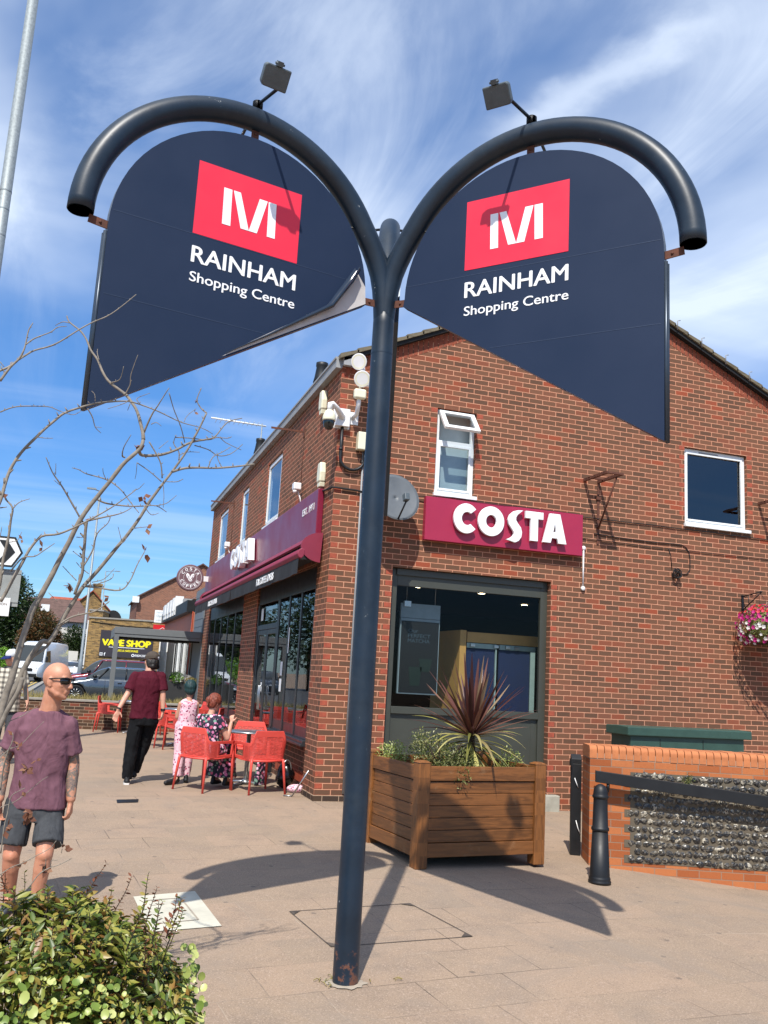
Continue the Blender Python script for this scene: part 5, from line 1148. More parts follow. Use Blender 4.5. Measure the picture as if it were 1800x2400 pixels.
# ------------------------------------------------------------------ cafe chairs and tables
def shell_part(m, surf, NU, NV, holes):
    vs = [surf(i/NU, j/NV) for j in range(NV+1) for i in range(NU+1)]
    fs = []
    for j in range(NV):
        for i in range(NU):
            if holes(i, j): continue
            a = j*(NU+1)+i; fs.append((a, a+1, a+NU+2, a+NU+1))
    m.add(vs, fs, smooth=True)
def chair(label):
    """resin armchair facing +x, seat .45, back .82, perforated one-piece shell"""
    t = thing('armchair', (0,0,0), 0, label, 'chair', 'coral red resin cafe chairs')
    # wrap-around back and arms: angle runs from left arm front round the back to right arm front
    def surf(u, v):
        s = (u-.5)*2; a = abs(s)
        if a < .45: x = -.23-.03*v; y = s/.45*.22; q = 0
        elif a < .62: k = (a-.45)/.17; th = k*pi/2; x = -.23-.03*v+.075*(1-cos(th)); y = (.22+.055*sin(th))*(1 if s > 0 else -1); q = k*.5
        else: k = (a-.62)/.38; x = -.155-.03*v*(1-k)+.40*k; y = (.275+.0*k)*(1 if s > 0 else -1); q = .5+k
        topz = .82 if a < .42 else (.82-(.17)*min(1, (a-.42)/.14)); topz = max(topz, .655)
        botz = .44
        z = botz+(topz-botz)*v
        y *= (.93+.07*v)
        return (x, y, z)
    NU, NV = 48, 72
    m = MB()
    def holes(i, j):
        s = abs((i+.5)/NU-.5)*2
        if i < 1 or i >= NU-1 or j < 2: return False
        if j >= NV-5: return False
        if s > .74 and s < .94: return 10 < j < NV-12
        if s > .70: return False
        return j%3 == 1 and (i+j)%9 != 0 and j < 56
    shell_part(m, surf, NU, NV, holes)
    o = m.build('back_and_arms', M_CHAIR, t, recalc=False); md = o.modifiers.new('s', 'SOLIDIFY'); md.thickness = .014; md.offset = 0
    m = MB()
    def seat(u, v): x = -.235+.49*u; y = (v-.5)*(.50+.03*sin(pi*u)); return (x, y, .445-.02*sin(pi*v)-.015*sin(pi*min(1,u*1.1))+.012*u)
    shell_part(m, seat, 54, 24, lambda i, j: (i%3 == 1 and 1 < j < 22 and 3 < i < 50 and j%6 != 0))
    o = m.build('seat', M_CHAIR, t, recalc=False); md = o.modifiers.new('s', 'SOLIDIFY'); md.thickness = .016; md.offset = -1
    m = MB(); m.tube([(-.235,-.235,.43),(-.25,0,.425),(-.235,.235,.43)], .014, 8); m.tube([(.25,-.25,.44),(.26,0,.43),(.25,.25,.44)], .015, 8); m.tube([(-.235,.24,.43),(.25,.255,.44)], .014, 8); m.tube([(-.235,-.24,.43),(.25,-.255,.44)], .014, 8); m.build('seat_rim', M_CHAIR, t)
    for sx in (1, -1):
        for sy in (1, -1):
            m = MB(); m.tube([(.24*sx+(.0),.25*sy,.65 if sx > 0 else .45),(.25*sx,.255*sy,.44),(.265*sx if sx > 0 else -.285,.27*sy,.0)] if sx > 0 else [(-.235,.235*sy,.45),(-.245,.24*sy,.40),(-.29,.27*sy,0)], [.017,.020,.014], 8); m.build('leg', M_CHAIR, t)
    return t
def table(label, loc):
    t = thing('cafe_table', loc, 0, label, 'table', 'round metal cafe tables')
    m = MB(); m.lathe([(.0,.715),(.33,.715),(.35,.722),(.352,.735),(.345,.742),(0,.742)], 40); m.build('table_top', M_STEEL, t)
    m = MB(); m.lathe([(.032,.02),(.03,.71)], 16); m.build('column', M_STEEL, t)
    m = MB(); m.lathe([(.08,.02),(.06,.05),(.035,.07)], 16)
    for k in range(4): a = pi/4+k*pi/2; m.tube([(0,0,.04),(.28*cos(a),.28*sin(a),.015)], [.022,.012], 8)
    m.build('base', M_STEEL, t); return t
ch = chair('coral red perforated armchair carrying the seated woman in the floral dress')
ch.location = (-1.29,.94,0); ch.rotation_euler = (0,0,radians(39)); 
dup(ch, (-.585,.80,0), radians(107), 'empty coral red armchair in front, beside the window sill')
dup(ch, (-.45,2.45,0), radians(-105), 'empty coral red armchair behind the nearest round table')
dup(ch, (-1.33,7.35,0), radians(25), 'coral red armchair just behind the man in the maroon shirt')
dup(ch, (-.98,6.55,0), radians(115), 'coral red armchair at the middle table, right of the maroon shirt')
dup(ch, (-.45,7.1,0), radians(160), 'coral red armchair by the middle table near the shop window')
dup(ch, (-1.25,8.9,0), radians(-70), 'coral red armchair on the far side of the middle table')
dup(ch, (-2.25,11.0,0), radians(-8), 'coral red armchair against the low terrace wall')
dup(ch, (-1.35,10.6,0), radians(175), 'coral red armchair at the far table, mostly behind the man')
dup(ch, (-.35,9.9,0), radians(200), 'coral red armchair at the far end by the shop window')
tb = table('round steel cafe table nearest the camera between red chairs', (-.60,1.62,0))
dup(tb, (-.98,7.75,0), 0, 'round steel cafe table in the middle group')
dup(tb, (-1.72,10.75,0), 0, 'round steel cafe table by the low terrace wall')
def under_table():
    t = thing('handbag', (-.12,1.22,0), .3, 'shiny black handbag slumped on the ground by the wall', 'bag')
    me = bpy.data.meshes.new('t'); m = MB(); m.ball((0,0,.17), (.13,.16,.17), 20); o = m.build('bag_body', M_BAG, t)
    for v in o.data.vertices: 
        d = mnoise.noise(v.co*7)*.05; v.co += v.co.normalized()*d; v.co.z = max(.004, v.co.z)
    m = MB(); m.tube([(-.05+.07*cos(a/12*pi), -.13, .26+.14*sin(a/12*pi)) for a in range(13)], .008, 6); m.build('handle', M_STEEL, t)
    m = MB(); m.prism([(-.12,0),(.12,0),(.13,.42),(-.10,.45)], -.03, .03); o = m.build('floral_bag', M_NAVYFL, bevel=.02); o.location = (-.42,1.50,0); o.rotation_euler = (0,.12,.8); tag(o, 'dark floral fabric tote bag standing under the table', 'bag')
    m = MB(); m.ball((0,0,.05), (.14,.09,.06), 14); o = m.build('pink_bundle', M_PINKFL); o.location = (-.04,.80,.0); tag(o, 'small pink floral bundle against the wall foot', 'bundle')
    m = MB(); m.tube([(-.20,.36,.01),(-.045,.16,.36)], .011, 8); m.tube([(-.20,.36,.01),(-.30,.42,.01)], .009, 6); o = m.build('metal_strut', M_STEEL); tag(o, 'bare metal tube leaning on the brick pier', 'metal tube')
under_table()
# ------------------------------------------------------------------ plants
def cordyline():
    t = thing('cordyline', (.93,-2.80,.70), 0, 'spiky maroon cordyline with drooping yellow green lower leaves in the planter', 'plant')
    random.seed(6); up = MB(); lo = MB()
    def blade(m, base, az, el, L_, w, droop):
        d = Vector((cos(az)*cos(el), sin(az)*cos(el), sin(el))); p = Vector(base); n = 9; sd = Vector((-sin(az), cos(az), 0)); vs = []
        for i in range(n+1):
            k = i/n; ww = w*min(1, .35+k*2.2)*(1-k**2.2)+.0015; nn = sd.cross(d).normalized()
            vs += [p-sd*ww+nn*ww*.35, p, p+sd*ww+nn*ww*.35]
            d = (d+Vector((0,0,-droop*(.25+k)))).normalized(); p = p+d*(L_/n)
        m.add(vs, [(i*3+j, i*3+j+1, (i+1)*3+j+1, (i+1)*3+j) for i in range(n) for j in range(2)], smooth=True)
    ga = 2.39996
    for i in range(58):
        k = i/58; el = radians(84-72*k**1.0+random.uniform(-5,5)); az = i*ga+random.uniform(-.2,.2); L_ = random.uniform(.66,.84)*(1-.08*k); blade(up, (.02*cos(az),.02*sin(az),.42-.06*k), az, el, L_, random.uniform(.021,.030), .01+.10*k*random.random())
    for i in range(66):
        k = i/66; el = radians(25-80*k+random.uniform(-8,8)); az = i*ga+random.uniform(-.3,.3); L_ = random.uniform(.52,.80)*(1-.15*k); blade(lo, (.03*cos(az),.03*sin(az),.37-.22*k), az, el, L_, random.uniform(.018,.027), .10+.12*random.random())
    up.build('young_leaves', M_CORD_R, t, recalc=False); lo.build('old_leaves', M_CORD_G, t, recalc=False)
    m = MB(); m.tube([(0,0,0),(.01,0,.25),(0,0,.45)], [.04,.035,.03], 10); m.build('stem', M_TRUNK, t)
cordyline()
def bushy(m, c, r, n, s, seed, flat=None, zmin=None):
    random.seed(seed)
    for i in range(n):
        v = Vector((random.gauss(0,1), random.gauss(0,1), random.gauss(0,1))).normalized(); q = random.random()**.45
        k = 1+.28*mnoise.noise(v*2.3+Vector((seed,0,0)))
        p = Vector((c[0]+v.x*r[0]*q*k, c[1]+v.y*r[1]*q*k, c[2]+v.z*r[2]*q*k))
        if zmin is not None and p.z < zmin: continue
        d = (v+Vector((random.gauss(0,.7), random.gauss(0,.7), random.gauss(.3,.6)))).normalized(); leaf(m, p, s*random.uniform(.7,1.3), d)
def planter_shrubs():
    t = thing('planter_shrub', (.42,-3.05,.70), 0, 'small leafed green and cream shrub spilling over the planter front', 'shrub')
    m = MB(); bushy(m, (-.02,.05,.13), (.24,.30,.27), 1500, .028, 1); bushy(m, (.22,-.05,.10), (.22,.28,.17), 1300, .028, 2); bushy(m, (.16,-.34,.0), (.10,.07,.10), 110, .028, 3); bushy(m, (-.12,.10,.28), (.10,.14,.15), 300, .026, 4)
    m.build('foliage', M_BOXLEAF, t, recalc=False)
    m = MB(); random.seed(3)
    for i in range(16): a = random.uniform(0,6.28); m.tube([(.1,0,0),(.1+.2*cos(a),.2*sin(a),.3)], .004, 4)
    m.build('stems', M_TRUNK, t)
    t = thing('variegated_plant', (.20,-2.45,.72), 0, 'pale variegated plant in the back left corner of the planter', 'plant'); m = MB(); bushy(m, (.0,0,.10), (.17,.22,.13), 620, .03, 5); m.build('foliage', M_VARIEG, t, recalc=False)
    t = thing('dry_plant', (1.38,-2.75,.70), 0, 'dry pale twiggy plant in the right corner of the planter', 'plant'); m = MB(); bushy(m, (.0,0,.10), (.16,.2,.15), 500, .026, 6); m.build('foliage', M_VARIEG, t, recalc=False)
planter_shrubs()
def hedge():
    # big shrub, bottom left: shoots of long pointed leaves
    t = thing('foreground_shrub', (-3.0,-7.25,-.23), 0, 'dense glossy green shrub with yellow and brown leaves in the bottom left foreground', 'shrub')
    random.seed(17); gm = MB(); st = MB(); br = MB()
    def shoot(p, d, L_, mm, s):
        n = max(3, int(L_/.016)); d = d.normalized(); q = Vector(p); pts = [q.copy()]; az = random.uniform(0,6.28)
        for i in range(n):
            d = (d+Vector((random.gauss(0,.09), random.gauss(0,.09), .03))).normalized(); q = q+d*L_/n; pts.append(q.copy()); az += 2.4
            u = d.orthogonal().normalized(); u = Matrix.Rotation(az, 3, d) @ u
            for sg in (1,-1):
                if random.random() < .93: leaf6(mm, q, s*random.uniform(.45,1.45)*(1.05-.45*i/n), (u*sg+d*.55+Vector((0,0,-.1))))
        st.tube(pts, [.0032*(1-.6*i/len(pts)) for i in range(len(pts))], 4)
        return q, d
    def leaf6(m, c, s, d):
        d = d.normalized(); u = d.cross(Vector((0,0,1))); u = u.normalized() if u.length > .1 else d.orthogonal().normalized(); u = (Matrix.Rotation(random.gauss(0,.5), 3, d) @ u); n = u.cross(d); w = s*.19; c = Vector(c)
        m.add([c, c+d*s*.30+u*w+n*s*.04, c+d*s*.65+u*w*.85+n*s*.02, c+d*s-n*s*.10, c+d*s*.65-u*w*.85+n*s*.02, c+d*s*.30-u*w+n*s*.04, c+d*s*.5-n*s*.03], [(0,1,6),(1,2,6),(2,3,6),(3,4,6),(4,5,6),(5,0,6)], smooth=True)
    cx, cy, cz = 0, 0, .20; R = (.66, .62, .60)
    for i in range(820):
        v = Vector((random.gauss(0,1), random.gauss(0,1), abs(random.gauss(.2,.8)))).normalized()
        k = 1+.18*mnoise.noise(v*2.1+Vector((4,2,0)))+.09*mnoise.noise(v*5)
        p = Vector((cx+v.x*R[0]*k*.84, cy+v.y*R[1]*k*.84, cz+v.z*R[2]*k*.84))
        shoot(p, v+Vector((0,0,.7)), random.uniform(.06,.13), gm, .066)
    for i in range(26):
        a = random.uniform(-1.2,2.6); v = Vector((cos(a)*.9, sin(a)*.9, random.uniform(.5,.9))); p = Vector((v.x*R[0]*.8, v.y*R[1]*.8, cz+v.z*R[2]*.9)); shoot(p, Vector((0,0,1))+v*.3, random.uniform(.16,.30), br if i%2 else gm, .036)
    core = MB(); bushy(core, (0,0,.2), (.56,.52,.46), 5200, .05, 19); core.build('inner_foliage', M_PRIVET, t, recalc=False)
    gm.build('foliage', M_PRIVET, t, recalc=False); br.build('brown_shoots', M_BROWNLEAF, t, recalc=False); st.build('stems', M_TRUNK, t)
    vr = MB()
    for c0, r0, n_ in (((-.05,-.50,.54),(.34,.08,.09),110), ((.10,-.56,.44),(.42,.06,.10),90), ((.61,-.02,.34),(.06,.16,.16),110), ((.58,.0,.52),(.04,.08,.07),26)):
        for i in range(n_):
            v = Vector((random.gauss(0,1), random.gauss(0,1), random.gauss(0,1))).normalized(); p = Vector((c0[0]+v.x*r0[0], c0[1]+v.y*r0[1], c0[2]+v.z*r0[2])); s = random.choice((.008,.011,.014,.019))*random.uniform(.8,1.15)
            d = (Vector((.1,-.8,.7))+Vector((random.gauss(0,.5),random.gauss(0,.5),random.gauss(0,.4)))).normalized(); q = d.to_track_quat('Z','Y').to_matrix().to_4x4(); T = Matrix.Translation(p) @ q; n = 9
            vr.add([(0,0,-.004)]+[(s*cos(2*pi*j/n), s*1.15*sin(2*pi*j/n), random.uniform(-.002,.003)) for j in range(n)], [(0,1+j,1+(j+1)%n) for j in range(n)], T, smooth=True)
    o = vr.build('creeping_plant', M_VARIEG, recalc=False); o.location = (-3.0,-7.25,-.23); tag(o, 'pale round leafed creeper along the front and right of the foreground shrub', 'plant')
hedge()
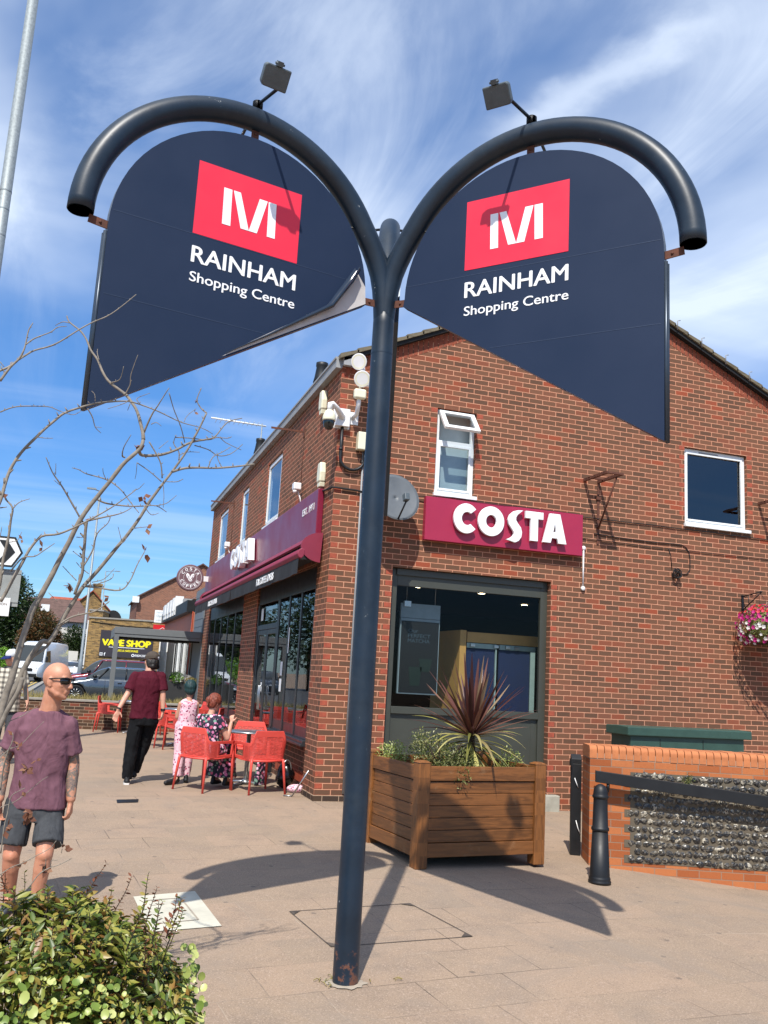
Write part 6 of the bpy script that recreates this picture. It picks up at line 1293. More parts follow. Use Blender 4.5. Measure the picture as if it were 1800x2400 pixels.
BR=[[-3.364,-7.051,1.293,0.0257,-3.342,-7.047,1.41,0.0247,-3.316,-7.058,1.599,0.0236,-3.303,-7.046,1.69,0.0225,-3.277,-7.046,1.825,0.0213,-3.24,-7.041,1.912,0.0202,-3.186,-7.055,2.067,0.019,-3.102,-7.09,2.285,0.0178,-3.038,-7.1,2.403,0.0166,-2.94,-7.129,2.568,0.0154,-2.867,-7.137,2.66,0.0141,-2.85,-7.119,2.716,0.0129],[-3.396,-6.88,1.102,0.0244,-3.37,-6.892,1.282,0.0233,-3.322,-6.908,1.446,0.0221,-3.275,-6.916,1.571,0.0209,-3.223,-6.924,1.687,0.0197,-3.18,-6.91,1.701,0.0185,-3.122,-6.924,1.835,0.0172,-3.062,-6.936,1.96,0.016,-2.969,-6.961,2.097,0.0147,-2.854,-7.003,2.28,0.0134,-2.784,-7.021,2.419,0.0121,-2.711,-7.038,2.547,0.0108,-2.652,-7.046,2.649,0.0094,-2.594,-7.058,2.775,0.0081,-2.545,-7.07,2.914,0.0067],[-2.545,-7.07,2.914,0.0049,-2.572,-7.055,2.938,0.0042,-2.598,-7.046,2.984,0.0034,-2.582,-7.053,3.051,0.0027],[-3.259,-6.921,1.409,0.0144,-3.277,-6.916,1.571,0.0131,-3.223,-6.915,1.64,0.0118,-3.193,-6.9,1.669,0.0105,-3.16,-6.892,1.732,0.0092,-3.14,-6.875,1.777,0.0078,-3.104,-6.861,1.805,0.0064],[-2.85,-7.119,2.716,0.0107,-2.859,-7.106,2.772,0.0102,-2.893,-7.092,2.862,0.0096,-2.927,-7.071,2.917,0.009,-2.961,-7.048,2.96,0.0084,-3.034,-7.014,3.015,0.0079,-3.073,-6.991,3.067,0.0073,-3.115,-6.971,3.142,0.0067,-3.156,-6.949,3.199,0.0061,-3.183,-6.93,3.258,0.0055,-3.219,-6.908,3.308,0.0048,-3.277,-6.878,3.356,0.0042,-3.294,-6.859,3.394,0.0036],[-3.276,-6.887,3.348,0.0036,-3.312,-6.862,3.356,0.0027,-3.347,-6.832,3.341,0.0018],[-3.106,-6.994,3.136,0.0029,-3.119,-6.982,3.175,0.0023,-3.12,-6.971,3.202,0.0018],[-3.034,-7.025,3.016,0.0039,-2.994,-7.056,3.032,0.0028,-2.983,-7.087,3.093,0.0017],[-2.961,-7.067,2.95,0.0043,-2.941,-7.093,3.001,0.0035,-2.943,-7.112,3.05,0.0026,-2.921,-7.148,3.144,0.0017],[-2.866,-7.105,2.667,0.0107,-2.845,-7.07,2.651,0.0098,-2.759,-7.061,2.664,0.0088,-2.683,-7.053,2.699,0.0079,-2.608,-7.049,2.752,0.0069,-2.521,-7.045,2.783,0.0059,-2.484,-7.023,2.808,0.0048,-2.427,-7.019,2.893,0.0038,-2.35,-7.012,2.93,0.0027],[-2.482,-7.008,2.807,0.0034,-2.421,-7.027,2.806,0.0026,-2.4,-7.036,2.816,0.0018],[-2.69,-7.057,2.766,0.0035,-2.61,-7.047,2.775,0.0032,-2.52,-7.04,2.78,0.0029,-2.466,-7.025,2.805,0.0027,-2.424,-6.998,2.789,0.0024,-2.336,-6.984,2.763,0.0021],[-2.587,-7.024,2.746,0.0036,-2.513,-7.015,2.735,0.0032,-2.454,-6.999,2.713,0.0029,-2.39,-6.992,2.733,0.0026,-2.332,-6.991,2.793,0.0023],[-2.663,-7.048,2.675,0.0029,-2.62,-7.036,2.702,0.0023,-2.557,-7.027,2.712,0.0018],[-2.927,-7.077,2.625,0.0051,-2.941,-7.094,2.629,0.0041,-2.938,-7.123,2.667,0.003,-2.912,-7.163,2.724,0.0019],[-2.849,-7.097,2.758,0.0065,-2.825,-7.131,2.843,0.0052,-2.798,-7.16,2.894,0.0039,-2.755,-7.201,2.98,0.0026],[-2.752,-7.197,2.954,0.003,-2.72,-7.153,2.889,0.003,-2.674,-7.112,2.815,0.0031,-2.641,-7.068,2.743,0.0031],[-2.821,-7.144,2.795,0.003,-2.798,-7.153,2.805,0.0023,-2.771,-7.159,2.789,0.0015],[-2.819,-7.098,2.716,0.0043,-2.778,-7.09,2.66,0.0043,-2.751,-7.079,2.611,0.0043,-2.735,-7.061,2.544,0.0043],[-2.769,-7.108,2.684,0.0026,-2.726,-7.101,2.733,0.0015],[-2.867,-7.092,2.603,0.0028,-2.803,-7.075,2.569,0.0031,-2.737,-7.057,2.527,0.0035],[-2.867,-7.092,2.603,0.0021,-2.865,-7.083,2.551,0.0018,-2.868,-7.076,2.521,0.0015],[-2.692,-7.082,2.577,0.0087,-2.622,-7.049,2.611,0.0079,-2.549,-7.014,2.632,0.0071,-2.43,-6.994,2.651,0.0063,-2.318,-6.974,2.679,0.0055,-2.252,-6.938,2.705,0.0046],[-2.506,-7.029,2.635,0.0036,-2.488,-7.025,2.694,0.0031,-2.441,-7.026,2.728,0.0025,-2.398,-7.026,2.762,0.002],[-2.43,-6.994,2.651,0.0032,-2.456,-6.994,2.695,0.0025,-2.465,-6.999,2.731,0.0018],[-2.66,-7.044,2.649,0.0044,-2.665,-7.051,2.693,0.0036,-2.695,-7.049,2.735,0.0028,-2.687,-7.06,2.78,0.002],[-2.545,-7.07,2.914,0.0056,-2.573,-7.061,2.833,0.0056,-2.605,-7.051,2.756,0.0055],[-2.656,-7.083,2.848,0.0022,-2.641,-7.065,2.888,0.0019,-2.599,-7.056,2.934,0.0016],[-2.712,-7.066,2.528,0.0026,-2.662,-7.082,2.531,0.0024,-2.634,-7.094,2.546,0.0022],[-2.98,-7.036,2.501,0.0043,-2.926,-7.046,2.461,0.0037,-2.869,-7.051,2.396,0.0031,-2.831,-7.056,2.355,0.0026],[-2.98,-7.036,2.501,0.0047,-3.023,-7.04,2.513,0.004,-3.1,-7.033,2.527,0.0033,-3.139,-7.039,2.543,0.0026,-3.172,-7.045,2.547,0.0019],[-3.007,-7.059,2.507,0.0026,-3.022,-7.075,2.533,0.002,-3.027,-7.093,2.555,0.0015],[-3.103,-7.05,2.299,0.0063,-3.166,-7.07,2.385,0.0053,-3.217,-7.09,2.453,0.0044,-3.259,-7.109,2.505,0.0034,-3.293,-7.133,2.565,0.0025],[-3.217,-7.073,2.448,0.0025,-3.248,-7.068,2.471,0.0015],[-3.241,-7.105,2.491,0.0025,-3.246,-7.114,2.545,0.0015],[-3.041,-7.059,2.401,0.0059,-2.985,-7.049,2.387,0.0052,-2.885,-7.056,2.384,0.0044,-2.809,-7.058,2.392,0.0037,-2.75,-7.053,2.4,0.0029,-2.695,-7.042,2.376,0.0022],[-2.81,-7.069,2.39,0.003,-2.771,-7.059,2.352,0.0024,-2.734,-7.058,2.365,0.0017],[-2.759,-7.056,2.398,0.003,-2.701,-7.063,2.417,0.0024,-2.656,-7.071,2.463,0.0017],[-2.728,-7.059,2.519,0.0022,-2.717,-7.051,2.458,0.002,-2.714,-7.04,2.397,0.0017],[-2.868,-7.065,2.465,0.0026,-2.844,-7.075,2.475,0.002,-2.821,-7.088,2.504,0.0015],[-3.407,-7.207,1.855,0.0137,-3.373,-7.193,1.939,0.0126,-3.334,-7.185,2.048,0.0115,-3.312,-7.163,2.11,0.0104,-3.267,-7.15,2.179,0.0093,-3.192,-7.137,2.201,0.0082,-3.102,-7.134,2.253,0.007,-3.005,-7.138,2.323,0.0058,-2.923,-7.137,2.393,0.0046,-2.862,-7.127,2.454,0.0034],[-3.381,-7.181,1.996,0.0048,-3.336,-7.193,2.064,0.0041,-3.284,-7.197,2.076,0.0034,-3.249,-7.198,2.104,0.0027,-3.203,-7.205,2.145,0.002],[-3.288,-7.209,2.148,0.003,-3.264,-7.223,2.182,0.002],[-3.073,-7.087,2.28,0.0125,-3.075,-7.075,2.221,0.0125,-3.073,-7.059,2.137,0.0125,-3.069,-7.051,2.087,0.0125,-3.068,-7.037,2.011,0.0125,-3.091,-7.013,1.926,0.0125],[-3.073,-7.087,2.28,0.0063,-2.995,-7.087,2.31,0.0049,-2.915,-7.088,2.34,0.0035,-2.868,-7.078,2.374,0.0021],[-3.113,-7.059,2.202,0.0025,-3.085,-7.068,2.202,0.0025],[-3.122,-7.043,2.134,0.0025,-3.078,-7.051,2.103,0.0025],[-3.065,-7.048,2.062,0.0052,-3.033,-7.065,2.14,0.0044,-3.018,-7.079,2.226,0.0037,-2.975,-7.096,2.28,0.0029,-2.964,-7.1,2.324,0.0021],[-3.162,-7.016,2.06,0.0021,-3.117,-7.022,2.017,0.0027,-3.09,-7.026,1.993,0.0033],[-3.101,-6.979,2.087,0.0021,-3.073,-7.013,2.056,0.0025,-3.037,-7.05,2.03,0.0029],[-3.051,-6.973,1.971,0.0064,-2.989,-6.968,1.972,0.0056,-2.88,-6.977,1.967,0.0049,-2.835,-6.977,2.019,0.0041,-2.809,-6.977,2.101,0.0034,-2.778,-6.976,2.175,0.0026],[-3.051,-6.973,1.971,0.0042,-2.991,-6.975,1.989,0.0035,-2.928,-6.981,2.02,0.0027,-2.918,-6.969,2.048,0.0019],[-3.016,-6.988,1.994,0.003,-2.961,-6.995,2.016,0.0023,-2.917,-7.004,2.071,0.0017],[-3.1,-7.013,1.942,0.0027,-3.12,-7.013,1.975,0.0022,-3.134,-7.004,1.953,0.0017],[-2.9,-7.066,2.205,0.0025,-2.924,-7.072,2.272,0.0017],[-2.906,-7.061,2.188,0.0034,-2.884,-7.072,2.206,0.0025,-2.872,-7.084,2.249,0.0017],[-2.86,-7.031,2.275,0.003,-2.822,-7.029,2.284,0.0025,-2.78,-7.029,2.293,0.0019],[-3.154,-6.963,1.771,0.0063,-3.087,-6.978,1.818,0.0055,-2.993,-6.999,1.849,0.0046,-2.955,-7.001,1.878,0.0038,-2.924,-7.001,1.906,0.003],[-3.21,-7.036,1.923,0.0021,-3.166,-7.043,1.884,0.0021],[-3.476,-7.37,2.172,0.0133,-3.449,-7.356,2.295,0.0127,-3.439,-7.328,2.374,0.0122,-3.428,-7.3,2.453,0.0116,-3.395,-7.282,2.544,0.011,-3.338,-7.271,2.63,0.0104,-3.271,-7.263,2.717,0.0098,-3.231,-7.239,2.768,0.0091,-3.164,-7.222,2.809,0.0085,-3.103,-7.202,2.845,0.0078,-3.024,-7.186,2.871,0.0071,-2.942,-7.169,2.888,0.0064,-2.873,-7.145,2.887,0.0057,-2.784,-7.124,2.869,0.005,-2.667,-7.108,2.835,0.0042,-2.567,-7.092,2.826,0.0034,-2.503,-7.063,2.809,0.0027],[-3.507,-7.28,2.721,0.004,-3.464,-7.29,2.745,0.0036,-3.42,-7.298,2.758,0.0033,-3.344,-7.315,2.765,0.003,-3.291,-7.323,2.766,0.0026,-3.243,-7.327,2.751,0.0023,-3.187,-7.334,2.741,0.0019,-3.155,-7.34,2.761,0.0016],[-3.327,-7.318,2.616,0.0028,-3.296,-7.328,2.614,0.0022,-3.261,-7.339,2.616,0.0016],[-3.126,-7.292,2.791,0.0041,-3.099,-7.274,2.757,0.0033,-3.082,-7.251,2.717,0.0025,-3.054,-7.235,2.695,0.0016],[-3.082,-7.261,2.715,0.002,-3.054,-7.27,2.714,0.0014],[-2.943,-7.185,2.892,0.0032,-2.962,-7.205,2.866,0.0024,-3.036,-7.205,2.828,0.0017],[-2.933,-7.185,2.876,0.0025,-2.942,-7.176,2.841,0.0017],[-2.892,-7.17,2.891,0.0028,-2.902,-7.156,2.916,0.0021,-2.843,-7.167,2.949,0.0015],[-3.097,-7.25,2.843,0.0025,-3.103,-7.254,2.875,0.002,-3.119,-7.252,2.892,0.0014],[-3.502,-7.485,2.811,0.0076,-3.468,-7.485,2.881,0.0066,-3.437,-7.479,2.929,0.0055,-3.42,-7.472,2.992,0.0045,-3.415,-7.464,3.071,0.0034,-3.402,-7.452,3.115,0.0023],[-3.521,-7.486,2.848,0.0066,-3.476,-7.47,2.885,0.0062,-3.446,-7.451,2.929,0.0058,-3.422,-7.428,2.961,0.0054,-3.383,-7.411,2.999,0.005,-3.312,-7.404,3.038,0.0046,-3.242,-7.401,3.099,0.0041,-3.157,-7.406,3.173,0.0037,-3.084,-7.403,3.227,0.0032,-3.026,-7.396,3.288,0.0027,-2.965,-7.393,3.362,0.0023],[-3.416,-7.487,2.996,0.0046,-3.384,-7.473,3.035,0.0039,-3.322,-7.47,3.077,0.0031,-3.296,-7.455,3.112,0.0024,-3.257,-7.44,3.129,0.0016],[-3.511,-7.498,2.894,0.0027,-3.491,-7.501,2.872,0.0019],[-3.424,-7.264,1.858,0.0135,-3.411,-7.275,1.937,0.0123,-3.408,-7.287,2.039,0.011,-3.4,-7.297,2.126,0.0098,-3.399,-7.306,2.213,0.0086,-3.399,-7.309,2.277,0.0074,-3.434,-7.296,2.315,0.0061,-3.441,-7.29,2.34,0.0049],[-3.397,-7.321,2.267,0.0039,-3.372,-7.32,2.302,0.0028,-3.328,-7.323,2.324,0.0018],[-3.447,-7.336,2.267,0.0038,-3.418,-7.346,2.272,0.0023],[-3.433,-7.315,2.136,0.0029,-3.43,-7.325,2.183,0.0015],[-3.396,-7.293,2.119,0.0023,-3.36,-7.291,2.131,0.0019,-3.347,-7.288,2.173,0.0016],[-3.352,-7.111,1.264,0.0027,-3.315,-7.117,1.311,0.0024,-3.259,-7.125,1.342,0.0021,-3.219,-7.128,1.372,0.0017,-3.194,-7.124,1.389,0.0014],[-3.347,-7.084,1.117,0.0025,-3.301,-7.097,1.186,0.0023,-3.25,-7.103,1.211,0.002,-3.212,-7.109,1.257,0.0017,-3.158,-7.123,1.323,0.0014],[-3.337,-6.98,0.881,0.003,-3.304,-6.986,0.921,0.0027,-3.256,-6.992,0.939,0.0023,-3.211,-7.002,0.975,0.002,-3.146,-7.023,1.041,0.0017,-3.113,-7.026,1.065,0.0014],[-3.305,-6.935,0.595,0.0032,-3.275,-6.938,0.612,0.0029,-3.224,-6.951,0.647,0.0027,-3.182,-6.957,0.665,0.0024,-3.125,-6.972,0.701,0.0021,-3.068,-6.987,0.737,0.0019,-3.044,-6.991,0.771,0.0016],[-3.221,-7.0,0.472,0.0043,-3.179,-7.004,0.526,0.0039,-3.136,-7.006,0.575,0.0035,-3.103,-7.006,0.624,0.0031,-3.063,-7.003,0.651,0.0027,-3.015,-7.001,0.667,0.0022,-2.965,-7.002,0.694,0.0018],[-3.094,-6.978,0.624,0.0024,-3.081,-6.989,0.659,0.002,-3.081,-6.995,0.691,0.0016],[-3.058,-6.995,0.655,0.0024,-3.056,-7.002,0.684,0.002,-3.028,-7.011,0.688,0.0016],[-3.015,-6.99,0.715,0.002,-3.015,-6.995,0.744,0.0017,-3.026,-6.996,0.767,0.0014],[-3.279,-7.03,0.724,0.0039,-3.278,-7.04,0.835,0.0034,-3.27,-7.043,0.902,0.003,-3.263,-7.047,0.975,0.0025,-3.228,-7.051,1.004,0.0021,-3.208,-7.047,1.015,0.0016],[-3.313,-7.074,1.006,0.0059,-3.311,-7.091,1.091,0.0049,-3.299,-7.111,1.177,0.0039,-3.283,-7.127,1.234,0.0029,-3.287,-7.133,1.268,0.002],[-3.355,-7.14,1.261,0.0174,-3.334,-7.15,1.318,0.017,-3.319,-7.157,1.369,0.0165,-3.285,-7.176,1.45,0.0161,-3.271,-7.186,1.518,0.0156]]
DL=[-2.815,-7.071,2.439,-2.817,-7.066,2.417,-2.778,-6.97,2.176,-2.763,-6.972,2.159,-2.783,-7.02,2.285,-3.339,-7.293,2.137,-3.255,-7.193,2.121,-2.865,-7.136,2.683,-2.866,-7.13,2.657,-2.593,-7.041,2.986,-2.93,-6.996,1.923,-3.116,-7.008,1.975,-3.124,-7.004,1.967,-2.605,-7.045,2.917,-3.457,-7.279,2.34,-3.452,-7.353,2.315,-3.059,-7.089,2.298,-3.32,-7.03,1.671,-3.313,-7.029,1.654,-3.281,-7.126,1.256,-3.256,-7.095,1.215,-3.265,-7.089,1.198,-3.174,-7.026,1.138,-3.187,-7.016,1.108,-3.207,-7.059,1.106,-3.217,-7.055,1.1,-3.229,-7.046,1.009,-3.217,-7.048,0.998,-3.194,-7.062,0.906,-3.182,-7.064,0.895,-3.175,-7.064,0.884,-3.161,-7.073,0.908,-3.176,-6.994,0.912,-3.185,-7.059,0.878,-3.002,-6.994,0.749,-3.003,-6.991,0.732,-3.185,-6.949,0.661,-3.073,-6.992,0.643,-3.076,-6.985,0.664,-3.264,-7.04,0.847,-3.24,-7.046,0.837,-3.272,-7.033,0.823]

def bare_tree():
    t = thing('bare_tree', (-3.5,-7.2,-.23), 0, 'leafless young tree with grey branches and a few dead leaves on the left', 'tree')
    m = MB()
    thick = MB()
    for r in BR:
        P = [Vector(r[i:i+3]) for i in range(0, len(r), 4)]; R_ = [r[i+3]*(.64 if max(r[3::4]) > .012 else .85) for i in range(0, len(r), 4)]
        # smooth and roughen
        Q = []; RR = []
        for i in range(len(P)-1):
            p0 = P[max(i-1,0)]; p1 = P[i]; p2 = P[i+1]; p3 = P[min(i+2,len(P)-1)]
            k = 4
            for j in range(k):
                u = j/k; q = .5*((2*p1)+(-p0+p2)*u+(2*p0-5*p1+4*p2-p3)*u*u+(-p0+3*p1-3*p2+p3)*u**3); rr = R_[i]+(R_[i+1]-R_[i])*u
                nz = Vector((mnoise.noise(q*9), mnoise.noise(q*9+Vector((5,0,0))), mnoise.noise(q*9+Vector((0,7,0)))))*min(.006, rr*.6); Q.append(q+nz); RR.append(rr*(1+.12*mnoise.noise(q*30)))
        Q.append(P[-1]); RR.append(R_[-1])
        big = max(RR) > .009
        (thick if big else m).tube(Q, RR, 10 if big else 5)
        if len(Q) > 8 and not big:   # buds and spurs
            for i in range(2, len(Q)-1, 3):
                d = Vector((mnoise.noise(Q[i]*3+Vector((1,0,0))), mnoise.noise(Q[i]*3+Vector((0,3,0))), .5+mnoise.noise(Q[i]*3))).normalized(); m.tube([Q[i], Q[i]+d*RR[i]*4], [RR[i]*.8, RR[i]*.4], 4)
    # roots of the stems down into the shrub
    for (a, b, r) in (((-3.5,-7.2,-.2),(-3.414,-6.645,1.077),.03), ((-3.45,-7.25,-.2),(-3.375,-6.911,1.0),.028)):
        thick.tube([a, Vector(a).lerp(Vector(b),.5)+Vector((-.04,0,0)), b], [r*.85, r*.72, r*.62], 10)
    thick.build('trunk', M_BARK, t, world=True); m.build('branches', M_BARK, t, world=True)
    lv = MB(); random.seed(31)
    for i in range(0, len(DL), 3):
        c = Vector(DL[i:i+3])
        for k in range(2):
            d = Vector((random.gauss(0,1), random.gauss(0,.6), random.gauss(-.2,1))).normalized(); s = random.uniform(.02,.045); u = d.orthogonal().normalized(); n = d.cross(u)
            lv.add([c, c+d*s*.4+u*s*.35+n*s*.12, c+d*s, c+d*s*.5-u*s*.3-n*s*.15, c+d*s*.5+n*s*.08], [(0,1,4),(1,2,4),(2,3,4),(3,0,4)], smooth=True)
    lv.build('dead_leaves', M_REDLEAF, t, world=True, recalc=False)
bare_tree()
def big_tree(name, loc, h, crowns, mat, label, cat='tree', seed=1, leafs=.42, n=3800, trunk=.35, group=None):
    t = thing(name, loc, 0, label, cat, group); m = MB()
    tot = sum(r[3]*r[5] for r in [c[:3]+c[3:6] for c in crowns])
    for i, c in enumerate(crowns): bushy(m, c[:3], c[3:6], int(n*c[3]*c[5]/tot), leafs, seed*7+i)
    m.build('crown', mat, t, recalc=False)
    k = MB(); k.tube([(0,0,0),(.1,0,h*.3),(0,.1,h*.6)], [trunk, trunk*.7, trunk*.35], 8)
    for c in crowns[:4]: k.tube([(0,0,h*.3), (c[0]*.6,c[1]*.6,c[2]*.8), c[:3]], [trunk*.5, trunk*.3, trunk*.1], 6)
    k.build('trunk', M_TRUNK, t)
# ------------------------------------------------------------------ people: one continuous body each, clothes as children
def V(*a): return Vector(a)
def cap_(m, a, b, ra, rb, n=14, flat=False):
    a, b = Vector(a), Vector(b); d = (b-a); L_ = d.length; d.normalize()
    pts, rr = [], []
    if not flat:
        for q in (90,60,35,15): pts.append(a-d*ra*sin(radians(q))); rr.append(max(.0008, ra*cos(radians(q))))
    for k in range(5): pts.append(a+d*L_*k/4); rr.append(ra+(rb-ra)*k/4)
    if not flat:
        for q in (15,35,60,90): pts.append(b+d*rb*sin(radians(q))); rr.append(max(.0008, rb*cos(radians(q))))
    m.tube(pts, rr, n)
def ell(m, c, r, ax=None, n=20):
    """ellipsoid with radii r along the three axes ax"""
    T = Matrix.Translation(c)
    if ax: s, f, u = ax; T = Matrix(((s.x,f.x,u.x,c[0]),(s.y,f.y,u.y,c[1]),(s.z,f.z,u.z,c[2]),(0,0,0,1)))
    m.ball((0,0,0), r, n, T)
def oval_tube(m, rings, n=26):
    """rings: (centre, side vec, front vec, rs, rf) flat ends"""
    vs = []
    for c, s, f, rs, rf in rings:
        for j in range(n):
            a = 2*pi*j/n; ca, sa = cos(a), sin(a); e = .85; vs.append(Vector(c)+s*rs*math.copysign(abs(ca)**e, ca)+f*rf*math.copysign(abs(sa)**e, sa))
    k = len(rings); m.add(vs, [(i*n+j,(i+1)*n+j,(i+1)*n+(j+1)%n,i*n+(j+1)%n) for i in range(k-1) for j in range(n)]+[tuple(range(n)), tuple((k-1)*n+j for j in range(n))[::-1]], smooth=True)
def fuse(m, name, mats, parent, voxel=.01, it=3, fac=.5, assign=None, label=None, fold=0, ff=(9,9,4.5), skew=1.2):
    me = bpy.data.meshes.new('tmp'); inv = ROOTM[parent.name if parent.parent is None else parent.parent.name].inverted()
    me.from_pydata([tuple(inv @ v) for v in m.v], [], m.f)
    b = bmesh.new(); b.from_mesh(me); bmesh.ops.remove_doubles(b, verts=b.verts, dist=1e-6); bmesh.ops.recalc_face_normals(b, faces=b.faces); b.to_mesh(me); b.free()
    o = bpy.data.objects.new('tmp', me); COL.objects.link(o); r = o.modifiers.new('r', 'REMESH'); r.mode = 'VOXEL'; r.voxel_size = voxel; r.use_smooth_shade = True
    if it: s = o.modifiers.new('s', 'SMOOTH'); s.factor = fac; s.iterations = it
    out = ev_mesh(o); bpy.data.objects.remove(o); out.name = name; out.materials.clear()
    if not isinstance(mats, (list, tuple)): mats = [mats]
    for x in mats: out.materials.append(x)
    if fold:
        ns = [Vector(v.normal) for v in out.vertices]
        for v, n_ in zip(out.vertices, ns):
            q = Vector((v.co.x*ff[0]+v.co.z*skew, v.co.y*ff[1], v.co.z*ff[2]+v.co.x*skew*2)); a = mnoise.noise(q); b_ = 1-abs(mnoise.noise(q*1.9+Vector((3,1,0))))*2.2; v.co += n_*fold*(a*.9+b_*.6)
        out.update()
    if assign:
        fw = inv.inverted()
        for p in out.polygons: p.material_index = assign(fw @ p.center)
    out.polygons.foreach_set('use_smooth', [True]*len(out.polygons))
    return link(name, out, parent, label=label)
def hand(m, wr, d, pn, k=1.0, curl=.35, side=1):
    """wrist point, direction of the fingers, palm normal, thumb side = side*cross"""
    wr = Vector(wr); d = Vector(d).normalized(); pn = Vector(pn); pn = (pn-d*pn.dot(d)).normalized(); s = d.cross(pn)*side
    for o in (-.026,-.009,.009,.026): cap_(m, wr+d*.012*k, wr+d*.085*k+s*o*k, .017*k, .013*k, 10)
    for i, (o, L_) in enumerate(((.029,.066),(.010,.076),(-.009,.070),(-.028,.055))):
        p = wr+d*.088*k+s*o*k; dd = d.copy(); r = .0088*k
        for seg, f_ in enumerate((.45,.32,.23)):
            dd = Matrix.Rotation(curl*(.7+.5*seg)*(1+.12*i), 3, s*side) @ dd
            dd = (dd).normalized(); q = p+dd*L_*k*f_*1.05+s*o*.05; cap_(m, p, q, r, r*.92, 8); p = q; r *= .93
    p = wr+d*.03*k+s*.028*k; td = (d*.75+s*.75+pn*.25).normalized(); q = p+td*.042*k; cap_(m, p, q, .0125*k, .0105*k, 8); cap_(m, q, q+(td+d*.8+pn*.2).normalized()*.030*k, .0100*k, .0085*k, 8)
def head(m, c, f, up=(0,0,1), k=1.0, face=True):
    """c = centre of skull, f = facing"""
    f = Vector(f).normalized(); up = Vector(up); up = (up-f*up.dot(f)).normalized(); s = f.cross(up); ax = (s, f, up); c = Vector(c)
    P = lambda x, y, z: c+(s*x+f*y+up*z)*k
    ell(m, P(0,-.012,.022), (.074*k,.094*k,.092*k), ax, 24); ell(m, P(0,.018,-.02), (.066*k,.075*k,.095*k), ax, 24)
    cap_(m, P(-.035,.035,-.085), P(.0,.065,-.098), .024*k, .022*k); cap_(m, P(.035,.035,-.085), P(.0,.065,-.098), .024*k, .022*k); cap_(m, P(-.052,-.01,-.055), P(-.035,.04,-.085), .022*k, .022*k); cap_(m, P(.052,-.01,-.055), P(.035,.04,-.085), .022*k, .022*k)
    if face:
        cap_(m, P(0,.088,.0), P(0,.106,-.034), .009*k, .0125*k, 10); ell(m, P(.011,.096,-.038), (.009*k,.009*k,.007*k), ax, 8); ell(m, P(-.011,.096,-.038), (.009*k,.009*k,.007*k), ax, 8)
        cap_(m, P(-.04,.073,.022), P(.04,.073,.022), .011*k, .011*k, 8); cap_(m, P(-.02,.085,-.064), P(.02,.085,-.064), .0065*k, .0065*k, 8); cap_(m, P(-.017,.083,-.074), P(.017,.083,-.074), .0075*k, .0075*k, 8); ell(m, P(.04,.058,-.025), (.02*k,.02*k,.022*k), ax, 10); ell(m, P(-.04,.058,-.025), (.02*k,.02*k,.022*k), ax, 10)
    for e in (1,-1): ell(m, P(e*.077,-.008,-.012), (.010*k,.019*k,.032*k), (s, (f-s*e*.3).normalized(), up), 12); ell(m, P(e*.074,-.002,-.036), (.009*k,.012*k,.012*k), ax, 8)
    return P, ax
def leg(m, h, k_, a, r0=.085, r1=.058, r2=.037):
    cap_(m, h, k_, r0, r1); mid = Vector(k_).lerp(Vector(a), .3); cap_(m, k_, mid, r1*.95, r1*.98); cap_(m, mid, a, r1*.95, r2)
def arm(m, s, e, w, r0=.050, r1=.040, r2=.028):
    cap_(m, s, e, r0, r1); mid = Vector(e).lerp(Vector(w), .3); cap_(m, e, mid, r1, r1*1.02); cap_(m, mid, w, r1*.98, r2)
def shoe(m, a, d, L_=.26, h=.06, w=.045, z=None):
    a = Vector(a); d = Vector(d); d.z = 0; d.normalize(); z = a.z-.08 if z is None else z
    b = Vector((a.x,a.y,z)); cap_(m, b-d*.05+V(0,0,.04), b+d*.05+V(0,0,.04), w*.85, w*.9); cap_(m, b+d*.05+V(0,0,.038), b+d*(L_-.10)+V(0,0,.030), w*.92, w*.62); cap_(m, b-d*.04+V(0,0,.07), b-d*.03+V(0,0,.11), w*.85, w*.82)
def sole(name, a, d, L_, z, mat, par):
    a = Vector(a); d = Vector(d); d.z = 0; d.normalize(); s = V(-d.y, d.x, 0); m = MB(); o = [(-.09,-.03),(-.09,.03),(-.04,.043),(.06,.046),(.12,.04),(L_-.065,.0),(.12,-.04),(.06,-.046),(-.04,-.043)]
    q = [Vector((a.x,a.y,0))+d*x+s*y for x, y in o]; n = len(q); m.add([(p.x,p.y,z+.001) for p in q]+[(p.x,p.y,z+.022) for p in q], [tuple(range(n)), tuple(range(2*n-1,n-1,-1))]+[(i,n+i,n+(i+1)%n,(i+1)%n) for i in range(n)])
    m.build(name, mat, par, world=True)

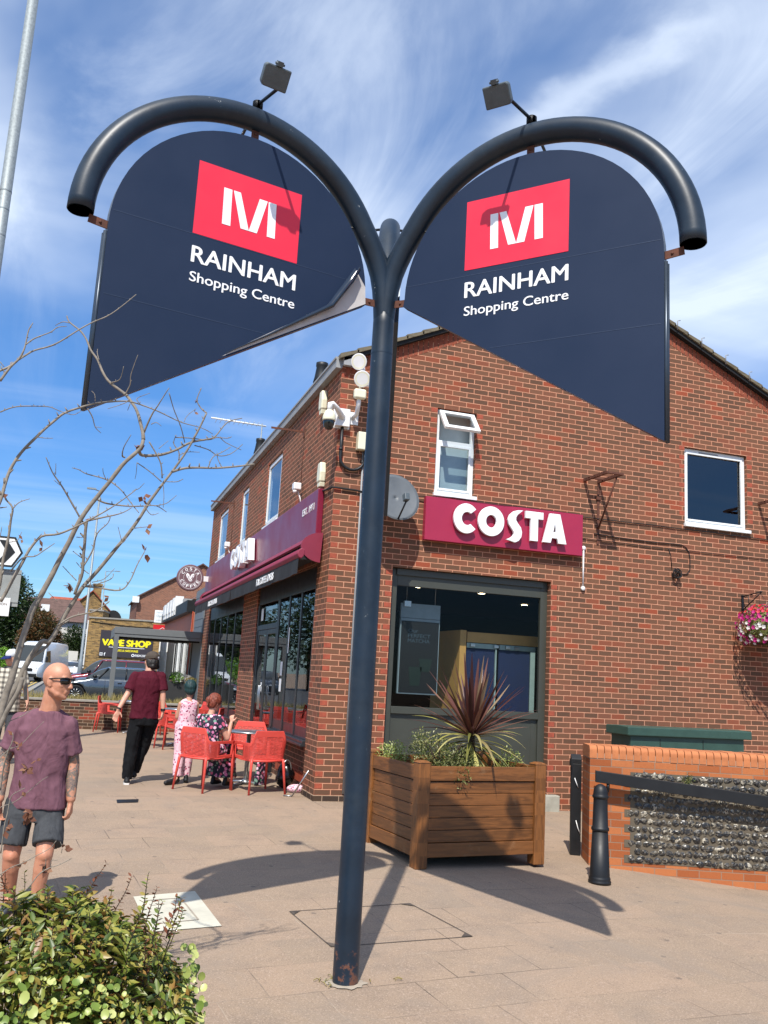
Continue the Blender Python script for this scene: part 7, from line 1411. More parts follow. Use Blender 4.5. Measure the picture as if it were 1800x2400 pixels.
def bald_man():
    t = thing('person', (-3.22,-4.52,-.16), 0, 'bald man in dark sunglasses, mauve T-shirt and charcoal shorts walking past on the left', 'person')
    S, F = V(.985,-.17,0), V(-.17,-.985,0)      # his left is image right
    sL, sR = V(-3.055,-4.55,1.13), V(-3.385,-4.50,1.145); eL, wL = V(-3.000,-4.51,.87), V(-2.985,-4.57,.625); eR, wR = V(-3.475,-4.47,.87), V(-3.465,-4.55,.62)
    b = MB(); P, ax = head(b, (-3.168,-4.585,1.458), (.84,-.54,-.06), (0,.03,1), 1.12)
    cap_(b, (-3.205,-4.535,1.20), (-3.185,-4.56,1.40), .072, .066); cap_(b, (-3.215,-4.52,1.17), (-3.205,-4.535,1.25), .10, .066)
    oval_tube(b, [((-3.215,-4.51,.60),S,F,.15,.095),((-3.215,-4.51,.85),S,F,.145,.09),((-3.215,-4.515,1.08),S,F,.17,.10),((-3.215,-4.52,1.20),S,F,.10,.07)])
    arm(b, sL, eL, wL, .056, .048, .033); arm(b, sR, eR, wR, .056, .048, .033)
    hand(b, wL, (.01,-.05,-1), (-.9,.3,0), 1.1, .5, 1); hand(b, wR, (.08,-.05,-1), (.75,-.3,0), 1.06, .45, 1)
    hL, kL, aL = V(-3.125,-4.51,.60), V(-3.120,-4.67,.262), V(-3.142,-4.62,-.075); hR, kR, aR = V(-3.315,-4.50,.60), V(-3.340,-4.56,.24), V(-3.325,-4.44,-.072)
    leg(b, hL, kL, aL, .082, .060, .038); leg(b, hR, kR, aR, .082, .060, .038)
    for kk in (kL, kR): ell(b, kk+V(0,-.035,.0), (.035,.03,.04))
    cap_(b, aL+V(0,0,0), aL+V(.03,-.12,-.06), .036, .026); cap_(b, aR, aR+V(-.01,-.12,-.06), .036, .026)
    tat, nt_, bs_, L_ = newmat('tattooed skin'); v_ = objc(nt_, L_); L_(ramp(nt_, L_, noise(nt_, L_, v_, 22, 3, .55, .8), [(.40,'b07c62'),(.47,'5d625c'),(.53,'8a6c5c'),(.58,'454e50'),(.66,'a87860')]), bs_.inputs['Base Color']); bs_.inputs['Roughness'].default_value = .5
    def asg(p):
        if p.z < 1.0 and ((p.x > -3.05 and .64 < p.z < .98) or (p.x < -3.42 and .64 < p.z < .96)) : return 1
        return 0
    fuse(b, 'body', [M_SKIN, tat], t, .0065, 3, .5, asg)
    c = MB()
    oval_tube(c, [((-3.21,-4.515,.555),S,F,.205,.125),((-3.212,-4.515,.60),S,F,.203,.125),((-3.215,-4.515,.78),S,F,.178,.118),((-3.215,-4.52,1.0),S,F,.198,.125),((-3.217,-4.52,1.10),S,F,.192,.125),((-3.215,-4.52,1.17),S,F,.155,.105),((-3.21,-4.525,1.235),S,F,.095,.085)])
    for s_, e_ in ((sL,eL),(sR,eR)):
        d = (e_-s_).normalized(); cap_(c, s_+V(0,0,.01), s_+d*.08, .068, .072); cap_(c, s_, s_+d*.20, .066, .076, 18, flat=True)
    cap_(c, sL+V(0,0,.012), V(-3.15,-4.53,1.205), .056, .045); cap_(c, sR+V(0,0,.012), V(-3.28,-4.51,1.205), .056, .045)
    fuse(c, 'tee_shirt', M_TEE, t, .008, 3, fold=.009)
    c = MB(); oval_tube(c, [((-3.215,-4.51,.66),S,F,.175,.115),((-3.215,-4.51,.54),S,F,.185,.12),((-3.215,-4.515,.47),S,F,.185,.115)])
    for h_, k_, sx in ((hL,kL,.012),(hR,kR,-.012)):
        cap_(c, h_+V(sx,0,-.05), h_.lerp(k_,.82)+V(sx,0,0), .095, .102, 20, flat=True); cap_(c, h_+V(sx,0,-.02), h_+V(sx,-.02,-.1), .098, .097)
    fuse(c, 'shorts', M_SHORTS, t, .008, 3, fold=.008)
    # sunglasses
    g = MB()
    for e in (1,-1):
        g.add([P(e*.012,.099,.018),P(e*.060,.083,.020),P(e*.070,.060,.012),P(e*.064,.066,-.016),P(e*.035,.094,-.020),P(e*.014,.101,-.010)], [(0,1,2,3,4,5)], smooth=True)
    ln = g.build('sunglass_lenses', M_DOME, t, world=True, recalc=False); md = ln.modifiers.new('s','SOLIDIFY'); md.thickness = .004
    g = MB()
    for e in (1,-1): g.tube([P(e*.010,.103,.018),P(e*.045,.094,.024),P(e*.071,.066,.019),P(e*.080,.02,.012),P(e*.083,-.012,.006)], .0045, 6)
    g.tube([P(-.012,.104,.016),P(0,.107,.014),P(.012,.104,.016)], .004, 6); g.build('sunglass_frame', M_BLACK, t, world=True)
    g = MB(); shoe(g, aL, (.25,-.97,0), .27, z=-.16); shoe(g, aR, (-.1,-.99,0), .27, z=-.155); fuse(g, 'trainers', M_TRAINER, t, .008, 2)
    g = MB()
    for a in (aL, aR): cap_(g, a+V(0,0,-.02), a+V(0,0,.03), .040, .041, 14, flat=True)
    g.build('socks', M_TRAINER, t, world=True)
bald_man()
def maroon_man():
    t = thing('person', (-2.15,1.48,0), 0, 'man from behind in maroon T-shirt, black trousers and grey cap', 'person')
    S, F = V(.99,.12,0), V(-.12,.99,0)
    sL, sR = V(-2.285,1.46,1.425), V(-1.925,1.50,1.44); eL, wL = V(-2.36,1.42,1.20), V(-2.465,1.34,.985); eR, wR = V(-1.885,1.46,1.20), V(-1.865,1.44,.985)
    b = MB(); P, ax = head(b, (-2.085,1.53,1.665), (-.72,.62,-.15), (0,0,1), 1.02)
    cap_(b, (-2.10,1.49,1.45), (-2.09,1.52,1.60), .062, .058)
    oval_tube(b, [((-2.11,1.48,.85),S,F,.15,.10),((-2.11,1.48,1.15),S,F,.15,.10),((-2.105,1.48,1.38),S,F,.17,.10),((-2.10,1.49,1.47),S,F,.09,.07)])
    arm(b, sL, eL, wL); arm(b, sR, eR, wR); hand(b, wL, (-.25,-.10,-1), (.15,-1,.1), 1.05, .12, -1); hand(b, wR, (-.05,.05,-1), (-.8,.4,0), 1.0, .5, 1)
    hL, kL, aL = V(-2.20,1.48,.86), V(-2.235,1.46,.48), V(-2.255,1.40,.10); hR, kR, aR = V(-2.01,1.50,.86), V(-2.075,1.62,.49), V(-2.16,1.62,.17)
    leg(b, hL, kL, aL); leg(b, hR, kR, aR); cap_(b, aL, aL+V(.0,.1,-.06), .034, .026); cap_(b, aR, aR+V(-.02,.1,-.08), .034, .026)
    fuse(b, 'body', M_SKINP, t, .0085, 3)
    c = MB(); oval_tube(c, [((-2.115,1.48,.865),S,F,.198,.125),((-2.115,1.48,.95),S,F,.188,.12),((-2.11,1.48,1.12),S,F,.185,.12),((-2.105,1.48,1.32),S,F,.20,.125),((-2.105,1.48,1.42),S,F,.185,.11),((-2.10,1.49,1.495),S,F,.10,.08),((-2.10,1.49,1.515),S,F,.07,.065)])
    for s_, e_ in ((sL,eL),(sR,eR)):
        d = (e_-s_).normalized(); cap_(c, s_+V(0,0,.01), s_+d*.08, .068, .072); cap_(c, s_, s_+d*.19, .066, .078, 18, flat=True)
    cap_(c, sL+V(0,0,.01), V(-2.16,1.48,1.47), .060, .045); cap_(c, sR+V(0,0,.01), V(-2.04,1.49,1.48), .060, .045)
    fuse(c, 'tee_shirt', M_TEE_M, t, .009, 3, fold=.009)
    c = MB(); oval_tube(c, [((-2.11,1.48,.98),S,F,.155,.11),((-2.11,1.48,.86),S,F,.17,.125),((-2.105,1.49,.78),S,F,.17,.13)])
    for h_, k_, a_ in ((hL,kL,aL),(hR,kR,aR)): cap_(c, h_+V(0,0,-.03), k_, .100, .086); cap_(c, k_, k_.lerp(a_,.5), .086, .080); cap_(c, k_.lerp(a_,.45), a_+V(0,0,-.03), .080, .066, 18, flat=True)
    fuse(c, 'trousers', M_TROUS, t, .009, 3, fold=.012)
    c = MB(); ell(c, P(0,-.02,.050), (.084,.100,.078), ax); oval_tube(c, [(P(0,-.02,.015),ax[0],ax[1],.083,.103),(P(0,-.02,.06),ax[0],ax[1],.084,.103)])
    cp = fuse(c, 'cap', M_CAP, t, .007, 2)
    c = MB(); vs = []
    for i in range(9):
        a = radians(-62+124*i/8); 
        for r_, z_ in ((.078,.024),(.125,.018),(.158,.004)): vs.append(P(r_*sin(a)*(.98 if r_ < .1 else .74), -.0+r_*cos(a)*1.08, z_))
    c.add(vs, [(i*3+j,i*3+j+1,(i+1)*3+j+1,(i+1)*3+j) for i in range(8) for j in range(2)], smooth=True); pk = c.build('cap_peak', M_CAP, cp, world=True, recalc=False); md = pk.modifiers.new('s','SOLIDIFY'); md.thickness = .004
    c = MB(); c.box(-.012,.012,-.002,.002,-.01,.01, Matrix(((ax[0].x,ax[1].x,0,P(.0,-.125,.02).x),(ax[0].y,ax[1].y,0,P(0,-.125,.02).y),(0,0,1,P(0,-.125,.025).z),(0,0,0,1)))); c.build('cap_tab', M_WHITE, cp, world=True)
    c = MB(); ell(c, P(0,-.038,-.035), (.082,.075,.085), ax); cap_(c, P(-.045,-.055,-.09), P(.045,-.055,-.09), .038, .038); cap_(c, P(-.062,.0,-.01), P(-.055,-.01,-.08), .034, .032); cap_(c, P(.062,.0,-.01), P(.055,-.01,-.08), .034, .032); fuse(c, 'hair', M_HAIR_D, t, .007, 1, fold=.006, ff=(34,34,9), skew=4)
    c = MB(); shoe(c, aL, (.05,1,0), .27, z=0); shoe(c, aR+V(0,0,.02), (-.1,1,0), .26, z=.06); fuse(c, 'shoes', M_SHOE, t, .008, 2); sole('shoe_sole', aL, (.05,1,0), .27, .0, M_SOLE, t)
    c = MB(); cap_(c, wL+V(.008,.003,.02), wL+V(.001,-.002,0), .031, .031, 14, flat=True); c.build('bracelet', M_HAIR_D, t, world=True)
    c = MB(); cap_(c, wR+V(0,0,.03), wR+V(0,0,-.0), .033, .033, 14, flat=True); c.build('watch', M_BLACK, t, world=True)
maroon_man()
def green_hair():
    t = thing('person', (-1.50,1.60,0), 0, 'girl with short dark green hair in a pink floral jumpsuit standing with her back turned', 'person')
    S, F = V(.97,.22,0), V(-.22,.97,0)
    sL, sR = V(-1.615,1.58,1.085), V(-1.385,1.63,1.09); eL, wL = V(-1.645,1.62,.90), V(-1.585,1.74,.86); eR, wR = V(-1.36,1.66,.90), V(-1.38,1.80,.86)
    b = MB(); P, ax = head(b, (-1.495,1.62,1.305), (.1,.99,-.12), (0,0,1), .90)
    cap_(b, (-1.50,1.60,1.12), (-1.495,1.61,1.25), .043, .043)
    oval_tube(b, [((-1.51,1.6,.80),S,F,.11,.08),((-1.50,1.6,1.0),S,F,.11,.08),((-1.50,1.6,1.13),S,F,.10,.06)])
    arm(b, sL, eL, wL, .034, .030, .023); arm(b, sR, eR, wR, .034, .030, .023); hand(b, wL, (.2,1,.1), (1,0,0), .85, .4, 1); hand(b, wR, (-.2,1,.1), (-1,0,0), .85, .4, -1)
    hL, kL, aL = V(-1.575,1.60,.78), V(-1.575,1.58,.44), V(-1.58,1.50,.10); hR, kR, aR = V(-1.44,1.62,.78), V(-1.445,1.66,.44), V(-1.44,1.66,.09)
    leg(b, hL, kL, aL, .07, .05, .03); leg(b, hR, kR, aR, .07, .05, .03); cap_(b, aL, aL+V(-.05,-.08,-.06), .03, .022); cap_(b, aR, aR+V(0,.1,-.06), .03, .022)
    fuse(b, 'body', M_SKINP, t, .008, 3)
    c = MB(); oval_tube(c, [((-1.51,1.6,.74),S,F,.145,.11),((-1.51,1.6,.84),S,F,.12,.09),((-1.50,1.6,.95),S,F,.125,.09),((-1.50,1.6,1.08),S,F,.125,.085),((-1.50,1.6,1.125),S,F,.10,.065)])
    cap_(c, sL+V(.02,0,.01), V(-1.55,1.59,1.13), .035, .03); cap_(c, sR+V(-.02,0,.01), V(-1.45,1.61,1.13), .035, .03)
    for h_, k_, a_ in ((hL,kL,aL),(hR,kR,aR)): cap_(c, h_, k_, .088, .074); cap_(c, k_, a_+V(0,0,.0), .074, .060, 18, flat=True)
    fuse(c, 'jumpsuit', M_PINKFL, t, .008, 3, fold=.008)
    c = MB(); ell(c, P(0,-.018,.025), (.088,.10,.10), ax); ell(c, P(0,-.045,-.03), (.078,.062,.075), ax); cap_(c, P(0,-.06,-.06), P(0,-.055,-.085), .035, .02); fuse(c, 'hair', M_HAIR_G, t, .006, 2, fold=.005, ff=(34,34,9), skew=4)
    c = MB(); shoe(c, aR, (.1,1,0), .24, w=.04, z=0); d = V(-.62,-.62,0)
    cap_(c, V(-1.58,1.50,.05), V(-1.70,1.38,.035), .042, .040); cap_(c, V(-1.70,1.38,.035), V(-1.745,1.33,.035), .038, .03); cap_(c, aL+V(0,0,-.03), aL+V(0,0,.0), .038, .036)
    fuse(c, 'shoes', M_SHOE, t, .008, 2)
green_hair()
def seated(name_lab, ox, az, z0, hairm, topm, skinm, k=1.0, arm_up=False, bag=False, skirt=True, vox=.009):
    """figure sitting at local origin (seat .45) facing +x before turning by az"""
    t = thing('person', (ox[0], ox[1], z0), az, name_lab, 'person'); R_ = ROOTM[t.name]; Q = R_.to_3x3()
    p = lambda x, y, z: R_ @ V(x*k, y*k, z*k); S, F = Q @ V(0,1,0), Q @ V(1,0,0)
    b = MB(); P, ax = head(b, p(.06,-.02,1.13), Q @ V(.9,-.25,-.35), (0,0,1), .95)
    cap_(b, p(.0,0,.93), p(.035,-.01,1.06), .05, .048)
    oval_tube(b, [(p(-.02,0,.46),S,F,.16*k,.12*k),(p(-.02,0,.70),S,F,.125*k,.09*k),(p(-.01,0,.88),S,F,.14*k,.09*k),(p(.0,0,.96),S,F,.09*k,.06*k)])
    sL, sR = p(0,.155,.90), p(0,-.155,.90)
    eL, wL = p(.10,.20,.66), p(.30,.10,.70)
    eR, wR = (p(.10,-.235,.66), p(.17,-.235,.86)) if arm_up else (p(.10,-.20,.66), p(.30,-.12,.70))
    arm(b, sL, eL, wL, .045, .038, .026); arm(b, sR, eR, wR, .047, .040, .026)
    hand(b, wL, Q @ V(1,-.2,0), (0,0,-1), .95, .4, 1); hand(b, wR, Q @ (V(.15,.1,1) if arm_up else V(1,.2,0)), Q @ (V(1,.2,0) if arm_up else V(0,0,-1)), .95, .75 if arm_up else .4, -1)
    for sy in (1,-1):
        h_, k_, a_ = p(0,.09*sy,.50), p(.40,.10*sy,.50), p(.36,.10*sy,.10); leg(b, h_, k_, a_, .085, .06, .036); cap_(b, a_, a_+Q@V(.12,0,-.06), .034, .024)
    fuse(b, 'body', skinm, t, vox, 3)
    c = MB(); oval_tube(c, [(p(-.02,0,.44),S,F,.19*k,.15*k),(p(-.02,0,.56),S,F,.17*k,.135*k),(p(-.02,0,.70),S,F,.155*k,.115*k),(p(-.01,0,.86),S,F,.165*k,.11*k),(p(.0,0,.93),S,F,.14*k,.09*k),(p(.0,0,.965),S,F,.09*k,.07*k)])
    for s_, e_ in ((sL,eL),(sR,eR)): d = (e_-s_).normalized(); cap_(c, s_, s_+d*.12, .062, .072, 16, flat=True); cap_(c, s_+V(0,0,.0), s_+d*.05, .064, .066)
    if skirt:
        for sy in (1,-1): cap_(c, p(0,.09*sy,.50), p(.40,.10*sy,.49), .115, .10)
        cap_(c, p(.38,.06,.46), p(.36,.09,.12), .12, .14, 20, flat=True); cap_(c, p(.38,-.06,.46), p(.36,-.09,.12), .12, .14, 20, flat=True); cap_(c, p(.1,0,.44), p(.38,0,.44), .10, .10)
    fuse(c, 'dress', topm, t, vox, 3, fold=.009)
    c = MB(); ell(c, P(0,-.022,.022), (.086,.098,.098), ax); ell(c, P(0,-.05,-.03), (.076,.062,.078), ax)
    if arm_up: ell(c, P(0,-.115,-.01), (.042,.045,.05), ax); cap_(c, P(.06,0,.02), P(.075,-.01,-.08), .014, .005); cap_(c, P(0,-.12,-.04), P(.02,-.13,-.10), .02, .004)
    fuse(c, 'hair', hairm, t, .006, 1, fold=.007, ff=(34,34,9), skew=4)
    c = MB()
    for sy in (1,-1): shoe(c, p(.37,.10*sy,.09), F, .23, w=.038, z=z0)
    fuse(c, 'shoes', M_SHOE, t, vox, 2)
    if bag: c = MB(); c.tube([p(.115,.02,.80),p(.05,.10,.96),p(-.06,.10,.955),p(-.135,.02,.83),p(-.16,-.08,.66),p(-.17,-.12,.56)], .019, 8, squash=.4); c.build('bag_strap', M_BLACKMAT, t, world=True)
    return t
seated('auburn haired woman in navy floral dress sitting with one hand raised', (-1.27,.98), radians(46), .02, M_HAIR_R, M_NAVYFL, M_SKINP, 1.0, True, True)
seated('dark haired person sitting under the pergola behind the lime shrub', (-.50,15.1), radians(-60), .12, M_HAIR_D, M_TROUS, M_SKINP, 1.0, False, False, False, .02)
seated('person in wine coloured top sitting under the pergola nearest the brick pier', (-.10,14.9), radians(200), .08, M_HAIR_D, M_TEE_M, M_SKINP, 1.0, False, False, False, .02)
def check_man():
    t = thing('person', (-4.02,3.6,0), 0, 'man in a checked shirt and blue and white cap behind the bare tree', 'person')
    S, F = V(.95,-.3,0), V(-.3,-.95,0)
    sL, sR = V(-3.86,3.60,1.38), V(-4.20,3.62,1.38); eL, wL = V(-3.79,3.58,1.13), V(-3.735,3.52,.93); eR, wR = V(-4.26,3.6,1.12), V(-4.28,3.5,.9)
    b = MB(); P, ax = head(b, (-4.05,3.58,1.60), (-.75,-.60,-.2), (0,0,1), 1.0)
    cap_(b, (-4.03,3.6,1.42), (-4.04,3.59,1.54), .06, .056); oval_tube(b, [((-4.03,3.6,.85),S,F,.15,.1),((-4.03,3.6,1.2),S,F,.16,.1),((-4.03,3.6,1.42),S,F,.1,.07)])
    arm(b, sL, eL, wL); arm(b, sR, eR, wR); hand(b, wL, (.1,-.1,-1), (-1,0,0), 1, .4, -1); hand(b, wR, (0,0,-1), (1,0,0), 1, .4, 1)
    legs = ((V(-3.94,3.6,.85),V(-3.93,3.55,.47),V(-3.92,3.6,.09)),(V(-4.12,3.6,.85),V(-4.13,3.52,.47),V(-4.14,3.55,.09)))
    for h_, k_, a_ in legs: leg(b, h_, k_, a_); cap_(b, a_, a_+V(-.02,-.12,-.05), .034, .026)
    fuse(b, 'body', M_SKINP, t, .01, 3)
    c = MB(); oval_tube(c, [((-4.03,3.6,.78),S,F,.20,.13),((-4.03,3.6,1.0),S,F,.19,.13),((-4.03,3.6,1.28),S,F,.205,.13),((-4.03,3.6,1.40),S,F,.17,.10),((-4.03,3.6,1.46),S,F,.09,.075)])
    for s_, e_ in ((sL,eL),(sR,eR)): d = (e_-s_).normalized(); cap_(c, s_, s_+d*.08, .07, .074); cap_(c, s_, s_+d*.20, .068, .08, 18, flat=True)
    fuse(c, 'checked_shirt', M_CHECK, t, .01, 3)
    c = MB()
    for h_, k_, a_ in legs: cap_(c, h_, k_, .098, .082); cap_(c, k_, a_, .08, .068, 16, flat=True)
    fuse(c, 'trousers', M_SHORTS, t, .01, 3)
    c = MB(); ell(c, P(0,-.015,.045), (.086,.102,.082), ax); cp = fuse(c, 'cap', M_CAPW, t, .008, 2)
    c = MB(); vs = []
    for i in range(9):
        a = radians(-62+124*i/8)
        for r_, z_ in ((.078,.030),(.125,.018),(.160,-.004)): vs.append(P(r_*sin(a)*(.98 if r_ < .1 else .74), r_*cos(a)*1.08, z_))
    c.add(vs, [(i*3+j,i*3+j+1,(i+1)*3+j+1,(i+1)*3+j) for i in range(8) for j in range(2)], smooth=True); pk = c.build('cap_peak', M_CAPB, cp, world=True, recalc=False); md = pk.modifiers.new('s','SOLIDIFY'); md.thickness = .004
    c = MB()
    for h_, k_, a_ in legs: shoe(c, a_, (-.2,-1,0), .27, z=0)
    fuse(c, 'shoes', M_SHOE, t, .01, 2)
check_man()
# ------------------------------------------------------------------ terrace, pergola, neighbouring shops, far buildings
def terrace():
    t = thing('terrace_wall', (0,11.55,0), 0, 'low dark brick terrace wall with a capping behind the tables', 'wall')
    m = MB(); m.box(-7.5,-.02,0,.25,-.05,.64); m.build('brickwork', M_BRICK_TERR, t)
    m = MB(); m.box(-7.52,-.02,-.03,.28,.64,.685); m.build('capping', M_KERB, t, bevel=.006)
    g = MB(); random.seed(44)
    for i in range(5200):
        x = random.uniform(-7.4,-.3); y = random.uniform(11.95,13.6); h = random.uniform(.08,.26)*(.7+.5*abs(mnoise.noise(Vector((x*1.3,y,0))))*2); a = random.uniform(0,6.28); dx, dy = .12*cos(a), .12*sin(a); w = .006
        g.add([(x-w,y,.55),(x+w,y,.55),(x+dx*.5+w*.7,y+dy*.5,.55+h*.6),(x+dx*.5-w*.7,y+dy*.5,.55+h*.6),(x+dx,y+dy,.55+h)], [(0,1,2,3),(3,2,4)], smooth=False)
    o = g.build('bed_grass', M_GRASS, recalc=False, kind='stuff'); tag(o, 'dry wispy grasses growing in the bed behind the terrace wall', 'grass')
    m = MB(); m.box(-7.5,-.05,11.81,13.8,.0,.56); o = m.build('planting_bed', M_SOIL); tag(o, 'raised soil bed behind the terrace wall', 'planting bed')
    p = thing('pergola', (-2.2,13.0,0), 0, 'grey metal pergola with a dark roof attached behind the terrace', 'pergola')
    for (x, y) in ((0,0),(.1,3.0)):
        m = MB(); m.box(x-.06,x+.06,y-.06,y+.06,.0,2.28); m.build('post', M_PERG, p, bevel=.004)
    m = MB(); m.box(-.06,2.19,-.06,.06,2.28,2.52); m.box(-.07,2.15,-.075,-.06,2.36,2.53); m.box(-.06,.06,.06,3.0,2.28,2.52); m.box(.06,2.15,2.94,3.0,2.28,2.52); m.build('beam', M_PERG, p, bevel=.004)
    m = MB(); m.box(.06,2.15,.06,2.94,2.40,2.46); m.box(.06,2.15,.08,.16,2.24,2.40); m.build('roof_panel', M_BLACKMAT, p)
    b = thing('planter_box', (-1.0,13.9,0), 0, 'dark planter box with small plants under the pergola', 'planter'); m = MB(); m.box(0,.85,-.3,.3,.0,1.18); m.build('box', M_PLBOX, b, bevel=.01)
    for (x, y, z, r, mt, nm, lab) in ((-.50,13.6,1.30,.17,M_LIME,'lime_shrub','round lime green shrub in the dark planter box'), (-.22,13.6,1.27,.12,M_PETAL_W,'white_flowers','white flowers in the dark planter box'), (-.12,13.4,1.18,.16,M_GRASS,'pale_grass','pale tufted grass beside the brick pier')):
        m = MB(); bushy(m, (0,0,0), (r,r,r*.85), 420, .05, 3); o = m.build(nm, mt, recalc=False); o.location = (x,y,z); tag(o, lab, 'plant')
terrace()
def neighbour_row():
    t = thing('shop_row', (0,13.0,0), 0, 'lower row of shops with grey boards, salmon fascia and a black canopy beyond the cafe', 'building')
    m = MB(); m.box(.0,6,0,2.1,0,3.78); m.build('wall', M_CLAD, t)
    m = MB()
    for i in range(6): m.box(-.015,.0,.02,2.08,2.5+i*.21,2.5+i*.21+.195)
    m.build('cladding', M_CLAD, t)
    m = MB(); m.box(.02,6,2.1,11.5,0,3.2); m.build('back_wall', M_BRICK_STOCK, t)
    m = MB(); m.box(-.25,0.02,2.15,11.5,3.18,3.52); m.build('canopy', M_SIGNBLK, t)
    m = MB(); m.box(-.06,.02,2.12,11.5,2.55,3.18); m.build('fascia', M_SALMON, t); m = MB(); m.box(-.08,-.06,2.08,2.2,.1,3.2); m.build('fascia_post', paint('orange edge','c0502e',.5), t)
    m = MB(); m.box(.0,.02,2.3,11.4,.1,2.5); m.build('shop_glass', M_GLASS_UP, t)
    m = MB()
    for i in range(6): m.box(-.05,.0,2.3+i*1.7,2.38+i*1.7,0,2.55)
    m.build('mullion', M_UPVC, t)
    m = MB()   # tiled roof behind
    m.add([(.3,3.2,3.7),(.3,2.0,4.6),(5,2.0,4.6),(5,3.2,3.7)], [(0,1,2,3)]); m.add([(.2,1.8,3.75),(1.6,1.8,4.75),(1.6,11.5,4.75),(.2,11.5,3.75)], [(0,1,2,3)]); m.build('roof', M_TILE_BR, t)
    # folding white doors under the pergola
    for i in range(2):
        d = thing('folding_door', (-.70+i*.22,16.6,0), radians(65), 'white folded-back door leaf under the pergola, '+('left one' if i == 0 else 'right one'), 'door', 'folded white door leaves'); m = MB(); m.box(-.28,.28,-.02,.02,.1,2.35); m.build('leaf', M_UPVC, d, bevel=.004)
    m = MB(); m.box(-.45,-.0,19.98,20.02,.1,2.4); o = m.build('dark_screen', M_BLACKMAT); tag(o, 'dark glazed screen under the pergola', 'screen')
    m = MB()
    random.seed(5)
    for i in range(5): m.box(-.40+i*.09,-.385+i*.09,19.95,19.97,.2,2.35)
    o = m.build('screen_frame', M_UPVC); tag(o, 'thin white frames of the glazed screen', 'frame')
    b = thing('rooftop_sign_boxes', (0,18.6,3.5), 0, 'stepped white letter boxes standing on the black canopy', 'sign')
    for i, (y0, y1, z1) in enumerate(((0,.1,.42),(.6,1.1,.40),(1.5,2.2,.38),(2.6,3.2,.36),(3.6,4.4,.34))): m = MB(); m.box(-.28,-.02,y0,y1,-.25,z1-.05); m.box(-.30,-.28,y0,y1,-.1,z1-.1); m.build('letter_box', M_SIGNW, b)
    m = MB(); m.box(-.05,.5,-.4,-.05,-.2,.28); m.build('roof_unit', M_LEAD, b)
    s = thing('optician_sign', (0,24,0), 0, 'white projecting sign with pale blue Opticians lettering', 'sign'); m = MB(); m.box(-.52,.18,-.04,.04,3.19,3.67); bd = m.build('board', M_SIGNW, s, bevel=.01)
    for tx, z, h, w in (('Patrick Duff',3.56,.05,.52),('Opticians',3.42,.07,.52),('01634 231 786',3.26,.05,.44)): put(fit_text(tx, w, h, .001, .005, False), frame((-.46,23.958,z), (1,0,0), (0,0,1)), M_SIGNB, 'lettering', bd)
    s = thing('red_projecting_sign', (0,25,0), 0, 'red square projecting sign with a white line drawing', 'sign'); m = MB(); m.box(-.46,.25,-.04,.04,2.66,3.16); bd = m.build('board', M_REDSIGN, s)
    m = MB(); m.tube([(-.30,-.05,2.90),(-.22,-.05,2.93),(-.19,-.05,3.0),(-.1,-.05,3.05),(-.01,-.05,3.0),(.02,-.05,2.93),(.10,-.05,2.90)], .009, 5); m.build('line_drawing', M_SIGNW, bd)
neighbour_row()
def gabled(name, label, x0, x1, y0, y1, ze, zr, mat, roofmat, chim=None, axis='y', ridge=None):
    """house whose gable looks down -y (axis y) with a tiled roof; ridge runs along y"""
    t = thing(name, ((x0+x1)/2, y0, 0), 0, label, 'house'); w = (x1-x0)/2; rx = 0 if ridge is None else ridge-(x0+x1)/2
    m = MB(); m.box(-w,w,0,y1-y0,0,ze); m.add([(-w,0,ze),(w,0,ze),(rx,0,zr),(-w,y1-y0,ze),(w,y1-y0,ze),(rx,y1-y0,zr)], [(0,1,2),(3,5,4)]); m.build('wall', mat, t)
    m = MB(); o = .25; th = .14
    for s, xe in ((-1,-w-o),(1,w+o)):
        sl = (zr-ze)/(abs(rx-s*w)); zz = ze-o*sl
        m.add([(xe,-o,zz),(rx,-o,zr),(rx,y1-y0+o,zr),(xe,y1-y0+o,zz),(xe,-o,zz+th),(rx,-o,zr+th),(rx,y1-y0+o,zr+th),(xe,y1-y0+o,zz+th)], [(0,1,2,3),(4,7,6,5),(0,4,5,1),(3,2,6,7),(0,3,7,4)])
    r = m.build('roof', roofmat, t)
    if chim:
        m = MB(); cx, cy, cw, ct = chim; m.box(cx-cw,cx+cw,cy-cw,cy+cw,zr-1.2,ct); m.box(cx-cw-.08,cx+cw+.08,cy-cw-.08,cy+cw+.08,ct-.25,ct); m.build('chimney', mat, r)
    return t
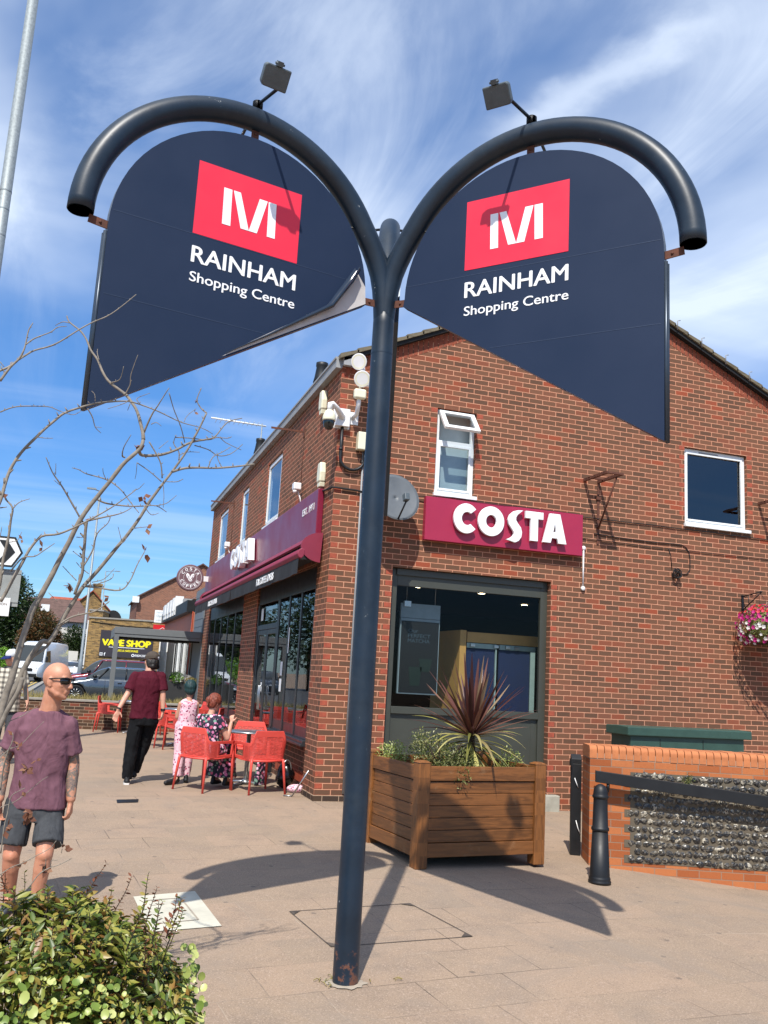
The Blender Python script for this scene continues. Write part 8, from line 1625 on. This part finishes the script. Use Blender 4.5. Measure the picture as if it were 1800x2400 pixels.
def far_buildings():
    # side-on yellow stock shop with the big board
    t = thing('vape_shop_building', (-2.7,69,0), radians(-10), 'yellow stock brick flat-topped building with a dark shop board', 'building')
    m = MB(); m.box(0,9,0,10,0,5.2); m.box(0,1.1,0,10,5.2,5.9); m.build('wall', M_BRICK_STOCK, t); m = MB(); m.box(-.05,9,-.08,10,5.2,5.32); m.box(-.06,1.15,-.08,10,5.82,5.95); m.build('coping', M_KERB, t)
    m = MB(); m.tube([(.2,-.05,4.9),(3,-.05,4.7),(9,-.05,4.6)], .03, 4); m.build('wire', M_BLACKMAT, t)
    m = MB(); m.box(-.10,.0,-.05,.1,1,5.0); m.build('white_edge', M_RENDER, t)
    b = thing('vape_shop_board', (-1.62,68.75,2.05), radians(-10), 'large dark board reading VAPE SHOP in yellow capitals', 'sign')
    m = MB(); m.box(0,4.35,-.06,.0,0,2.2); bd = m.build('board', M_VAPE, b)
    R_ = ROOTM[b.name]
    def tx(s, w, h, x, z, mt, bold=.02): put(fit_text(s, w, h, .002, bold, False), frame(R_ @ Vector((x,-.065,z)), R_.to_3x3() @ Vector((1,0,0)), (0,0,1)), mt, 'lettering', bd)
    tx('VAPE SHOP', 3.95, .50, .2, .95, M_YEL, .06); tx('VAPES & HARDWARE', 1.9, .17, 1.3, .48, M_YEL, .02); tx('f', .12, .25, .42, .08, M_WHITE); tx('01634 233333', 1.15, .17, 2.95, .14, M_WHITE)
    m = MB(); m.box(.75,3.7,-.066,-.061,.80,.84); m.box(1.0,3.4,-.066,-.061,1.62,1.66); m.build('rule', M_WHITE, bd)
    m = MB(); 
    for (a, c, e, g) in ((.07,.31,.08,.11),(.07,.31,.29,.32),(.07,.10,.11,.29),(.28,.31,.11,.29)): m.box(a,c,-.066,-.061,e,g)
    m.lathe([(.05,-.001),(.07,-.001)], 16, Matrix.Translation((.19,-.064,.20)) @ Matrix.Rotation(pi/2,4,'X'), cap=False); m.lathe([(.07,-.001),(.12,-.001)], 16, Matrix.Translation((2.8,-.064,.22)) @ Matrix.Rotation(pi/2,4,'X'), cap=False); m.build('icon', M_WHITE, bd)
    gabled('stock_brick_house', 'yellow brick gable with chimney and red tiled roof behind the flat-topped shop', -4.75, -.4, 104, 118, 7.9, 10.0, M_BRICK_STOCK, M_TILE_RED, chim=(.6,.8,.5,11.0), ridge=-2.48)
    gabled('brown_gable_house', 'large red-brown brick gable end behind the shop row', 1.75, 14, 82, 96, 8.2, 12.0, M_BRICK_RED, M_TILE_BR)
    gt = thing('eaves_end', (1.62,81.7,0), 0, 'white boxed eaves end on the corner of the brown gable', 'eaves box'); m = MB(); m.box(-.4,.25,-.3,.2,7.6,8.2); m.build('box', M_UPVC, gt)
    t = thing('bungalow', (-5.6,83,0), 0, 'white rendered bungalow with brown tiled roof and a skylight', 'house')
    m = MB(); m.box(-3.5,3.2,0,8,0,5.3); m.build('wall', M_RENDER, t)
    m = MB(); m.add([(-3.9,-.4,5.3),(3.5,-.4,5.3),(1.8,4,7.7),(-3.6,4,7.7),(-3.9,8.4,5.3),(3.5,8.4,5.3)], [(0,1,2,3),(1,5,2),(3,2,5,4),(0,3,4)]); r = m.build('roof', M_TILE_BR, t)
    m = MB(); m.box(-1.7,-.9,1.0,1.4,6.2,6.9); m.build('skylight', M_UPVC, r)
    t = thing('red_roof_house', (-6.2,120,0), 0, 'red tiled roof with a dormer rising behind the bungalow', 'house'); m = MB(); m.box(-3,3,0,8,0,8); m.build('wall', M_BRICK_RED, t); m = MB(); m.add([(-3.4,-.4,8),(3.3,-.4,8),(2.6,4,10.3),(-1.6,4,10.3)], [(0,1,2,3)]); m.add([(-3.4,-.4,8),(-1.6,4,10.3),(-1.6,8,8)], [(0,1,2)]); m.build('roof', M_TILE_RED, t)
    t = thing('fence', (-5.2,80.5,0), 0, 'weathered pale timber fence panel beside the hedge', 'fence'); m = MB()
    for i in range(14): m.box(i*.13,i*.13+.12,0,.03,1.2,3.7)
    m.build('boards', paint('weathered fence', '8a8474', .9), t)
    m = MB(); m.box(-5.0,-3.3,74,74.2,0,2.4); o = m.build('white_wall', M_RENDER); tag(o, 'low white rendered wall behind the parked white car', 'wall')
    t = thing('arched_roof', (-.6,72,0), 0, 'small dark barrel roof on top of the flat building', 'roof'); m = MB(); m.prism([(-.1+.75*cos(radians(a)), 5.2+.95*sin(radians(a))) for a in range(0,181,15)], 0, 3); m.build('shell', M_BLACKMAT, t)
far_buildings()
big_tree('evergreen_tree', (-10.2,84,0), 9, [(0,0,6.6,2.4,2.4,3.0),(-1.2,0,3.6,3.4,3,2.9),(1.6,-.5,4.2,2.4,2.2,2.6),(-3.5,0,5,2.8,2.5,3.4),(.2,.2,8.6,1.1,1,1.4)], M_TREELEAF, 'tall dark green conifer-like tree at the left behind the road signs', seed=2, n=16000, leafs=.34)
big_tree('rusty_tree', (-6.9,80,0), 6, [(0,0,4.4,1.6,1.5,1.8),(.8,0,3.4,1.3,1.2,1.5),(-.8,0,3.2,1.3,1.2,1.6)], M_REDTREE, 'rust tinged green tree between the evergreen and the bungalow', seed=5, n=6500, leafs=.26)
big_tree('hedge_tree', (-3.75,79,0), 4.5, [(0,0,3.4,1.05,.9,1.4),(.3,0,2.5,.9,.9,1.2)], M_TREELEAF, 'bushy green hedge beside the stock brick building', seed=7, n=4200, leafs=.2, cat='hedge')
big_tree('low_bushes', (-10.5,72,0), 2.2, [(0,0,1.3,2.8,1.2,1.2),(2.6,0,1.1,1.6,1,1.0)], M_LIME, 'low yellow green bushes behind the man in the checked shirt', seed=8, n=2600, leafs=.2, cat='bushes', trunk=.1)
big_tree('broad_tree', (-17,70,0), 9, [(0,0,5.5,4.2,3,4.0),(-4,0,4.2,3.5,3,3.4)], M_TREELEAF, 'broad dark tree at the far left edge', seed=9, n=6000, leafs=.42)

# ------------------------------------------------------------------ cars
def loft_body(m, secs, mi=None):
    """secs: list of (x, [(y,z)...half outline from bottom centre to top centre]); mirrored"""
    rings = []
    for x, h in secs: rings.append([(x,y,z) for y,z in h]+[(x,-y,z) for y,z in h[::-1]])
    n = len(rings[0]); vs = [v for r in rings for v in r]
    m.add(vs, [(i*n+j, (i+1)*n+j, (i+1)*n+(j+1)%n, i*n+(j+1)%n) for i in range(len(rings)-1) for j in range(n)]+[tuple(range(n)), tuple((len(rings)-1)*n+j for j in range(n))[::-1]], smooth=True)
def wheel(t, x, y, r, w=.11):
    sg = 1 if y > 0 else -1
    T = Matrix.Translation((x,y,r)) @ Matrix.Rotation(radians(-90*sg), 4, 'X')
    m = MB(); m.lathe([(r*.70,-w),(r*.93,-w),(r,-w*.6),(r,w*.6),(r*.95,w*.95),(r*.72,w),(r*.70,w*.6)], 28, T); wh = m.build('wheel', M_TYRE, t)
    m = MB(); m.lathe([(r*.70,w*.8),(r*.66,w*.9),(r*.63,w*.5),(r*.62,-w*.2)], 28, T, cap=False)
    for k in range(10): a = 2*pi*k/10; m.tube([T@Vector((.03*cos(a),.03*sin(a),w*.75)), T@Vector((r*.66*cos(a+.08),r*.66*sin(a+.08),w*.7))], [.022,.02], 5)
    m.lathe([(0,w*.85),(.06,w*.8),(.06,w*.4)], 14, T, cap=False); m.build('rim', M_RIM, wh)
    m = MB(); m.lathe([(0,-w*.25),(r*.64,-w*.25)], 20, T, cap=False); m.build('brake_disc', M_CARDARK, wh)
def car(name, loc, rz, label, paintm, L_=4.66, W_=1.80, H_=1.45, kind='saloon', group=None):
    """x = forward (nose at +x), centred"""
    t = thing(name, loc, rz, label, 'car', group); hl, hw = L_/2, W_/2
    sh = .98 if kind == 'saloon' else 1.12; cl = .20
    def belt(x):   # half width by x
        k = abs(x)/hl; return hw*(1-.16*k**4)
    def top(x):
        u = x/hl
        if u > .42: return sh-.05-(u-.42)**1.5*.62
        if u < -.72: return sh-.02-(-.72-u)*.5
        return sh
    m = MB(); secs = []
    for i in range(41):
        x = -hl+L_*i/40; w = belt(x); z1 = top(x); e = max(0, (abs(x)-hl*.93)/(hl*.07)); w *= 1-.10*e; zb = cl+.16*e; zt = z1-.12*e
        lift = 0
        for wx in (hl*.60, -hl*.59):
            d = abs(x-wx)
            if d < .37: lift = max(lift, sqrt(max(0,.37**2-d*d)))
        zb2 = max(zb, .33+lift) if lift > 0 else zb
        secs.append((x, [(0,zb),(w*.78,zb),(w*.80,zb2) if lift else (w*.90,zb),(w*.985,zb2+.03),(w,max(zb2+.05,(zb+zt)*.5)),(w*.985,zt-.10),(w*.93,zt-.015),(w*.55,zt+.03),(0,zt+.045)]))
    loft_body(m, secs); body = m.build('body', paintm, t)
    # cabin
    x0, x1, x2, x3 = (-hl*.86, -hl*.42, hl*.08, hl*.46) if kind == 'saloon' else (-hl*.93, -hl*.70, hl*.10, hl*.52)
    zr = H_
    def gh(x):
        if x < x1: return (x-x0)/(x1-x0)
        if x > x2: return (x3-x)/(x3-x2)
        return 1
    m = MB(); secs = []
    for i in range(25):
        x = x0+(x3-x0)*i/24; g = sin(max(0,min(1,gh(x)))*pi/2)**.9; w = belt(x)*.93; z = sh-.02+(zr-sh-.02)*g; wt = w*(1-.22*g)
        secs.append((x, [(0,sh-.06),(w,sh-.06),(w,sh-.01),(wt,z-.03*g),(wt*.88,z+.0),(0,z+.03*g)]))
    loft_body(m, secs); m.build('cabin_glass', M_CARGLASS if False else M_CARGL, t)
    m = MB(); secs = []
    xa, xb = x1-.25*(x1-x0)*-1*0-.25, x2+.10
    for i in range(13):
        x = (x1-.12)+(x2+.12-(x1-.12))*i/12; g = sin(max(0,min(1,gh(x)))*pi/2)**.9; w = belt(x)*.93; z = sh-.02+(zr-sh-.02)*g; wt = w*(1-.22*g)
        secs.append((x, [(0,z-.03),(wt*.98,z-.05),(wt*1.012,z-.035),(wt*.90,z+.015),(0,z+.045)]))
    loft_body(m, secs); m.build('roof', paintm, t)
    pl = MB()
    for sg in (1,-1):
        for xx, tilt in ((x2+.05,.42),((x1+x2)/2,0),(x1-.1,-.35)):
            w = belt(xx)*.94; wt = w*.79; pl.tube([(xx+tilt*.9,w*sg,sh-.02),(xx+tilt*.15,wt*sg*1.015,zr-.05)], .028, 5)
    pl.build('pillar', paintm if kind != 'saloon' else M_CARDARK, t)
    for wx in (hl*.60, -hl*.59):
        for sg in (1,-1): wheel(t, wx, sg*(hw-.10), .335)
    for sg in (1,-1):
        m = MB(); m.ball((x3-.32,sg*(hw+.07),sh+.06), (.09,.10,.065), 12); m.tube([(x3-.32,sg*(hw-.05),sh),(x3-.32,sg*(hw+.04),sh+.04)], .02, 6); m.build('wing_mirror', M_CARDARK, t)
        m = MB(); m.ball((hl-.16,sg*hw*.66,.66), (.12,.20,.065), 12); m.build('headlight', M_HEADL, t); m = MB(); m.ball((-hl+.12,sg*hw*.70,.80), (.09,.18,.06), 10); m.build('tail_light', M_TAIL, t)
        m = MB()
        for xx in (x2+.18, (x1+x2)/2-.02, x1-.22): m.tube([(xx,sg*(belt(xx)*.999),.30),(xx,sg*(belt(xx)*1.003),.6),(xx,sg*belt(xx)*.985,sh-.06)], .006, 4)
        for xx in ((x1+x2)/2+.14, x1-.05): m.box(xx,xx+.16,sg*hw-.0,sg*(hw+.022) if sg > 0 else sg*hw+.0,.80,.825) if sg > 0 else m.box(xx,xx+.16,-(hw+.022),-hw,.80,.825)
        m.build('door_seams', M_CARDARK, body)
    m = MB(); m.box(hl-.03,hl+.005,-.42,.42,.35,.62); m.build('grille', M_CARDARK, t)
    return t
def cargl():
    m, nt, bs, L = newmat('car window glass'); bs.inputs['Base Color'].default_value = (.02,.025,.025,1); bs.inputs['Roughness'].default_value = .03; bs.inputs['Specular IOR Level'].default_value = .9; return m
M_CARGL = cargl()
car('parked_car', (-1.62,26.6,0), radians(178), 'gunmetal grey saloon parked side-on behind the terrace wall', M_CARGREY, L_=4.75, H_=1.42)
car('parked_car', (-1.75,30.6,0), radians(178), 'dark red hatchback parked just beyond the grey saloon', M_CARRED, L_=4.5, H_=1.72, kind='hatch')
car('parked_car', (-3.7,68.5,0), radians(-96), 'small white car parked beside the white van', M_CARWHITE, L_=4.1, H_=1.5, kind='hatch')
car('parked_car', (-3.0,73,0), radians(-100), 'grey car roof just visible behind the white car', M_CARGREY, L_=4.3, H_=1.6, kind='hatch')
car('moving_car', (-9.3,52,0), radians(-85), 'dark blue car behind the man in the checked shirt', paint('dark blue car paint','1f2c3c',.25,metal=.4,coat=1), L_=4.5, H_=1.6, kind='hatch')
def van():
    t = thing('white_van', (-5.7,57.5,0), radians(-108), 'high-roofed white panel van facing the camera on the street', 'van')
    hw = .98; m = MB(); secs = []
    prof = [(-3.0,.35,2.62),(-2.9,.3,2.70),(-1,.3,2.76),(.9,.3,2.74),(1.35,.3,2.60),(1.75,.3,2.0),(2.05,.3,1.38),(2.5,.32,1.22),(2.85,.36,1.05),(2.95,.42,.85)]
    for x, zb, zt in prof: 
        k = .95 if x > 2.6 else 1; tw = .86 if zt > 2 else .95
        secs.append((x, [(0,zb),(hw*k,zb),(hw*k,min(1.25,zt-.1)),(hw*tw*k,zt-.12),(hw*tw*.9*k,zt),(0,zt+.03)]))
    loft_body(m, secs); b = m.build('body', M_CARWHITE, t, bevel=.03)
    m = MB(); m.add([(1.56,-.78,2.47),(1.56,.78,2.47),(2.18,.90,1.42),(2.18,-.90,1.42)], [(0,1,2,3)]); m.add([(1.54,-.78,2.45),(1.54,.78,2.45),(2.15,.90,1.41),(2.15,-.90,1.41)], [(0,1,2,3)]); m.build('windscreen', M_CARGL, t)
    for sg in (1,-1):
        m = MB(); m.add([(.75,sg*.995,1.35),(1.75,sg*.995,1.35),(1.45,sg*.90,2.1),(.75,sg*.90,2.15),(.75,sg*.985,1.35),(1.75,sg*.985,1.35),(1.45,sg*.885,2.1),(.75,sg*.885,2.15)], [(0,1,2,3),(7,6,5,4),(0,4,5,1),(1,5,6,2),(2,6,7,3),(3,7,4,0)]); m.build('side_window', M_CARGL, t)
        m = MB(); m.box(1.7,1.82,sg*1.06-.07,sg*1.06+.07,1.4,1.75); m.build('wing_mirror', M_CARDARK, t, bevel=.03)
        m = MB(); m.ball((2.78,sg*.74,.92), (.16,.18,.10), 12); m.build('headlight', M_HEADL, t)
        for x in (1.9,-1.9): wheel(t, x, sg*.86, .36)
    m = MB(); m.box(2.93,2.975,-.6,.6,.72,.92); m.box(2.90,2.97,-.9,.9,.35,.55); m.build('grille', M_CARDARK, t)
van()
